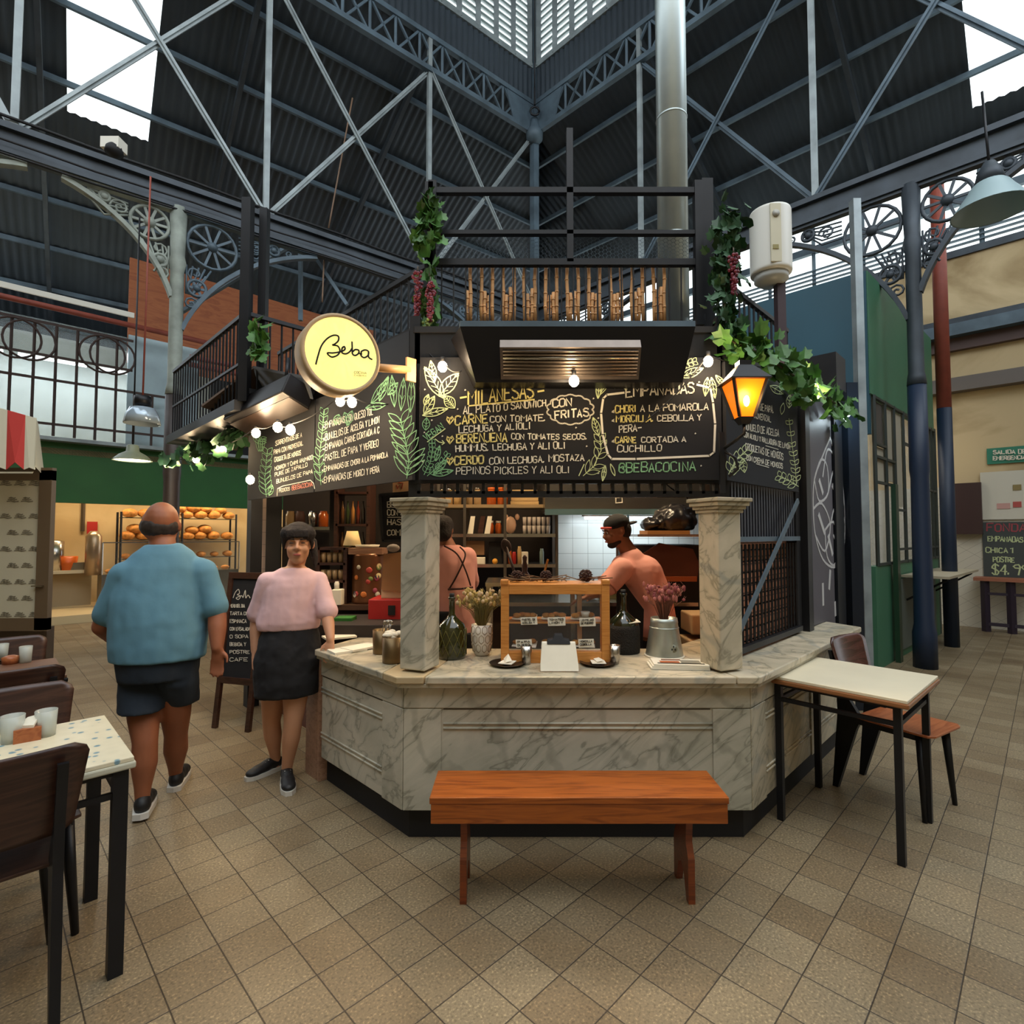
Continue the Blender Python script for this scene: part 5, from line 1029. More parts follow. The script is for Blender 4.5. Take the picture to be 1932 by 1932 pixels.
for k, (xa, xb, m, ext) in enumerate(((-60, 14, PAPER, 0), (14, 48, mat('awning_red', 'b8352c', .8), 0), (48, 68, PAPER, 0))):
    tp = lambda x: W(x, 770+x*.28, 5.7); bt = lambda x, o=0: W(x-3, 872+o, 5.5)
    MB().slab([tp(xa), tp(xb), bt(xb, 14), bt((xa+xb)/2, 0 if k != 2 else 10), bt(xa, 14)], (0, .9, .2), .01).build('red_stripe' if k == 1 else 'cream_stripe', m if k == 1 else mat('awning_cream', 'c9c1a8', .85), t)
MB().slab([W(-40, 890, 5.51), W(62, 890, 5.51), W(60, 893, 5.51), W(-40, 893, 5.51)], (0, .9, 0), .01).build('hem_cord', mat('awning_cream', 'c9c1a8', .85), t)
MB().slab([W(68, 789, 5.7), W(66, 880, 5.5), W(84, 900, 6.3), W(72, 800, 6.5)], (.2, 0, 0), .01).build('side_flap', mat('awning_cream', 'c9c1a8', .85), t)
# ---------------- bakery contents
def bpx(px, d, py=None, z=None):
    """distance along bakery line of picture column px at inset d"""
    o = B0+BN*d; k = (px-966)/F; a = (k*o.y-o.x)/(BU.x-k*BU.y); return a
t = thing('bread_rack', 'black wire bread rack full of loaves behind the man', 'rack', bl(bpx(320, -1.7), 0, -1.7))
a0, a1 = bpx(225, -1.7), bpx(440, -1.7); ZS = []
for py in (977, 1018, 1052): ZS.append(onplane(300, py, bl(0, 0, -1.7), BN).z)
for a in (a0, (a0+a1)/2, a1): 
    for d in (-1.9, -1.5): MB().bar(bl(a, .1, d), bl(a, 2.0, d), .03).build('upright', BLACK, t)
for z in ZS: MB().slab([bl(a0, z-.02, -1.9), bl(a1, z-.02, -1.9), bl(a1, z-.02, -1.5), bl(a0, z-.02, -1.5)], (0, 0, 1), .015).build('shelf', STEEL, t)
def loaf(p, r, label, grp):
    o = MB().ell(p, r, 12).build('bread_loaf', BREAD); return tag(o, label, 'bread', grp)
rr = random.Random(5); LC = [0, 0, 0]
for k, z in enumerate(ZS):
    a = a0+.15
    while a < a1-.1:
        for lv in ((0, 1) if k < 2 and rr.random() < .6 else (0,)):
            r_ = rr.uniform(.11, .14) if k < 2 else rr.uniform(.08, .1); p = bl(a+rr.uniform(-.03, .03)+lv*.1, z-.005+r_*.7+lv*r_*1.0, -1.66)
            LC[k] += 1; loaf(p, (r_*1.15, r_, r_*.72), ordn(LC[k]-1)+' loaf from the left on the '+['top', 'middle', 'lowest'][k]+' shelf of the bread rack', ['loaves on the top bakery shelf', 'loaves on the middle bakery shelf', 'loaves on the lowest bakery shelf'][k])
        a += .27
t = thing('glass_display', 'steel framed glass pastry display in front of the bread rack', 'display', bl(bpx(330, -.9), 0, -.9)); a0, a1 = bpx(195, -.9), bpx(452, -.9); zf = onplane(300, 1023, bl(0, 0, -.9), BN).z; zb_ = onplane(300, 1080, bl(0, 0, -.9), BN).z
MB().slab([bl(a0, 0, -.9), bl(a1, 0, -.9), bl(a1, zb_, -.9), bl(a0, zb_, -.9)], -BN, .5).build('base', STEEL, t)
for z in (zf,): MB().bar(bl(a0, z, -.9), bl(a1, z, -.9), .02).build('top_rail', STEEL, t)
MB().slab([bl(a0, zf-.01, -.9), bl(a1, zf-.01, -.9), bl(a1, zf-.01, -1.3), bl(a0, zf-.01, -1.3)], (0, 0, 1), .01).build('glass_top', GLASS, t)
MB().slab([bl(a0, zb_, -.9), bl(a1, zb_, -.9), bl(a1, zf, -.9), bl(a0, zf, -.9)], BN, .006).build('glass_front', GLASS, t)
for a in (a0, (a0+a1)/2, a1): MB().bar(bl(a, zb_, -.9), bl(a, zf, -.9), .02).build('corner_post', STEEL, t)
a = a0+.15
k_ = 0
while a < a1: loaf(bl(a, zb_+.05, -1.1), (.09, .07, .045), ordn(k_)+' small glazed pastry from the left inside the glass display', 'pastries in the glass display'); a += .23; k_ += 1
# left worktop with buckets
zt_ = onplane(140, 1076, bl(0, 0, -1.3), BN).z; a0, a1 = bpx(96, -1.3)-.4, bpx(182, -1.3)
t = thing('bakery_worktop', 'pale worktop shelf below the bakery wall at left', 'worktop', bl(a0, 0, -1.5))
MB().slab([bl(a0, zt_, -1.3), bl(a1, zt_, -1.3), bl(a1, zt_, -2.1), bl(a0, zt_, -2.1)], (0, 0, -1), .06).build('top', mat('worktop_pale', 'c4b594', .5), t)
MB().slab([bl(a0, 0.04, -1.7), bl(a1, 0.04, -1.7), bl(a1, zt_-.06, -1.7), bl(a0, zt_-.06, -1.7)], -BN, .3).build('base', mat('worktop_base', 'a08e6e', .6), t)
def at(px, d, z): return bl(bpx(px, d), z, d)
p = at(130, -1.5, zt_); tag(MB().lathe([(.13, 0), (.16, .26), (.15, .26), (.12, .02)], p, 18).build('orange_bucket', mat('orange_plastic', 'c75a18', .4)), 'orange plastic bucket on the bakery worktop', 'bucket')
p = at(105, -1.5, zt_); tag(MB().lathe([(.14, 0), (.14, .55), (.06, .58)], p, 18).build('steel_urn', STEEL), 'tall steel urn at the left of the orange bucket', 'urn')
p = at(160, -1.5, zt_); tag(MB().box(p+V((0, 0, .07)), (.4, .25, .14), R(45)).build('tray', mat('tray_grey', '6f6450', .4, .5)), 'grey metal tray on the bakery worktop', 'tray')
p = at(178, -1.25, zt_-.1); t = thing('extinguisher', 'steel canister with a red sign behind on the bakery wall', 'canister', p); MB().lathe([(.13, 0), (.13, .75), (.06, .85)], p, 16).build('body', mat('canister', 'a9937a', .3, .7), t)
tag(MB().slab([at(164, -2.15, 1.55), at(184, -2.15, 1.55), at(184, -2.15, 1.8), at(164, -2.15, 1.8)], BN, .02).build('red_sign', RED), 'small red sign on the cream bakery wall', 'sign')
tag(MB().bar(at(156, -2.15, 1.6), at(156, -2.15, 2.8), .05).build('conduit', mat('conduit', '4a3e30')), 'dark vertical conduit on the bakery wall', 'conduit')
tag(MB().bar(at(92, -.6, .08), at(100, -1.2, .9), .03).build('broom_handle', PALEW), 'broom stick leaning at the left of the bakery', 'broom')
# ---------------- sandwich chalkboard
A = W(402, 1352, 4.35); A.z = 0; B_ = W(472, 1370, 4.25); B_.z = 0; u = (B_-A).normalized(); n_ = V((u.y, -u.x, 0)); back = -n_
t = thing('sandwich_board', 'dark framed easel chalkboard standing between the man and the woman', 'chalkboard', (A+B_)/2); wdt = (B_-A).length
PP = lambda a, z, d=0: A+u*a+back*(z*.12+d)+V((0, 0, z))
for a in (.02, wdt-.02): MB().bar(PP(a, 0), PP(a, 1.2), .04, .03, up=n_).build('leg', DARKW, t); MB().bar(PP(a, 1.15, .02), A+u*a+back*.55, .035, .025).build('rear_leg', DARKW, t)
for z in (.37, 1.2): MB().bar(PP(0, z), PP(wdt, z), .03, .05).build('rail', DARKW, t)
MB().slab([PP(.03, .39), PP(wdt-.03, .39), PP(wdt-.03, 1.18), PP(.03, 1.18)], back, .015).build('panel', CHALK, t)
bb = Board(PP(0, .6)+n_*.003, (n_+V((0, 0, .12))).normalized()); mb = MB()
bb.line(mb, cr([(440, 1128), (444, 1118), (450, 1112), (452, 1119), (448, 1122), (454, 1125), (450, 1131), (446, 1128), (456, 1124), (459, 1127), (463, 1114), (464, 1128), (468, 1123), (472, 1128)]), .006)
for k in range(8): bb.text(mb, ['MENU DEL DIA', 'TARTA DE', 'ESPINACA', 'CON ENSALADA', 'O SOPA', 'BEBIDA Y', 'POSTRE', 'CAFE'][k], 434, 1146+k*14.5, 462+(k*7) % 11, 1146+k*14.5, 6, .004)
mb.build('lettering', CW, t)
# ---------------- tile pillar and dark posts at left of the kiosk
q = W(488, 1100, 5.35); struct(MB().box((q.x, q.y, 1.1), (.16, .16, 2.2), R(20)).build('wall_tile_pier', TILEP))
q = W(515, 1100, 5.15); struct(MB().box((q.x, q.y, 1.3), (.13, .13, 2.6), R(20)).build('frame_dark_post', BLACKM))
q = W(634, 1100, 4.9); struct(MB().box((q.x, q.y, 1.3), (.1, .1, 2.6)).build('frame_dark_post', mat('brown_post', '1f1714', .5)))
# ---------------- things on the counter (base point from photo column and row on the counter surface)
def cp(px, py): p = Wz(px, py, ZC); return p
def basket_bucket(px, py, r, h, label, lab2, fill):
    p = cp(px, py)+V((0, r, 0)); t = thing('metal_bucket', label, 'bucket', p)
    MB().lathe([(r*.93, 0), (r*.95, .005), (r, h), (r*.96, h), (r*.9, .01)], p, 24).build('body', mat('old_brass', '6e5a3c', .35, .7, var=.2), t); return p
p = basket_bucket(736, 1254, .058, .14, 'brass-brown metal bucket with napkins beside the left marble pillar', '', 1)
mb = MB(); rr = random.Random(2)
for i in range(18): mb.ell(p+V((rr.uniform(-.038, .038), rr.uniform(-.038, .038), .14+rr.uniform(0, .02))), (.022, .018, .014), 8)
o = tag(mb.build('paper_napkins', PAPER), 'white paper napkins heaped in the nearer metal bucket', 'napkins', kind='stuff')
p2 = basket_bucket(716, 1236, .054, .138, 'metal bucket with cutlery just behind the napkin bucket', '', 0)
for i in range(9):
    a_ = p2+V((rr.uniform(-.02, .03), rr.uniform(-.02, .02), .06)); b_ = a_+V((rr.uniform(-.005, .04), rr.uniform(-.02, .02), .12)); mb = MB().tube([a_, b_], .003, 6).ell(b_, (.009, .004, .014), 8)
    tag(mb.build('spoon', STEEL), ordn(i)+' of the steel spoons standing in the rear metal bucket', 'spoon', 'cutlery in the rear bucket')
for k, (px, py, a_) in enumerate(((655, 1228, .15), (680, 1224, .35), (640, 1205, .05))):
    q = cp(px, py); tag(MB().box(q+V((0, 0, .006+.004*k)), (.2, .13, .012), R(30+a_*60)).build('menu_sheet', PAPER), ['menu sheet at the left counter edge', 'laminated menu sheet nearer the metal buckets', 'stack of papers by the woman\'s hand'][k], 'paper')
# demijohns
def demijohn(px, py, r, h, label, m, wicker):
    p = cp(px, py)+V((0, r, 0)); t = thing('demijohn', label, 'bottle', p)
    MB().lathe([(r*.9, 0), (r, .02), (r, h*.45), (r*.85, h*.55), (r*.35, h*.66), (r*.2, h*.72), (r*.19, h*.96), (r*.24, h*.965), (r*.24, h)], p, 24).build('bottle_body', m, t)
    if wicker: MB().lathe([(r*1.03, .0), (r*1.07, .03), (r*1.06, h*.4), (r*1.0, h*.47), (r*.98, h*.46)], p, 24).build('wicker_cover', mat('black_wicker', '16140f', .8, bump=.8, scale=40), t); MB().box(p+V((r*.5, -r*.55, h*.54)), (.075, .05, .004), rot=M.Rotation(R(12), 3, 'X')@M.Rotation(R(15), 3, 'Z')).build('paper_tag', PAPER, t)
    else:
        MB().lathe([(r*.3, h*.66), (r*.75, h*.565), (r*.86, h*.54), (r*.84, h*.53)], p, 24).build('cloth_collar', mat('cloth_beige', 'c4a67c', .8), t)
        mb = MB()
        for i in range(12):
            for s_ in (-1, 1): mb.tube([p+V((r*1.01*math.cos(i*.52+s_*j*.13), r*1.01*math.sin(i*.52+s_*j*.13), .02+j*h*.42/6)) for j in range(7)], .0022, 4)
        mb.build('net_cover', mat('net_olive', '5f5a24', .7), t)
    MB().lathe([(r*.17, h*.99), (r*.18, h+.02)], p, 12).build('cork', BLACKM, t); return t
demijohn(849, 1247, .084, .345, 'dark green demijohn in netting beside the left pillar', mat('olive_glass', '2a2c10', .12, coat=.5), False)
demijohn(1183, 1236, .09, .35, 'black wicker covered demijohn behind the bucket of pink flowers', GLASSG, True)
# vase
p = cp(908, 1240)+V((0, .06, 0)); t = thing('vase', 'white honeycomb patterned vase with dried flowers', 'vase', p)
m, nt, b, mp = nodes('honeycomb', .4); 
vr = nt.nodes.new('ShaderNodeTexBrick'); mp.inputs['Rotation'].default_value = (0, 0, 0)
vt = nt.nodes.new('ShaderNodeTexWave'); 
MB().lathe([(.034, 0), (.048, .012), (.059, .055), (.063, .125), (.06, .178), (.056, .178), (.05, .03)], p, 28).build('body', mat('vase_white', 'd6cfc2', .4), t)
mb = MB()
for i in range(10):
    for k in range(3):
        z0 = .022+k*.052; a0 = (i+(k % 2)*.5)*2*math.pi/10; rad = lambda z: .05+(z-.012)/.043*.009 if z < .055 else (.059+(z-.055)/.07*.004 if z < .125 else .063-(z-.125)/.053*.003)
        hexp = [(0, 0), (.23, .013), (.23, .037), (0, .05), (-.23, .037), (-.23, .013), (0, 0)]
        mb.tube([p+V((rad(z0+h)*1.01*math.cos(a0+a), rad(z0+h)*1.01*math.sin(a0+a), z0+h)) for a, h in hexp], .0017, 4)
mb.build('hexagon_pattern', mat('pattern_brown', '8a7558'), t)
def dried(p, n, h, sp, cols, label, seed, heads=True, name='dried_flowers'):
    rr = random.Random(seed); t = thing(name, label, 'dried flowers', p); mb, hd, hd2 = MB(), MB(), MB()
    for i in range(n):
        a = rr.uniform(0, 6.28); s_ = rr.uniform(.2, 1)*sp; hh = h*rr.uniform(.55, 1); e = p+V((s_*math.cos(a), s_*math.sin(a)*.7, hh)); mid_ = p.lerp(e, .5)+V((0, 0, hh*.12))
        mb.tube([p+V((.01*math.cos(a), .01*math.sin(a), -.03)), mid_, e], .0014, 4)
        if heads and rr.random() < .75: (hd if rr.random() < .6 else hd2).ell(e, (rr.uniform(.006, .014), rr.uniform(.006, .012), rr.uniform(.008, .02)), 7)
        for k in range(3): q = mid_.lerp(e, rr.random()); mb.tube([q, q+V((rr.uniform(-.03, .03), rr.uniform(-.02, .02), rr.uniform(.01, .04)))], .001, 3)
    mb.build('stems', cols[0], t); hd.build('flower_heads', cols[1], t); hd2.build('seed_heads', cols[2], t)
dried(p+V((0, 0, .175)), 150, .2, .15, (mat('straw', '8a8050', .8), mat('wheat', 'b39a58', .8), mat('pale_head', 'c9b08a', .8)), 'bunch of dry yellow-green grasses and flowers in the white vase', 4)
# wooden display case
yb = 2.98; zc0 = ZC; L0, L1 = W(945, 1200, yb).x, W(1150, 1200, yb).x; zt_ = W(1050, 1101, yb).z; dp = .22
t = thing('display_case', 'orange-brown wooden display case with glass front full of pastries', 'display case', ((L0+L1)/2, yb, zc0)); cw = (L1-L0); H_ = zt_-zc0; X = (L0+L1)/2
fw = .045
for x in (L0+fw/2, L1-fw/2): MB().box((x, yb, zc0+H_/2), (fw, .03, H_)).build('frame_stile', CASEW, t, bevel=.003)
MB().box((X, yb, zt_-.03), (cw-2*fw, .028, .055)).build('frame_rail', CASEW, t, bevel=.002); MB().box((X, yb, zc0+.03), (cw-2*fw, .028, .06)).build('frame_rail', CASEW, t, bevel=.002)
for x in (L0+.008, L1-.008): MB().slab([(x-.008, yb, zc0), (x-.008, yb+dp, zc0), (x-.008, yb+dp, zt_), (x-.008, yb, zt_)], (1, 0, 0), .016).build('side_panel', CASEW, t)
for x in (L0+.02, L1-.02): MB().box((x, yb, zt_+.008), (.045, .04, .03)).build('corner_post', CASEW, t, bevel=.006)
MB().box((X, yb+dp/2, zt_-.01), (cw-.01, dp, .016)).build('top_board', CASEW, t)
MB().box((X, yb+dp/2, zc0+.01), (cw-.03, dp, .02)).build('bottom_board', CASEW, t)
zs = zc0+H_*.49; MB().box((X, yb+dp/2+.02, zs), (cw-.04, dp-.03, .01)).build('shelf', CASEW, t)
MB().box((X, yb, (zc0+zt_)/2), (cw-2*fw, .004, H_-.12)).build('glass_pane', GLASS, t)
rr = random.Random(9)
for row, z in enumerate((zc0+.065, zs+.005)):
    for k in range(3):
        x = X+(k-1)*.165; y = yb+.1
        s_ = MB().slab([(x-.075, y-.05, z+.012), (x+.06, y-.06, z+.006), (x+.075, y+.05, z+.02), (x-.06, y+.06, z+.016)], (0, 0, 1), .003).build('paper_liner', PAPER); tag(s_, 'greaseproof paper under the %s %s pastries in the wooden case' % (['left', 'middle', 'right'][k], ['lower', 'upper'][row]), 'paper')
        for j in range(4):
            o = MB().ell((x-.045+.03*j, y+rr.uniform(-.03, .02), z+.03), (.022, .026, .014), 10, M.Rotation(rr.uniform(0, 3), 3, 'Z')).build('pastry', PASTRY); tag(o, '%s golden pastry from the left on the %s paper, %s shelf of the wooden case' % (ordn(j), ['left', 'middle', 'right'][k], ['lower', 'upper'][row]), 'pastry', 'pastries on the %s shelf of the wooden case' % ['lower', 'upper'][row])
bcase = Board((0, yb-.006, 0), FN); LBL = (((982, 1165, 1013, 1178, 'PASTEL DE', 'ACELGA Y'), (1033, 1165, 1066, 1180, 'TOMATES', 'LIMON Y'), (1093, 1166, 1123, 1181, 'LENTEJAS', 'DE PUERRO'), (973, 1207, 1003, 1221, 'PAPA', 'QUESO'), (1033, 1207, 1062, 1222, 'CARNE', 'PICANTE'), (1091, 1206, 1120, 1221, 'MORCILLA', 'CEBOLLA')))
wh = ['upper left', 'upper middle', 'upper right', 'lower left', 'lower middle', 'lower right']
for i, (x0, y0, x1, y1, s1, s2) in enumerate(LBL):
    P_ = [bcase.P(x0, y0), bcase.P(x1, y0-1), bcase.P(x1+1, y1), bcase.P(x0+1, y1+1)]; t = thing('price_card', 'handwritten card at the %s of the wooden display case' % wh[i], 'card', P_[0])
    MB().slab(P_, (0, -1, 0), .002).build('card', PAPER, t); mb = MB(); bc = Board((0, yb-.009, 0), FN); bc.text(mb, s1, x0+3, y0+6, x1-3, y0+5, 3.4, .0022); bc.text(mb, s2, x0+3, y0+12, x1-4, y0+11, 3.4, .0022); mb.build('lettering', INK, t)
p = V((X+.175, yb+.06, zs+.03)); tag(MB().lathe([(.018, 0), (.026, .028), (.023, .028), (.015, .004)], p, 16).build('sauce_cup', WHITE), 'small white sauce cup on the upper shelf of the wooden case', 'cup')
# pinecones and twigs on the case
for k, (px, w_) in enumerate(((975, .036), (1030, .036), (1105, .042))):
    q = W(px, 1092, yb+.1); q.z = zt_+.03; mb = MB(); rr = random.Random(k)
    mb.ell(q, (.026, .026, .026), 10)
    for i in range(60):
        th = i*2.4; ph = -1.2+2.4*i/60; d_ = V((math.cos(th)*math.cos(ph), math.sin(th)*math.cos(ph), math.sin(ph))); mb.ell(q+d_*.028*(1+.2*(k == 2))+V((0, 0, .006)), (.008, .008, .005), 6)
    tag(mb.build('pinecone', mat('pinecone', '3a2018', .8, var=.3, scale=60)), ['left', 'middle', 'right'][k]+' pinecone on top of the wooden display case', 'pinecone')
rr = random.Random(11); mb = MB()
for i in range(26): q = V((L0+.05+rr.random()*(cw-.1), yb+.06+rr.uniform(0, .08), zt_+.006)); mb.tube([q, q+V((rr.uniform(-.08, .08), 0, .01)), q+V((rr.uniform(-.14, .14), 0, rr.uniform(.01, .035)))], .003, 5)
tag(mb.build('dry_twigs', mat('twig', '6b5238', .8)), 'dry twigs lying between the pinecones on the display case', 'twigs', kind='stuff')
# cups, plates, clipped papers
for px, py, nm in ((993, 1253, 'steel tumbler left of the clipped papers'), (1160, 1252, 'steel tumbler right of the clipped papers')): p = cp(px, py); tag(MB().lathe([(.023, 0), (.031, .1), (.029, .1), (.02, .006)], p, 24).build('steel_tumbler', STEEL), nm, 'cup')
for px, py, nm, an in ((957, 1256, 'left', -20), (1129, 1255, 'right', 0)):
    p = cp(px, py)+V((0, .02, 0)); t = thing('metal_plate', 'round dark metal plate with a bill, %s of the clipped papers' % nm, 'plate', p)
    MB().lathe([(.055, 0), (.07, .004), (.098, .014), (.094, .014), (.066, .006), (.0, .005)], p, 32).build('dish', mat('dull_metal', '5d564e', .3, .9), t)
    tag(MB().box(p+V((0, -.01, .016)), (.075, .085, .004), R(an)).slab([p+V((-.01, -.04, .02)), p+V((.025, -.04, .03)), p+V((.005, .04, .05 if nm == 'left' else .03)), p+V((-.02, .03, .024))], (0, 0, 1), .002).build('folded_bill', PAPER), 'folded white paper bill on the %s metal plate' % nm, 'paper')
p0 = cp(1056, 1268); t = thing('clipped_papers', 'thick stack of papers held by a black clip leaning on the counter', 'papers', p0); hw_ = .098
tilt = lambda x, f, d=0: V((p0.x+x, p0.y+f*.06-d*.9, ZC+f*.135+.002+d*.2))
MB().slab([tilt(-hw_, 0), tilt(hw_, 0), tilt(hw_*1.0, .2), tilt(hw_*.9, 1), tilt(-hw_*.9, 1), tilt(-hw_, .2)], (0, .9, .4), .014).build('paper_stack', PAPER, t, bevel=.003)
MB().slab([tilt(-.062, .93, .004), tilt(.062, .93, .004), tilt(.058, 1.08, .004), tilt(.03, 1.12, .004), tilt(.02, 1.28, .004), tilt(-.02, 1.28, .004), tilt(-.03, 1.12, .004), tilt(-.058, 1.08, .004)], (0, .9, .4), .02).build('black_clip', BLACKM, t, bevel=.003)
# galvanised bucket with pink flowers
p = cp(1262, 1244)+V((0, .09, 0)); t = thing('galvanised_bucket', 'inverted-cone galvanised bucket on a white cloth beside the right pillar', 'bucket', p)
MB().lathe([(.105, .0), (.107, .008), (.077, .19), (.079, .194), (.075, .22), (.071, .22), (.07, .1)], p, 32).lathe([(.082, .16), (.0845, .165), (.081, .17)], p, 32).build('body', GALV, t)
MB().lathe([(.022, 0), (.022, .004)], p+V((.025, -.092, .06)), 16, m=M.Rotation(R(80), 3, 'X')).build('rosette', mat('rosette', '8f8f7c', .5, .5), t)
for dx, dz in ((0, .012), (-.009, -.004), (.009, -.004)): MB().ell(p+V((.025+dx, -.099, .06+dz)), (.004, .003, .006), 8).build('vent_hole', BLACKM, t)
tag(MB().lathe([(.115, 0), (.112, .008), (.09, .012), (.05, .003)], p-V((0, 0, 0)), 40).build('white_cloth', PAPER), 'crumpled white cloth under the galvanised bucket', 'cloth')
dried(p+V((0, 0, .21)), 120, .2, .13, (mat('pink_stem', '8a5a4a', .8), mat('pink_flower', 'b06a62', .8), mat('rose_flower', '8a4448', .8)), 'bunch of dried dusty pink flowers in the galvanised bucket', 8)
# newspapers
p = cp(1285, 1262); t = thing('magazine_stack', 'stack of folded newspapers on the right of the counter', 'newspapers', p)
for k in range(3): MB().box(p+V((-.005+.004*k, .045, .005+.009*k)), (.3-.01*k, .14, .008), R(-4-k)).build('newspaper', PAPER, t)
for dx, dy, w_, h_, m in ((-.05, .03, .1, .05, mat('print_orange', 'b4653c')), (.06, .035, .1, .06, mat('print_grey2', '8e8a7a')), (-.03, .085, .1, .02, mat('print_brown', '7a4a34')), (0, .0, .24, .015, mat('print_dark', '3d3b30'))): MB().box(p+V((dx, dy, .0285)), (w_, h_, .0012), R(-6)).build('printed_block', m, t)
# ================= interior =================
# back wall, tiles, hood
struct(MB().box((.1, 5.9, 1.4), (5.2, .1, 2.8)).build('wall_kiosk_back', mat('dark_interior', '2a211b', .8)))
x0, x1 = W(1052, 1000, 5.3).x, W(1345, 1000, 5.3).x; struct(MB().box(((x0+x1)/2, 5.35, 1.5), (x1-x0, .06, 1.6)).build('wall_white_tiles', TILE))
struct(MB().box((x1+.05, 4.9, 1.4), (.1, 1.0, 2.8)).build('wall_inner_right', BLACKM))
t = thing('extractor_hood', 'stainless extractor hood over the kitchen range', 'hood', W(1160, 945, 4.7)); hz0, hz1 = W(1160, 966, 4.6).z, 2.45
xa, xb = W(1028, 950, 4.6).x, W(1330, 950, 4.6).x
MB().box(((xa+xb)/2, 4.95, (hz0+hz1)/2), (xb-xa, .7, hz1-hz0)).build('canopy', STEEL, t); MB().box(((xa+xb)/2, 4.6, hz0), (xb-xa, .03, .05)).build('gutter', mat('hood_edge_light_tint', '7fa3ad', .3, .8), t); MB().box((xa+.02, 4.6, (hz0+hz1)/2), (.02, .02, hz1-hz0)).build('corner_trim', STEEL, t)  # gutter tint paints in the teal light along the hood's lower edge
tb = Board((0, 4.588, 0), FN); mb = MB(); tb.line(mb, [(1162, 939), (1174, 938), (1174, 948), (1162, 949), (1162, 939)], .008); mb.build('sticker', WHITE, t)
t = thing('kitchen_tube', 'cool fluorescent tube under the extractor hood', 'lamp', (xb-.5, 4.85, hz0-.03)); MB().tube([(xb-1.0, 4.85, hz0-.04), (xb-.25, 4.85, hz0-.04)], .016).build('tube', TUBE, t); MB().box((xb-.62, 4.85, hz0-.015), (.8, .06, .03)).build('housing', WHITE, t)
area('hood_light', (xb-.6, 4.95, hz0-.07), (R(25), 0, 0), .9, 6, (.78, .92, 1), .15)
for k, (x, y) in enumerate(((-.9, 4.3), (.25, 3.75), (1.0, 4.1))):
    t = thing('ceiling_lamp', 'warm disc lamp on the dark kiosk ceiling, '+['above the bar on the left', 'nearest the front', 'farthest right'][k], 'lamp', (x, y, 2.78), group='kiosk ceiling lamps'); MB().lathe([(.09, 0), (.09, .03)], (x, y, 2.77), 20).build('housing', BLACKM, t); MB().lathe([(.08, 0), (.0001, .001)], (x, y, 2.768), 20).build('diffuser', mat('warm_disc', (1, .78, .5, 1), emit=6), t)
    point('ceiling_lamp_light', (x, y, 2.68), 75 if k != 1 else 60, (1, .74, .45), .08)
# steel shelving rack left of tiles
YS = 4.9; xa, xb = W(828, 1000, YS).x, W(1050, 1000, YS).x
t = thing('steel_shelving', 'stainless kitchen shelving between the two cooks', 'shelving', ((xa+xb)/2, YS, 0)); zz = [W(900, y, YS).z for y in (1148, 1064, 1007, 952)]
for x in (xa, W(877, 1000, YS).x, W(953, 1000, YS).x, xb):
    for y in (YS-.02, YS+.36): MB().box((x, y, 1.15), (.025, .025, 2.3)).build('upright', mat('upright', '6d675f', .4, .8), t)
for i, z in enumerate(zz): MB().box(((xa+xb)/2, YS+.17, z-.015), (xb-xa, .4, .03)).build('shelf', STEEL if i != 3 else mat('bright_shelf', 'd6b98e', .35, .8), t)
def jar(x, y, z, r, h, label, m, lid=None, name='jar', grp=None, cat='jar'):
    t = thing(name, label, cat, (x, y, z), group=grp); MB().lathe([(r, 0), (r, h*.78), (r*.75, h*.9), (r*.75, h)], (x, y, z), 14).build('body', m, t)
    if lid: MB().lathe([(r*.8, h), (r*.8, h+.02)], (x, y, z), 14).build('lid', lid, t)
def box_(x, y, z, w_, h_, label, m, cat='box', name='box', dpt=.12): return tag(MB().box((x, y, z+h_/2), (w_, dpt, h_)).build(name, m, bevel=.004), label, cat)
X_ = lambda px, y=YS: W(px, 1000, y).x
AMB = mat('amber_jar', 'b5561c', .15, coat=.3); PALEJ = mat('pale_jar', 'b99a6a', .15, coat=.3)
for k, px in enumerate((830, 846, 862)): jar(X_(px), YS+.05, zz[3], .036, .13, ordn(k)+' jar of pale grains from the left on the top kitchen shelf', PALEJ, STEEL, grp='grain jars on the top shelf')
for k, px in enumerate((884, 900)): jar(X_(px), YS+.05, zz[3], .035, .14, ['left', 'right'][k]+' clear glass jar beside the orange jars', mat('clear_jar', 'a38a66', .1, coat=.4), STEEL, grp='clear jars left of the orange jars')
jar(X_(927), YS+.05, zz[3], .045, .14, 'left orange jar on the top kitchen shelf', AMB, mat('orange_lid', 'c9651f')); jar(X_(948), YS+.05, zz[3], .05, .14, 'right orange jar on the top kitchen shelf', AMB, mat('orange_lid', 'c9651f'))
for k in range(4): box_(X_(990), YS+.08, zz[3]+k*.035, .26-.01*k, .033, ordn(k)+' cream storage box from the bottom of the stack by the orange jars', mat('cream_box', 'c9a872', .5)).__setitem__('group', 'cream boxes on the top shelf')
for k, px in enumerate(range(990, 1044, 9)):
    for j in range(2): tag(MB().lathe([(.014, 0), (.019, .075), (.017, .075), (.012, .006)], (X_(px), YS+.03+.09*j, zz[2]+.0), 12).build('drinking_glass', mat('shelf_glass', (.75, .68, .6, 1), .1, alpha=.6)), ordn(k)+' glass from the left, lower tier, '+['front', 'back'][j]+' row on the kitchen shelf', 'glass', 'glasses on the kitchen shelf'); tag(MB().lathe([(.014, 0), (.019, .075), (.017, .075), (.012, .006)], (X_(px), YS+.03+.09*j, zz[2]+.078), 12).build('drinking_glass', mat('shelf_glass', (.75, .68, .6, 1), .1, alpha=.6)), ordn(k)+' glass from the left, upper tier, '+['front', 'back'][j]+' row on the kitchen shelf', 'glass', 'stacked glasses on the kitchen shelf')
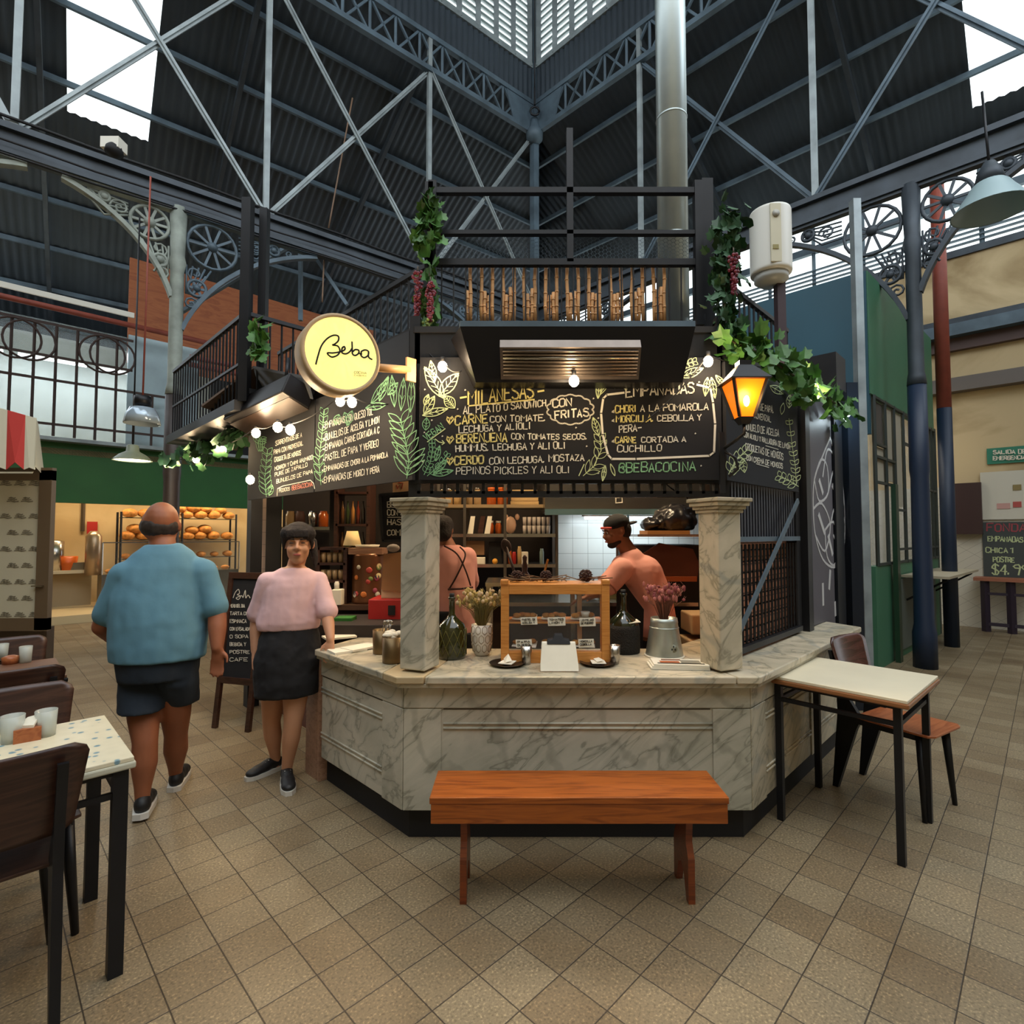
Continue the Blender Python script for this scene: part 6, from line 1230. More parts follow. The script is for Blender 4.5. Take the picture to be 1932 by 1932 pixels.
organicbag = MB().ell((X_(963), YS+.05, zz[2]+.08), (.055, .05, .08), 12).ell((X_(955), YS+.05, zz[2]+.15), (.02, .02, .03), 8).ell((X_(976), YS+.05, zz[2]+.155), (.022, .02, .03), 8); tag(organicbag.build('plastic_bag', mat('bag_pink', 'd9b193', .5)), 'knotted pale plastic bag on the kitchen shelf', 'bag')
for k, px in enumerate((886, 905, 918)): tag(MB().slab([(X_(px)-.02, YS, zz[2]), (X_(px)+.03, YS, zz[2]), (X_(px)+.05, YS, zz[2]+.16), (X_(px)+.01, YS, zz[2]+.16)], (0, 1, 0), .01).build('menu_card', PAPER if k % 2 == 0 else DARKW), ['left white leaning card', 'dark leaning card', 'right white leaning card'][k]+' on the kitchen shelf', 'card')
for k, px in enumerate((925, 940)): jar(X_(px), YS+.08, zz[2], .03, .1, ['small', 'second small'][k]+' brown jar beside the pale bag', AMB, WHITE)
for k, (px, h_, m) in enumerate(((962, .12, AMB), (970, .11, RED), (980, .16, PALEJ), (1022, .14, mat('blue_glass', '7c8f8c', .1)))): jar(X_(px), YS, zz[1], .02, h_, ['amber sauce bottle', 'red sauce bottle', 'pale squeeze bottle', 'blue-green glass bottle'][k]+' on the middle kitchen shelf', m, None, 'bottle', cat='bottle')
box_(X_(990), YS, zz[1], .06, .11, 'white carton beside the squeeze bottle', PAPER, 'carton'); tag(MB().ell((X_(934), YS, zz[1]+.024), .026, 12).build('lemon', mat('lemon', 'd99a2a', .5)), 'yellow lemon on the middle kitchen shelf', 'lemon'); box_(X_(905), YS, zz[1], .1, .06, 'cream paper packet beside the lemon', PAPER, 'packet')
box_(X_(895), YS+.1, zz[1]+.08, .18, .13, 'old brown radio above the lemon', mat('radio', '7a5a3c', .5), 'radio', 'radio'); box_(X_(935), YS+.12, zz[1], .13, .2, 'black coffee machine on the middle kitchen shelf', BLACKM, 'machine', 'coffee_machine')
# big wooden spoon, pepper mill, chopping handle behind the display case
a_ = W(955, 1030, 3.7); b_ = W(975, 1098, 3.6); b_.z = W(990, 1098, 3.5).z; t = thing('ladle', 'large dark wooden spoon standing behind the display case', 'spoon', b_); MB().ell(a_, (.035, .012, .05), 12, M.Rotation(R(-20), 3, 'Y')).build('bowl', mat('dark_spoon', '2e1812', .5), t); MB().tube([a_, b_], .009).build('handle', mat('dark_spoon', '2e1812', .5), t)
t = thing('utensil_stand', 'steel utensil shelf standing behind the wooden display case', 'shelf', (.1, 3.65, 0)); us = W(990, 1098, 3.5).z
MB().box((.14, 3.65, us-.012), (.62, .42, .024)).build('top', STEEL, t)
for x_ in (-.15, .43):
    for y_ in (3.46, 3.84): MB().box((x_, y_, (us-.024)/2), (.03, .03, us-.024)).build('leg', STEEL, t)
p = W(990, 1098, 3.5); p.z = us; tag(MB().lathe([(.035, 0), (.03, .05), (.016, .07), (.02, .1), (.012, .13), (.016, .16), (.005, .175)], p, 16).build('pepper_mill', mat('mill', '3d1a14', .35)), 'turned dark wooden pepper mill behind the pinecones', 'pepper mill')
ha = W(1022, 1098, 3.5); ha.z = us; tag(MB().bar(ha, W(1034, 1055, 3.5), .02, .012).build('wooden_handle', CASEW), 'light wooden handle sticking up behind the pinecones', 'handle of a utensil')
# rear work counter
struct(MB().box((.35, 4.65, .48), (2.3, .5, .96)).build('wall_rear_worktop_base', mat('rear_counter', '3b2c22', .6)))
tag(MB().box((.35, 4.63, .975), (2.3, .56, .03)).build('rear_worktop', STEEL), 'stainless worktop along the back of the kitchen', 'worktop')
p = W(1110, 1072, 4.6); tag(MB().ell((p.x, 4.6, 1.06), (.13, .1, .07), 12).ell((p.x+.08, 4.6, 1.09), (.07, .08, .05), 10).build('black_bag', mat('black_bag', '151b1a', .3)), 'shiny black plastic bag on the rear worktop', 'bag')
tag(MB().box((W(1152, 1070, 4.7).x, 4.7, 1.05), (.2, .15, .12)).build('olive_crate', mat('olive', '4a4524')), 'olive crate beside the left arm of the bending cook', 'crate')
# oven with cover on the right
ox, oy = W(1262, 1050, 4.45).x, 4.5; t = thing('pizza_oven', 'dark oven with a domed brown door behind the bending cook', 'oven', (ox, oy, 0)); MB().box((ox, oy+.2, .95), (.62, .6, 1.0)).build('body', BLACKM, t)
MB().slab([(ox-.25, oy-.11, 1.17), (ox+.2, oy-.11, 1.17), (ox+.22, oy-.11, 1.3), (ox+.17, oy-.11, 1.42), (ox-.1, oy-.11, 1.47), (ox-.27, oy-.11, 1.36)], (0, -1, 0), .03).build('door', mat('oven_door', '4a2318', .5, .3), t); MB().box((ox-.02, oy-.14, 1.18), (.42, .05, .04)).build('door_rail', mat('oven_rail', '8f4a26', .4, .4), t)
tag(MB().box((ox+.02, oy+.1, 1.53), (.6, .5, .02)).build('oven_tray', STEEL), 'metal tray on top of the oven', 'tray'); 
o = organic(MB().ell((ox+.06, oy, 1.66), (.19, .15, .12), 14).ell((ox-.13, oy-.02, 1.62), (.1, .1, .06), 12).ell((ox+.1, oy+.02, 1.7), (.15, .13, .1), 12), 'black_sack', mat('black_sack', '17161a', .3), None, .012, 2, .05, .08); tag(o, 'bulging black plastic sack on the oven tray', 'sack')
tag(MB().box((ox-.05, oy-.1, 1.555), (.35, .2, .03), R(5)).build('cardboard', mat('cardboard', 'a0703c')), 'flat cardboard under the black sack', 'cardboard')
for k in range(3): tag(MB().bar((ox-.36+.05*k, oy+.3, 1.2), (ox-.36+.05*k, oy+.3, 1.95), .02).build('pipe', STEEL), ['left', 'middle', 'right'][k]+' upright steel pipe on the white tiles by the hood', 'pipe', 'steel pipes left of the oven')
for k, (z, m) in enumerate(((.72, mat('cream_tub', 'b99a72')), (.9, mat('cream_tub', 'b99a72')))): tag(MB().box((1.37+.02*k, 3.95, z), (.24, .26, .14)).build('plastic_tub', m, bevel=.01), ['lower', 'upper'][k]+' cream plastic tub behind the right pillar', 'tub')
struct(MB().box((1.38, 3.97, .32), (.26, .28, .64)).build('wall_low_cabinet', mat('low_cab', '3a2a20')))
# ---- left part of the interior (bar side)
YB = 4.3; XL = lambda px, y=YB: W(px, 1000, y).x; ZL = lambda py, y=YB: W(650, py, y).z
zb_ = ZL(1140)
tag(MB().box(((XL(600)+XL(770))/2, YB+.25, zb_-.02), (XL(770)-XL(598), .6, .04)).build('bar_worktop', mat('bar_top', '4f3a2c', .35)), 'dark steel bar worktop under the stickered keg', 'worktop')
struct(MB().box(((XL(600)+XL(770))/2, YB+.3, zb_/2-.02), (XL(770)-XL(600), .45, zb_-.04)).build('wall_bar_base', mat('bar_base', '1c1512')))
t = thing('stickered_keg', 'brown cylindrical keg covered in round stickers', 'keg', (XL(690), YB+.12, zb_)); r_ = .135; kh = ZL(1045)-zb_
MB().lathe([(r_, 0), (r_*1.02, .02), (r_, .03), (r_, kh-.02), (r_*.96, kh)], (XL(690), YB+.12, zb_), 28).build('body', mat('keg_brown', '6a452c', .3, .5), t); MB().box((XL(688), YB+.12, kh+zb_+.02), (.27, .2, .05)).build('wooden_lid', PALEW, t); MB().lathe([(.09, 0), (.1, .02)], (XL(686), YB+.12, kh+zb_+.05), 20).build('cap', PAPER, t)
rr = random.Random(4); cs = ['c0504a', 'd8d2c0', '7a8f4f', 'd07a3a', '31404f', 'e0cf9a', 'a04a60']
for i in range(16):
    an = R(-90)+rr.uniform(-1.0, 1.0); zz_ = zb_+rr.uniform(.05, kh-.05); n_ = V((math.cos(an), math.sin(an), 0)); c_ = V((XL(690), YB+.12, zz_))+n_*(r_+.001)
    MB().lathe([(rr.uniform(.018, .026), 0), (.017, .003)], c_, 16, m=frame(n_)).build('round_sticker', mat('sticker%d' % (i % 7), cs[i % 7], .5), t)
t = thing('table_lamp', 'small lamp with a cream cone shade on the dark shelf', 'lamp', (XL(651), YB+.2, ZL(1031)))
MB().lathe([(.075, 0), (.045, .12), (.043, .12), (.073, 0)], (XL(651), YB+.2, ZL(1030)), 24).build('lamp_shade', mat('shade_cream', 'e0c083', .7, emit=.25), t); MB().lathe([(.03, -.02), (.008, 0), (.008, .05)], (XL(651), YB+.2, ZL(1030)), 12).build('base', BLACK, t)
t = thing('dark_shelf_unit', 'dark brown open shelf unit with glassware behind the woman', 'shelf', (XL(630), YB+.2, zb_))
for x in (XL(598), XL(650)): MB().box((x, YB+.15, (zb_+ZL(1033))/2), (.03, .25, ZL(1033)-zb_)).build('side', DARKW, t)
for z in (zb_+.01, ZL(1095), ZL(1062), ZL(1033)): MB().box(((XL(598)+XL(650))/2, YB+.15, z-.01), (XL(650)-XL(598), .25, .02)).build('shelf', DARKW, t)
for k in range(4):
    for j, z in enumerate((ZL(1062), ZL(1095))): tag(MB().lathe([(.018, 0), (.024, .08), (.022, .08), (.015, .005)], (XL(605+k*11), YB+.08, z), 12).build('wine_glass', mat('clear_jar', 'a38a66', .1, coat=.4)), ordn(k)+' glass from the left, '+['upper', 'middle'][j]+' compartment of the dark shelf unit', 'glass', ['upper', 'middle'][j]+' glasses in the dark shelf unit')
box_(XL(640), YB+.0, zb_, .08, .12, 'white box on the dark bar worktop', PAPER); jar(XL(637), YB+.0, zb_+.12, .02, .06, 'white squeeze bottle on the white box', WHITE, None, 'bottle', cat='bottle')
# hanging bottle rack & mirror back
t = thing('bottle_rack', 'tall rack with bottles and hanging glasses above the lamp', 'rack', (XL(660), 4.75, 1.5))
for x in (XL(640, 4.75), XL(700, 4.75)): MB().box((x, 4.75, 1.65), (.03, .2, .75)).build('upright', DARKW, t)
for z in (1.35, 1.62, 1.9): MB().box(((XL(640, 4.75)+XL(700, 4.75))/2, 4.75, z), (XL(700, 4.75)-XL(640, 4.75), .2, .02)).build('shelf', DARKW, t)
bc_ = ['5a3a1c', '2f3d1c', 'a8743a', '6a2a1a', '3c3a34']
for j, z in enumerate((1.36, 1.63)):
    for k in range(6):
        x = XL(646, 4.7)+k*.045; tag(MB().lathe([(.017, 0), (.017, .12), (.007, .16), (.007, .2)], (x, 4.7, z), 10).build('bottle', mat('btl%d' % (k % 5), bc_[k % 5], .12, coat=.4)), ordn(k)+' slim bottle from the left on the %s shelf of the tall rack' % ['lower', 'upper'][j], 'bottle', 'bottles on the %s rack shelf' % ['lower', 'upper'][j])
# small chalkboard & poster by the left pillar
t = thing('small_chalkboard', 'small framed chalkboard partly hidden by the left marble pillar', 'chalkboard', W(745, 1020, 3.9)); c4 = [W(717, 934, 3.9), W(790, 928, 3.9), W(790, 1018, 3.9), W(722, 1021, 3.9)]
MB().slab(c4, (0, 1, 0), .02).build('panel', CHALK, t); sb = Board((0, 3.9, 0), FN); mb = MB()
for s_, y in (('BEBIDAS', 957), ('CON ALC', 972), ('HASTA', 990), ('COMIDA', 1010)): sb.text(mb, s_, 731, y, 775, y, 10, .006)
sb.line(mb, [(731, 976), (760, 976)], .004); mb.build('lettering', CW, t); mb = MB(); 
for i in range(4): mb.bar(c4[i], c4[(i+1) % 4], .02)
mb.build('frame', BLACK, t)
t = thing('squiggle_poster', 'small pale poster with a red squiggle above the small chalkboard', 'poster', W(760, 915, 3.95)); MB().slab([W(741, 911, 3.95), W(771, 907, 3.95), W(771, 926, 3.95), W(741, 931, 3.95)], (0, 1, 0), .01).build('sheet', mat('poster_paper', 'e0b080', .7), t)  # sheet in one plain warm paper colour
mb = MB(); Board((0, 3.95, 0), FN).line(mb, [(748, 915), (750, 922), (754, 916), (758, 922), (760, 912), (752, 911)], .007); mb.build('squiggle', RED, t)
t = thing('clipboard', 'brown paper order pad hanging beside the left marble pillar', 'clipboard', W(738, 1090, 3.6)); MB().slab([W(724, 1046, 4.02), W(768, 1040, 4.02), W(764, 1120, 4.0), W(719, 1112, 4.0)], (0, 1, 0), .02).build('pad', mat('kraft_paper', '9c6f48', .7), t); MB().ell(W(742, 1034, 4.02), (.05, .03, .03), 12).build('top_roll', mat('roll_grey', '8a8078', .6), t)
box_(XL(742, 4.05), 4.08, W(700, 1131, 3.95).z, .16, .08, 'cream paper bundle under the order pad', mat('bundle', 'c9b593'), 'bundle', 'paper_bundle')
t = thing('red_crate', 'bright red plastic bottle crate behind the left pillar', 'crate', W(735, 1185, 3.9)); a_, b_ = W(694, 1180, 3.95), W(800, 1175, 3.95); zc_ = W(700, 1131, 3.95).z; MB().box(((a_.x+b_.x)/2, 4.1, (a_.z+zc_)/2), (b_.x-a_.x, .3, zc_-a_.z)).build('body', RED, t, bevel=.008); MB().box((W(738, 1155, 3.93).x, 3.945, W(738, 1152, 3.93).z), (.05, .01, .07)).build('hand_hole', BLACKM, t)
box_(XL(705, 3.8), 3.95, .5, .8, .42, 'dark drinks cabinet under the red crate', mat('cab_dark', '241c18'), 'cabinet', 'low_cabinet', .5)
box_(W(650, 1180, 3.9).x, 3.92, W(650, 1188, 3.9).z, .13, .09, 'small green plastic crate beside the woman', mat('crate_green', '2a6b22'), 'crate', 'green_crate')
# bright mirror/shelf wall seen between dark posts left
for k, (px, z, m) in enumerate(((548, 1.62, PALEJ), (566, 1.62, mat('brown_hair_jar', '4a2a1c')), (590, 1.62, STEEL), (610, 1.62, AMB))): jar(W(px, 1000, 5.6).x, 5.6, z, .05, .16, ['pale', 'dark brown', 'steel', 'amber'][k]+' jar on the back shelf seen beside the woman', m)
tag(MB().box((W(580, 1000, 5.6).x, 5.65, 1.6), (.7, .25, .03)).box((W(580, 1000, 5.6).x-.33, 5.7, .8), (.03, .03, 1.6)).box((W(580, 1000, 5.6).x+.33, 5.7, .8), (.03, .03, 1.6)).build('back_shelf', STEEL), 'steel shelf seen behind the head of the woman', 'shelf')
# ================= PEOPLE =================
def hand(mb, wr, d, palmn, s=1.0, curl=.5, side=1):
    """wrist, direction of fingers, palm normal"""
    d = V(d).normalized(); n = V(palmn); n = (n-d*n.dot(d)).normalized(); x = d.cross(n)*side
    w_ = V(wr); pc = w_+d*.045*s
    m = M((x, n, d)).transposed(); mb.ell(pc, (.038*s, .016*s, .052*s), 12, m); mb.ell(w_, (.026*s, .02*s, .03*s), 10, m)
    for i, (o, L) in enumerate(((-.03, .062), (-.01, .074), (.011, .07), (.03, .054))):
        b = w_+d*.085*s+x*o*s; c_ = b+(d+n*curl*.35+x*o*2).normalized()*L*.5*s; e = c_+(d*(1-curl*.5)+n*curl).normalized()*L*.5*s
        mb.limb([(b-d*.02*s, .0095*s), (b, .0095*s), (c_, .009*s), (e, .0078*s)], 8)
    b = w_+d*.025*s-x*.03*s; c_ = b+(d*.6-x*.7+n*.2).normalized()*.035*s; e = c_+(d*.95-x*.15+n*.35).normalized()*.03*s
    mb.limb([(b, .013*s), (c_, .011*s), (e, .009*s)], 8)
def head(mb, c, yaw, pitch=0, s=1.0, roll=0):
    """c = centre of skull; face looks along local -Y then yaw about z"""
    m = M.Rotation(yaw, 3, 'Z')@M.Rotation(pitch, 3, 'X')@M.Rotation(roll, 3, 'Y'); P = lambda x, y, z: V(c)+m@(V((x, y, z))*s)
    mb.ell(P(0, .012, .02), (.074*s, .094*s, .092*s), 18, m); mb.ell(P(0, -.022, -.038), (.06*s, .068*s, .075*s), 16, m); mb.ell(P(0, -.055, -.088), (.034*s, .03*s, .026*s), 12, m)
    mb.limb([(P(0, -.088, .012), .009*s), (P(0, -.108, -.022), .012*s)], 8); mb.ell(P(-.012, -.098, -.026), .009*s, 8); mb.ell(P(.012, -.098, -.026), .009*s, 8)
    for x in (-1, 1):
        mb.ell(P(x*.076, .012, -.008), (.011*s, .02*s, .03*s), 10, m); mb.ell(P(x*.038, -.07, -.03), (.022*s, .018*s, .022*s), 8, m); mb.ell(P(x*.03, -.083, .022), (.022*s, .01*s, .008*s), 8, m)
    mb.ell(P(0, -.09, -.052), (.024*s, .01*s, .006*s), 8, m); mb.ell(P(0, -.088, -.063), (.02*s, .01*s, .007*s), 8, m)
    return P, m
def face(P, m, s, t, brow=HAIR, closed=False, lips=LIPS):
    for x in (-1, 1):
        e = thing('eye', None, None); 
        bpy.data.objects.remove(e)
        MB().ell(P(x*.03, -.086, .006), (.0125*s, .006*s, (.0035 if closed else .0065)*s), 10, m).build('eye', mat('eye_white', 'd8cfc6', .3) if not closed else mat('eyelash', '2a1814'), t)
        if not closed: MB().ell(P(x*.03, -.0905, .006), (.005*s, .003*s, .005*s), 8, m).build('iris', mat('iris', '1e120c', .2), t)
        MB().limb([(P(x*.016, -.094, .024), .003*s), (P(x*.032, -.093, .029), .0035*s), (P(x*.048, -.082, .024), .002*s)], 6).build('eyebrow', brow, t)
    MB().ell(P(0, -.0975, -.0575), (.021*s, .006*s, .0065*s), 10, m).build('mouth', lips, t)
def shoe(t, heel, d, s=1.0, up=0, m=SHOE, nm='shoe'):
    """heel point on floor, direction on floor, up = heel lift"""
    h = V(heel); d = V(d); d.z = 0; d.normalize(); L = .26*s; x = V((d.y, -d.x, 0)); z = V((0, 0, 1)); toe = h+d*L; h2 = h+z*up
    ax = (toe-h2).normalized(); mm = M((x, ax, x.cross(ax))).transposed(); q = lambda a, b, c: h2+mm@V((a, b, c))
    mb = MB().ell(q(0, .05*s, .052*s), (.038*s, .055*s, .048*s), 14, mm).ell(q(0, .15*s, .045*s), (.043*s, .09*s, .034*s), 14, mm).ell(q(0, .2*s, .038*s), (.044*s, .062*s, .028*s), 14, mm).ell(q(0, .1*s, .055*s), (.036*s, .07*s, .04*s), 14, mm)
    o = organic(mb, nm, m, t, .007, 3); 
    pl = [(-.034, 0), (-.044, .08), (-.046, .16), (-.04, .23), (-.015, .265), (.02, .262), (.042, .22), (.045, .15), (.038, .08), (.032, 0), (0, -.012)]
    sl = MB(); vs = [q(a*s, b*s, -.002) for a, b in pl]+[q(a*s, b*s, .026*s) for a, b in pl]; n = len(pl); sl.add(vs, [tuple(range(n))[::-1], tuple(range(n, 2*n))]+[(i, (i+1) % n, n+(i+1) % n, n+i) for i in range(n)]); sl.build('sole', SOLE, o)
    for k in range(4): MB().tube([q(-.018*s, (.11+.022*k)*s, (.088-.008*k)*s), q(.018*s, (.11+.022*k)*s, (.088-.008*k)*s)], .003).build('lace', SOLE, o)
    return o
def hem(t, P, d, r, m, nm='hem', w_=.004):
    d = V(d).normalized(); u = d.orthogonal().normalized(); v = d.cross(u); MB().tube([V(P)+u*r*math.cos(k*math.pi/8)+v*r*math.sin(k*math.pi/8) for k in range(17)], w_, 6, False).build(nm, m, t)
# ---------- man walking away
Y = 3.08
t = thing('person', 'heavy balding man in a blue t-shirt and navy shorts walking away', 'person', (-2.02, 3.15, 0)); PX = lambda px, py, y=Y: W(px, py, y)
hips = PX(298, 1270); neck = PX(307, 1035); hc = PX(306, 990, 3.12)
shl, shr = PX(236, 1086, 3.0), PX(384, 1080, 3.15); ell_, elr = PX(192, 1182, 3.02), PX(410, 1160, 3.16); wrl, wrr = PX(236, 1215, 3.25), PX(410, 1222, 3.1)
kl, kr_ = PX(274, 1400, 3.02), PX(332, 1385, 3.22); al = PX(268, 1515, 3.0); ar = PX(331, 1465, 3.34); hl_, hr_ = PX(268, 1290, 3.1), PX(330, 1290, 3.12)
b = MB(); b.loft([(PX(300, 1262), .16, .12, R(30)), (PX(298, 1235), .19, .15, R(30)), (PX(300, 1180), .215, .17, R(30)), (PX(305, 1110), .2, .14, R(30)), (PX(308, 1060), .15, .1, R(30)), (PX(308, 1035), .08, .08, R(30))])
b.limb([(neck, .07), (hc-V((0, 0, .05)), .065)]); P_, m_ = head(b, hc, R(200), 0, 1.18)
b.ell(hc+V((0, -.035, .0)), (.088, .085, .1), 16)
b.limb([(shl, .06), (ell_, .05), (ell_.lerp(wrl, .5), .05), (wrl, .033)]); b.limb([(shr, .06), (elr, .05), (elr.lerp(wrr, .4), .05), (wrr, .034)])
hand(b, wrr, (.02, .02, -1), (0, -1, R(30)), 1.05, .35, 1); hand(b, wrl, (.5, .3, -.6), (.3, -.2, .3), 1.05, .6, -1)
for h_, k_, a_ in ((hl_, kl, al), (hr_, kr_, ar)): b.limb([(h_, .095), (h_.lerp(k_, .6), .08), (k_, .062), (k_.lerp(a_, .35), .066), (k_.lerp(a_, .75), .042), (a_, .034), (a_-V((0, 0, .03)), .033)])
organic(b, 'body', SKINT, t, .009, 5)
sh = MB().loft([(PX(300, 1243), .235, .185, R(30)), (PX(300, 1215), .242, .19, R(30)), (PX(300, 1170), .242, .19, R(30)), (PX(303, 1120), .235, .165, R(30)), (PX(307, 1070), .205, .135, R(30)), (PX(308, 1043), .15, .11, R(30)), (PX(308, 1026), .088, .088, R(30))])
sh.limb([(shl+V((.04, 0, .01)), .08), (shl, .078), (shl.lerp(ell_, .4), .074), (shl.lerp(ell_, .76), .076)], 18); sh.limb([(shr-V((.04, 0, -.01)), .08), (shr, .078), (shr.lerp(elr, .4), .074), (shr.lerp(elr, .8), .074)], 18)
organic(sh, 't_shirt', SHIRTB, t, .01, 5, .024, .22)
so_ = MB().loft([(PX(300, 1278), .195, .155, R(30)), (PX(299, 1225), .215, .17, R(30))])
so_.loft([(PX(266, 1340, 3.04), .112, .122, R(30)), (PX(270, 1290, 3.09), .122, .135, R(30)), (PX(274, 1235, 3.1), .12, .14, R(30))]); so_.loft([(PX(338, 1324, 3.19), .106, .12, R(30)), (PX(331, 1285, 3.13), .12, .135, R(30)), (PX(326, 1235, 3.12), .12, .14, R(30))])
organic(so_, 'shorts', NAVY, t, .01, 3, .012, .12)
hrm = MB().ell(hc+V((0, -.028, -.012)), (.096, .1, .074), 18).ell(hc+V((-.05, -.02, -.01)), (.05, .08, .058), 12).ell(hc+V((.05, -.02, -.01)), (.05, .08, .058), 12); organic(hrm, 'hair', HAIRG, t, .008, 3, .006, .02)
shoe(t, (al.x+.035, al.y-.06, 0), (-.45, .9, 0), 1.12, .015); shoe(t, (ar.x+.03, ar.y-.06, 0), (-.35, .93, 0), 1.1, .0)
# ---------- woman facing camera
Y = 3.42; PX = lambda px, py, y=Y: W(px, py, y)
t = thing('person', 'woman in a pale pink t-shirt and black skirt, one hand on the counter', 'person', (-1.4, 3.45, 0))
hc = PX(563, 1025, 3.42); s_ = 1.13
b = MB(); P_, m_ = head(b, hc, R(18), R(2), s_); nk = PX(558, 1066, 3.46)
b.loft([(PX(547, 1270), .15, .11, R(20)), (PX(546, 1215), .165, .115, R(20)), (PX(548, 1175), .14, .1, R(20)), (PX(550, 1120), .15, .1, R(20)), (PX(553, 1085), .14, .085, R(20)), (PX(556, 1070), .07, .06, R(20))])
b.limb([(nk-V((0, 0, .04)), .058), (nk, .052), (hc-V((0, -.02, .07)), .052)])
shl, shr = PX(504, 1098, 3.37), PX(602, 1096, 3.47); ell_, elr = PX(484, 1170, 3.42), PX(618, 1163, 3.4); wrl, wrr = PX(481, 1228, 3.36), PX(624, 1206, 3.3)
b.limb([(shl, .052), (shl.lerp(ell_, .5), .045), (ell_, .038), (ell_.lerp(wrl, .35), .038), (wrl, .025)]); b.limb([(shr, .052), (shr.lerp(elr, .5), .045), (elr, .038), (elr.lerp(wrr, .35), .037), (wrr, .025)])
hand(b, wrl, (.05, -.1, -1), (.8, 0, R(20)), .9, .5, 1); hand(b, wrr, (.02, -.25, -.95), (-.3, -1, R(20)), .9, .4, -1)
hpl, hpr = PX(520, 1260, 3.46), PX(562, 1262, 3.42); kl, kr_ = PX(512, 1362, 3.5), PX(553, 1362, 3.38); al, ar = PX(520, 1432, 3.58), PX(541, 1452, 3.42)
for h_, k_, a_ in ((hpl, kl, al), (hpr, kr_, ar)): b.limb([(h_, .088), (h_.lerp(k_, .55), .075), (k_, .055), (k_.lerp(a_, .35), .055), (k_.lerp(a_, .75), .038), (a_, .032), (a_-V((0, 0, .04)), .032)])
organic(b, 'body', SKINP, t, .008, 5); face(P_, m_, s_, t, closed=True)
sh = MB().loft([(PX(545, 1186), .185, .125, R(20)), (PX(546, 1172), .192, .135, R(20)), (PX(549, 1140), .178, .125, R(20)), (PX(552, 1105), .172, .115, R(20)), (PX(554, 1092), .168, .1, R(20)), (PX(555, 1084), .14, .085, R(20)), (PX(556, 1077), .115, .078, R(20)), (PX(556, 1071), .082, .07, R(20))])
sh.limb([(shl+V((.03, 0, -.0)), .062), (shl, .06), (shl.lerp(ell_, .5)+V((-.004, 0, 0)), .062), (shl.lerp(ell_, .8)+V((-.006, 0, 0)), .066)], 16); sh.limb([(shr-V((.03, 0, .0)), .062), (shr, .06), (shr.lerp(elr, .5)+V((.002, 0, 0)), .062), (shr.lerp(elr, .85)+V((.006, 0, 0)), .066)], 16)
organic(sh, 't_shirt', SHIRTP, t, .009, 5, .014, .12)
sk = MB().loft([(PX(543, 1308), .195, .16, R(20)), (PX(543, 1285), .2, .17, R(20)), (PX(545, 1240), .205, .155, R(20)), (PX(547, 1200), .18, .13, R(20)), (PX(548, 1178), .155, .115, R(20))])
organic(sk, 'skirt', BLKC, t, .009, 3, .02, .09)
hr = MB().ell(P_(0, .0, .06), (.078*s_, .09*s_, .062*s_), 18, m_).ell(P_(0, .035, .045), (.084*s_, .088*s_, .075*s_), 18, m_).ell(P_(-.05, -.02, .055), (.045*s_, .06*s_, .045*s_), 12, m_).ell(P_(.05, -.02, .055), (.045*s_, .06*s_, .045*s_), 12, m_).ell(P_(0, -.06, .068), (.062*s_, .035*s_, .03*s_), 12, m_)
hr.limb([(P_(-.068, -.035, .05), .018), (P_(-.074, -.035, .0), .013), (P_(-.074, -.03, -.035), .006)]).limb([(P_(.068, -.035, .05), .018), (P_(.074, -.035, .0), .013), (P_(.072, -.03, -.03), .006)])
hr.limb([(P_(.02, .1, .05), .03), (P_(.07, .1, .0), .03), (P_(.085, .06, -.08), .022), (P_(.09, .04, -.14), .01)])
for k in range(7): hr.limb([(P_(-.05+k*.0167, -.088, .07), .013), (P_(-.052+k*.0175, -.094, .042), .009), (P_(-.054+k*.018, -.092, .03), .004)], 7)
organic(hr, 'hair', HAIR, t, .006, 3, .005, .015)
shoe(t, (ar.x-.02, ar.y+.04, 0), (.45, -.9, 0), 1.0, 0); shoe(t, (al.x+.025, al.y+.04, 0), (-.6, -.9, 0), .95, 0)
def cr3(P, k=6):
    out = []; n = len(P)
    for i in range(n-1):
        a, b, c, d = P[max(i-1, 0)], P[i], P[i+1], P[min(i+2, n-1)]
        for j in range(k): t_ = j/k; out.append(.5*((2*b)+(c-a)*t_+(2*a-5*b+4*c-d)*t_*t_+(3*b-3*c+d-a)*t_**3))
    return out+[P[-1]]
# ---------- cook seen from behind (left)
Y = 4.05; PX = lambda px, py, y=Y: W(px, py, y)
t = thing('person', 'cook seen from behind in a salmon t-shirt with crossed apron straps', 'person', (-.5, 4.1, 0))
hc = PX(836, 1000); b = MB(); head(b, hc, R(170), R(12), 1.0)
b.loft([(V((PX(850, 1200).x, Y, .0)), .1, .1, 0), (PX(850, 1250), .16, .12, 0), (PX(851, 1170), .17, .12, 0), (PX(852, 1110), .16, .11, 0), (PX(852, 1060), .17, .1, 0), (PX(848, 1030), .08, .07, 0)]); b.limb([(PX(845, 1030), .06), (hc-V((0, 0, .05)), .055)])
shl, shr = PX(812, 1052), PX(882, 1050); el1, el2 = PX(806, 1115, 4.15), PX(890, 1110, 4.2); w1, w2 = PX(822, 1120, 4.45), PX(880, 1112, 4.5)
b.limb([(shl, .055), (el1, .042), (w1, .028)]).limb([(shr, .055), (el2, .042), (w2, .028)]); hand(b, w1, (.2, 1, 0), (0, 0, -1), .95, .5); hand(b, w2, (-.2, 1, 0), (0, 0, -1), .95, .5, -1)
organic(b, 'body', SKIN, t, .011, 4)
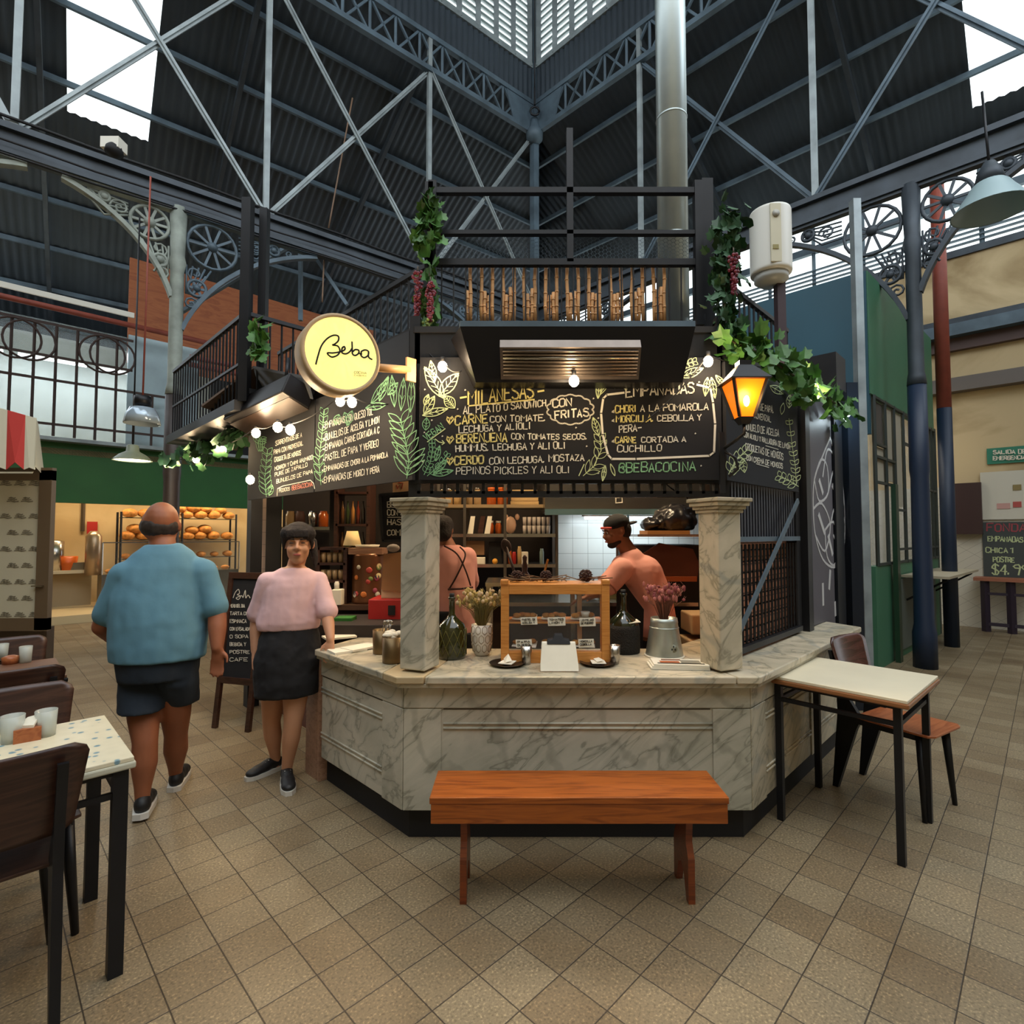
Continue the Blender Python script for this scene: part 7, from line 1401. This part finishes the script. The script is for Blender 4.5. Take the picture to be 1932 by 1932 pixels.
sh = MB().loft([(PX(850, 1195), .185, .135, 0), (PX(851, 1150), .185, .135, 0), (PX(852, 1100), .18, .13, 0), (PX(852, 1060), .18, .12, 0), (PX(850, 1038), .13, .09, 0), (PX(848, 1028), .075, .07, 0)])
sh.limb([(shl, .072), (shl.lerp(el1, .85), .062)]).limb([(shr, .072), (shr.lerp(el2, .8), .062)]); organic(sh, 't_shirt', SHIRTS, t, .011, 4, .012, .1)
tr = MB().loft([(V((PX(840, 1200).x, Y, .02)), .1, .1, 0), (PX(838, 1250), .12, .12, 0), (PX(840, 1180), .17, .14, 0), (PX(838, 1150, 4.02), .15, .13, 0)]).loft([(V((PX(868, 1200).x, Y, .02)), .1, .1, 0), (PX(865, 1250), .12, .12, 0), (PX(858, 1190), .17, .14, 0)])
organic(tr, 'trousers', BLKC, t, .014, 3)
organic(MB().ell(hc+V((.0, -.01, .03)), (.084, .1, .085), 16).ell(hc+V((0, -.05, -.02)), (.075, .06, .07), 14), 'hair', HAIR, t, .01, 2, .008, .03)
MB().tube(cr3([PX(838, 1030, 3.95), PX(862, 1045, 3.905), PX(878, 1075, 3.895), PX(888, 1105, 3.92)]), .006).tube(cr3([PX(868, 1032, 3.96), PX(878, 1045, 3.915), PX(872, 1065, 3.89), PX(860, 1090, 3.89), PX(847, 1112, 3.905)]), .006).tube([PX(845, 1112, 3.9), PX(870, 1111, 3.895), PX(892, 1108, 3.95)], .007).build('apron_strap', APRON, t)
MB().limb([(PX(884, 1112, 3.9), .014), (PX(893, 1122, 3.9), .01)]).build('apron_knot', mat('knot', 'd99a78', .7), t)
# ---------- cook bending, with cap
Y = 3.95; PX = lambda px, py, y=Y: W(px, py, y)
t = thing('person', 'bearded cook in a backwards black cap bending over the counter', 'person', (1.0, 4.0, 0))
hc = PX(1163, 1002); yaw = R(-78); b = MB(); P_, m_ = head(b, hc, yaw, R(14), 1.0)
b.limb([(PX(1188, 1045), .065), (PX(1175, 1022), .055)])
b.limb([(PX(1178, 1078), .1), (PX(1210, 1080), .12), (PX(1228, 1130), .12), (PX(1235, 1190), .12), (PX(1238, 1260), .12)])
shn, shf = PX(1172, 1075, 3.82), PX(1180, 1070, 4.1); e1, e2 = PX(1138, 1112, 3.78), PX(1165, 1110, 4.15); w1, w2 = PX(1112, 1125, 3.72), PX(1140, 1118, 3.95)
b.limb([(shn, .058), (e1, .042), (w1, .03)]).limb([(shf, .058), (e2, .042), (w2, .03)]); hand(b, w1, (-1, 0, -.3), (0, 0, -1), .95, .5); hand(b, w2, (-1, 0, -.3), (0, 0, -1), .95, .5, -1)
b.limb([(PX(1238, 1260), .12), (V((PX(1238, 1300).x, Y, .3)), .08), (V((PX(1240, 1300).x, Y, .03)), .06)])
organic(b, 'body', SKIN, t, .01, 4); face(P_, m_, 1.0, t)
sh = MB().limb([(PX(1192, 1058, 3.95), .1), (PX(1182, 1075, 3.95), .125), (PX(1212, 1085, 3.95), .15), (PX(1228, 1130), .155), (PX(1236, 1175), .155)], 18)
sh.limb([(shn, .085), (shn.lerp(e1, .75), .078)], 16).limb([(shf, .08), (shf.lerp(e2, .8), .07)], 14); organic(sh, 't_shirt', SHIRTS, t, .01, 5, .014, .12)
tr = MB().limb([(PX(1238, 1215), .135), (V((PX(1236, 1300).x, Y+.05, .45)), .09), (V((PX(1236, 1300).x, Y+.05, .05)), .07)]); organic(tr, 'trousers', BLKC, t, .014, 3)
MB().slab([PX(1163, 1088, 3.8), PX(1172, 1092, 3.8), PX(1215, 1150, 3.76), PX(1212, 1240, 3.76), PX(1160, 1240, 3.76), PX(1164, 1140, 3.76)], (0, 1, 0), .02).build('apron', BLKC, t)
organic(MB().ell(P_(0, -.055, -.09), (.045, .04, .028), 12, m_).ell(P_(0, -.02, -.075), (.06, .06, .03), 12, m_).ell(P_(0, .045, -.0), (.078, .07, .08), 14, m_), 'beard_and_hair', HAIR, t, .008, 2, .004, .02)
o = organic(MB().ell(P_(0, .012, .055), (.083, .1, .07), 18, m_).ell(P_(0, .12, .03), (.055, .06, .012), 12, m_), 'cap', BLKC, t, .007, 3)
MB().tube([P_(-.07, -.06, .035), P_(-.04, -.092, .045), P_(0, -.1, .047), P_(.04, -.092, .045), P_(.07, -.06, .035)], .009).build('cap_band', mat('cap_red', 'c24b44', .6), o)

hem(t, shn.lerp(e1, .78), e1-shn, .08, mat('salmon_hem', 'b9786a', .8), 'sleeve_hem', .007)
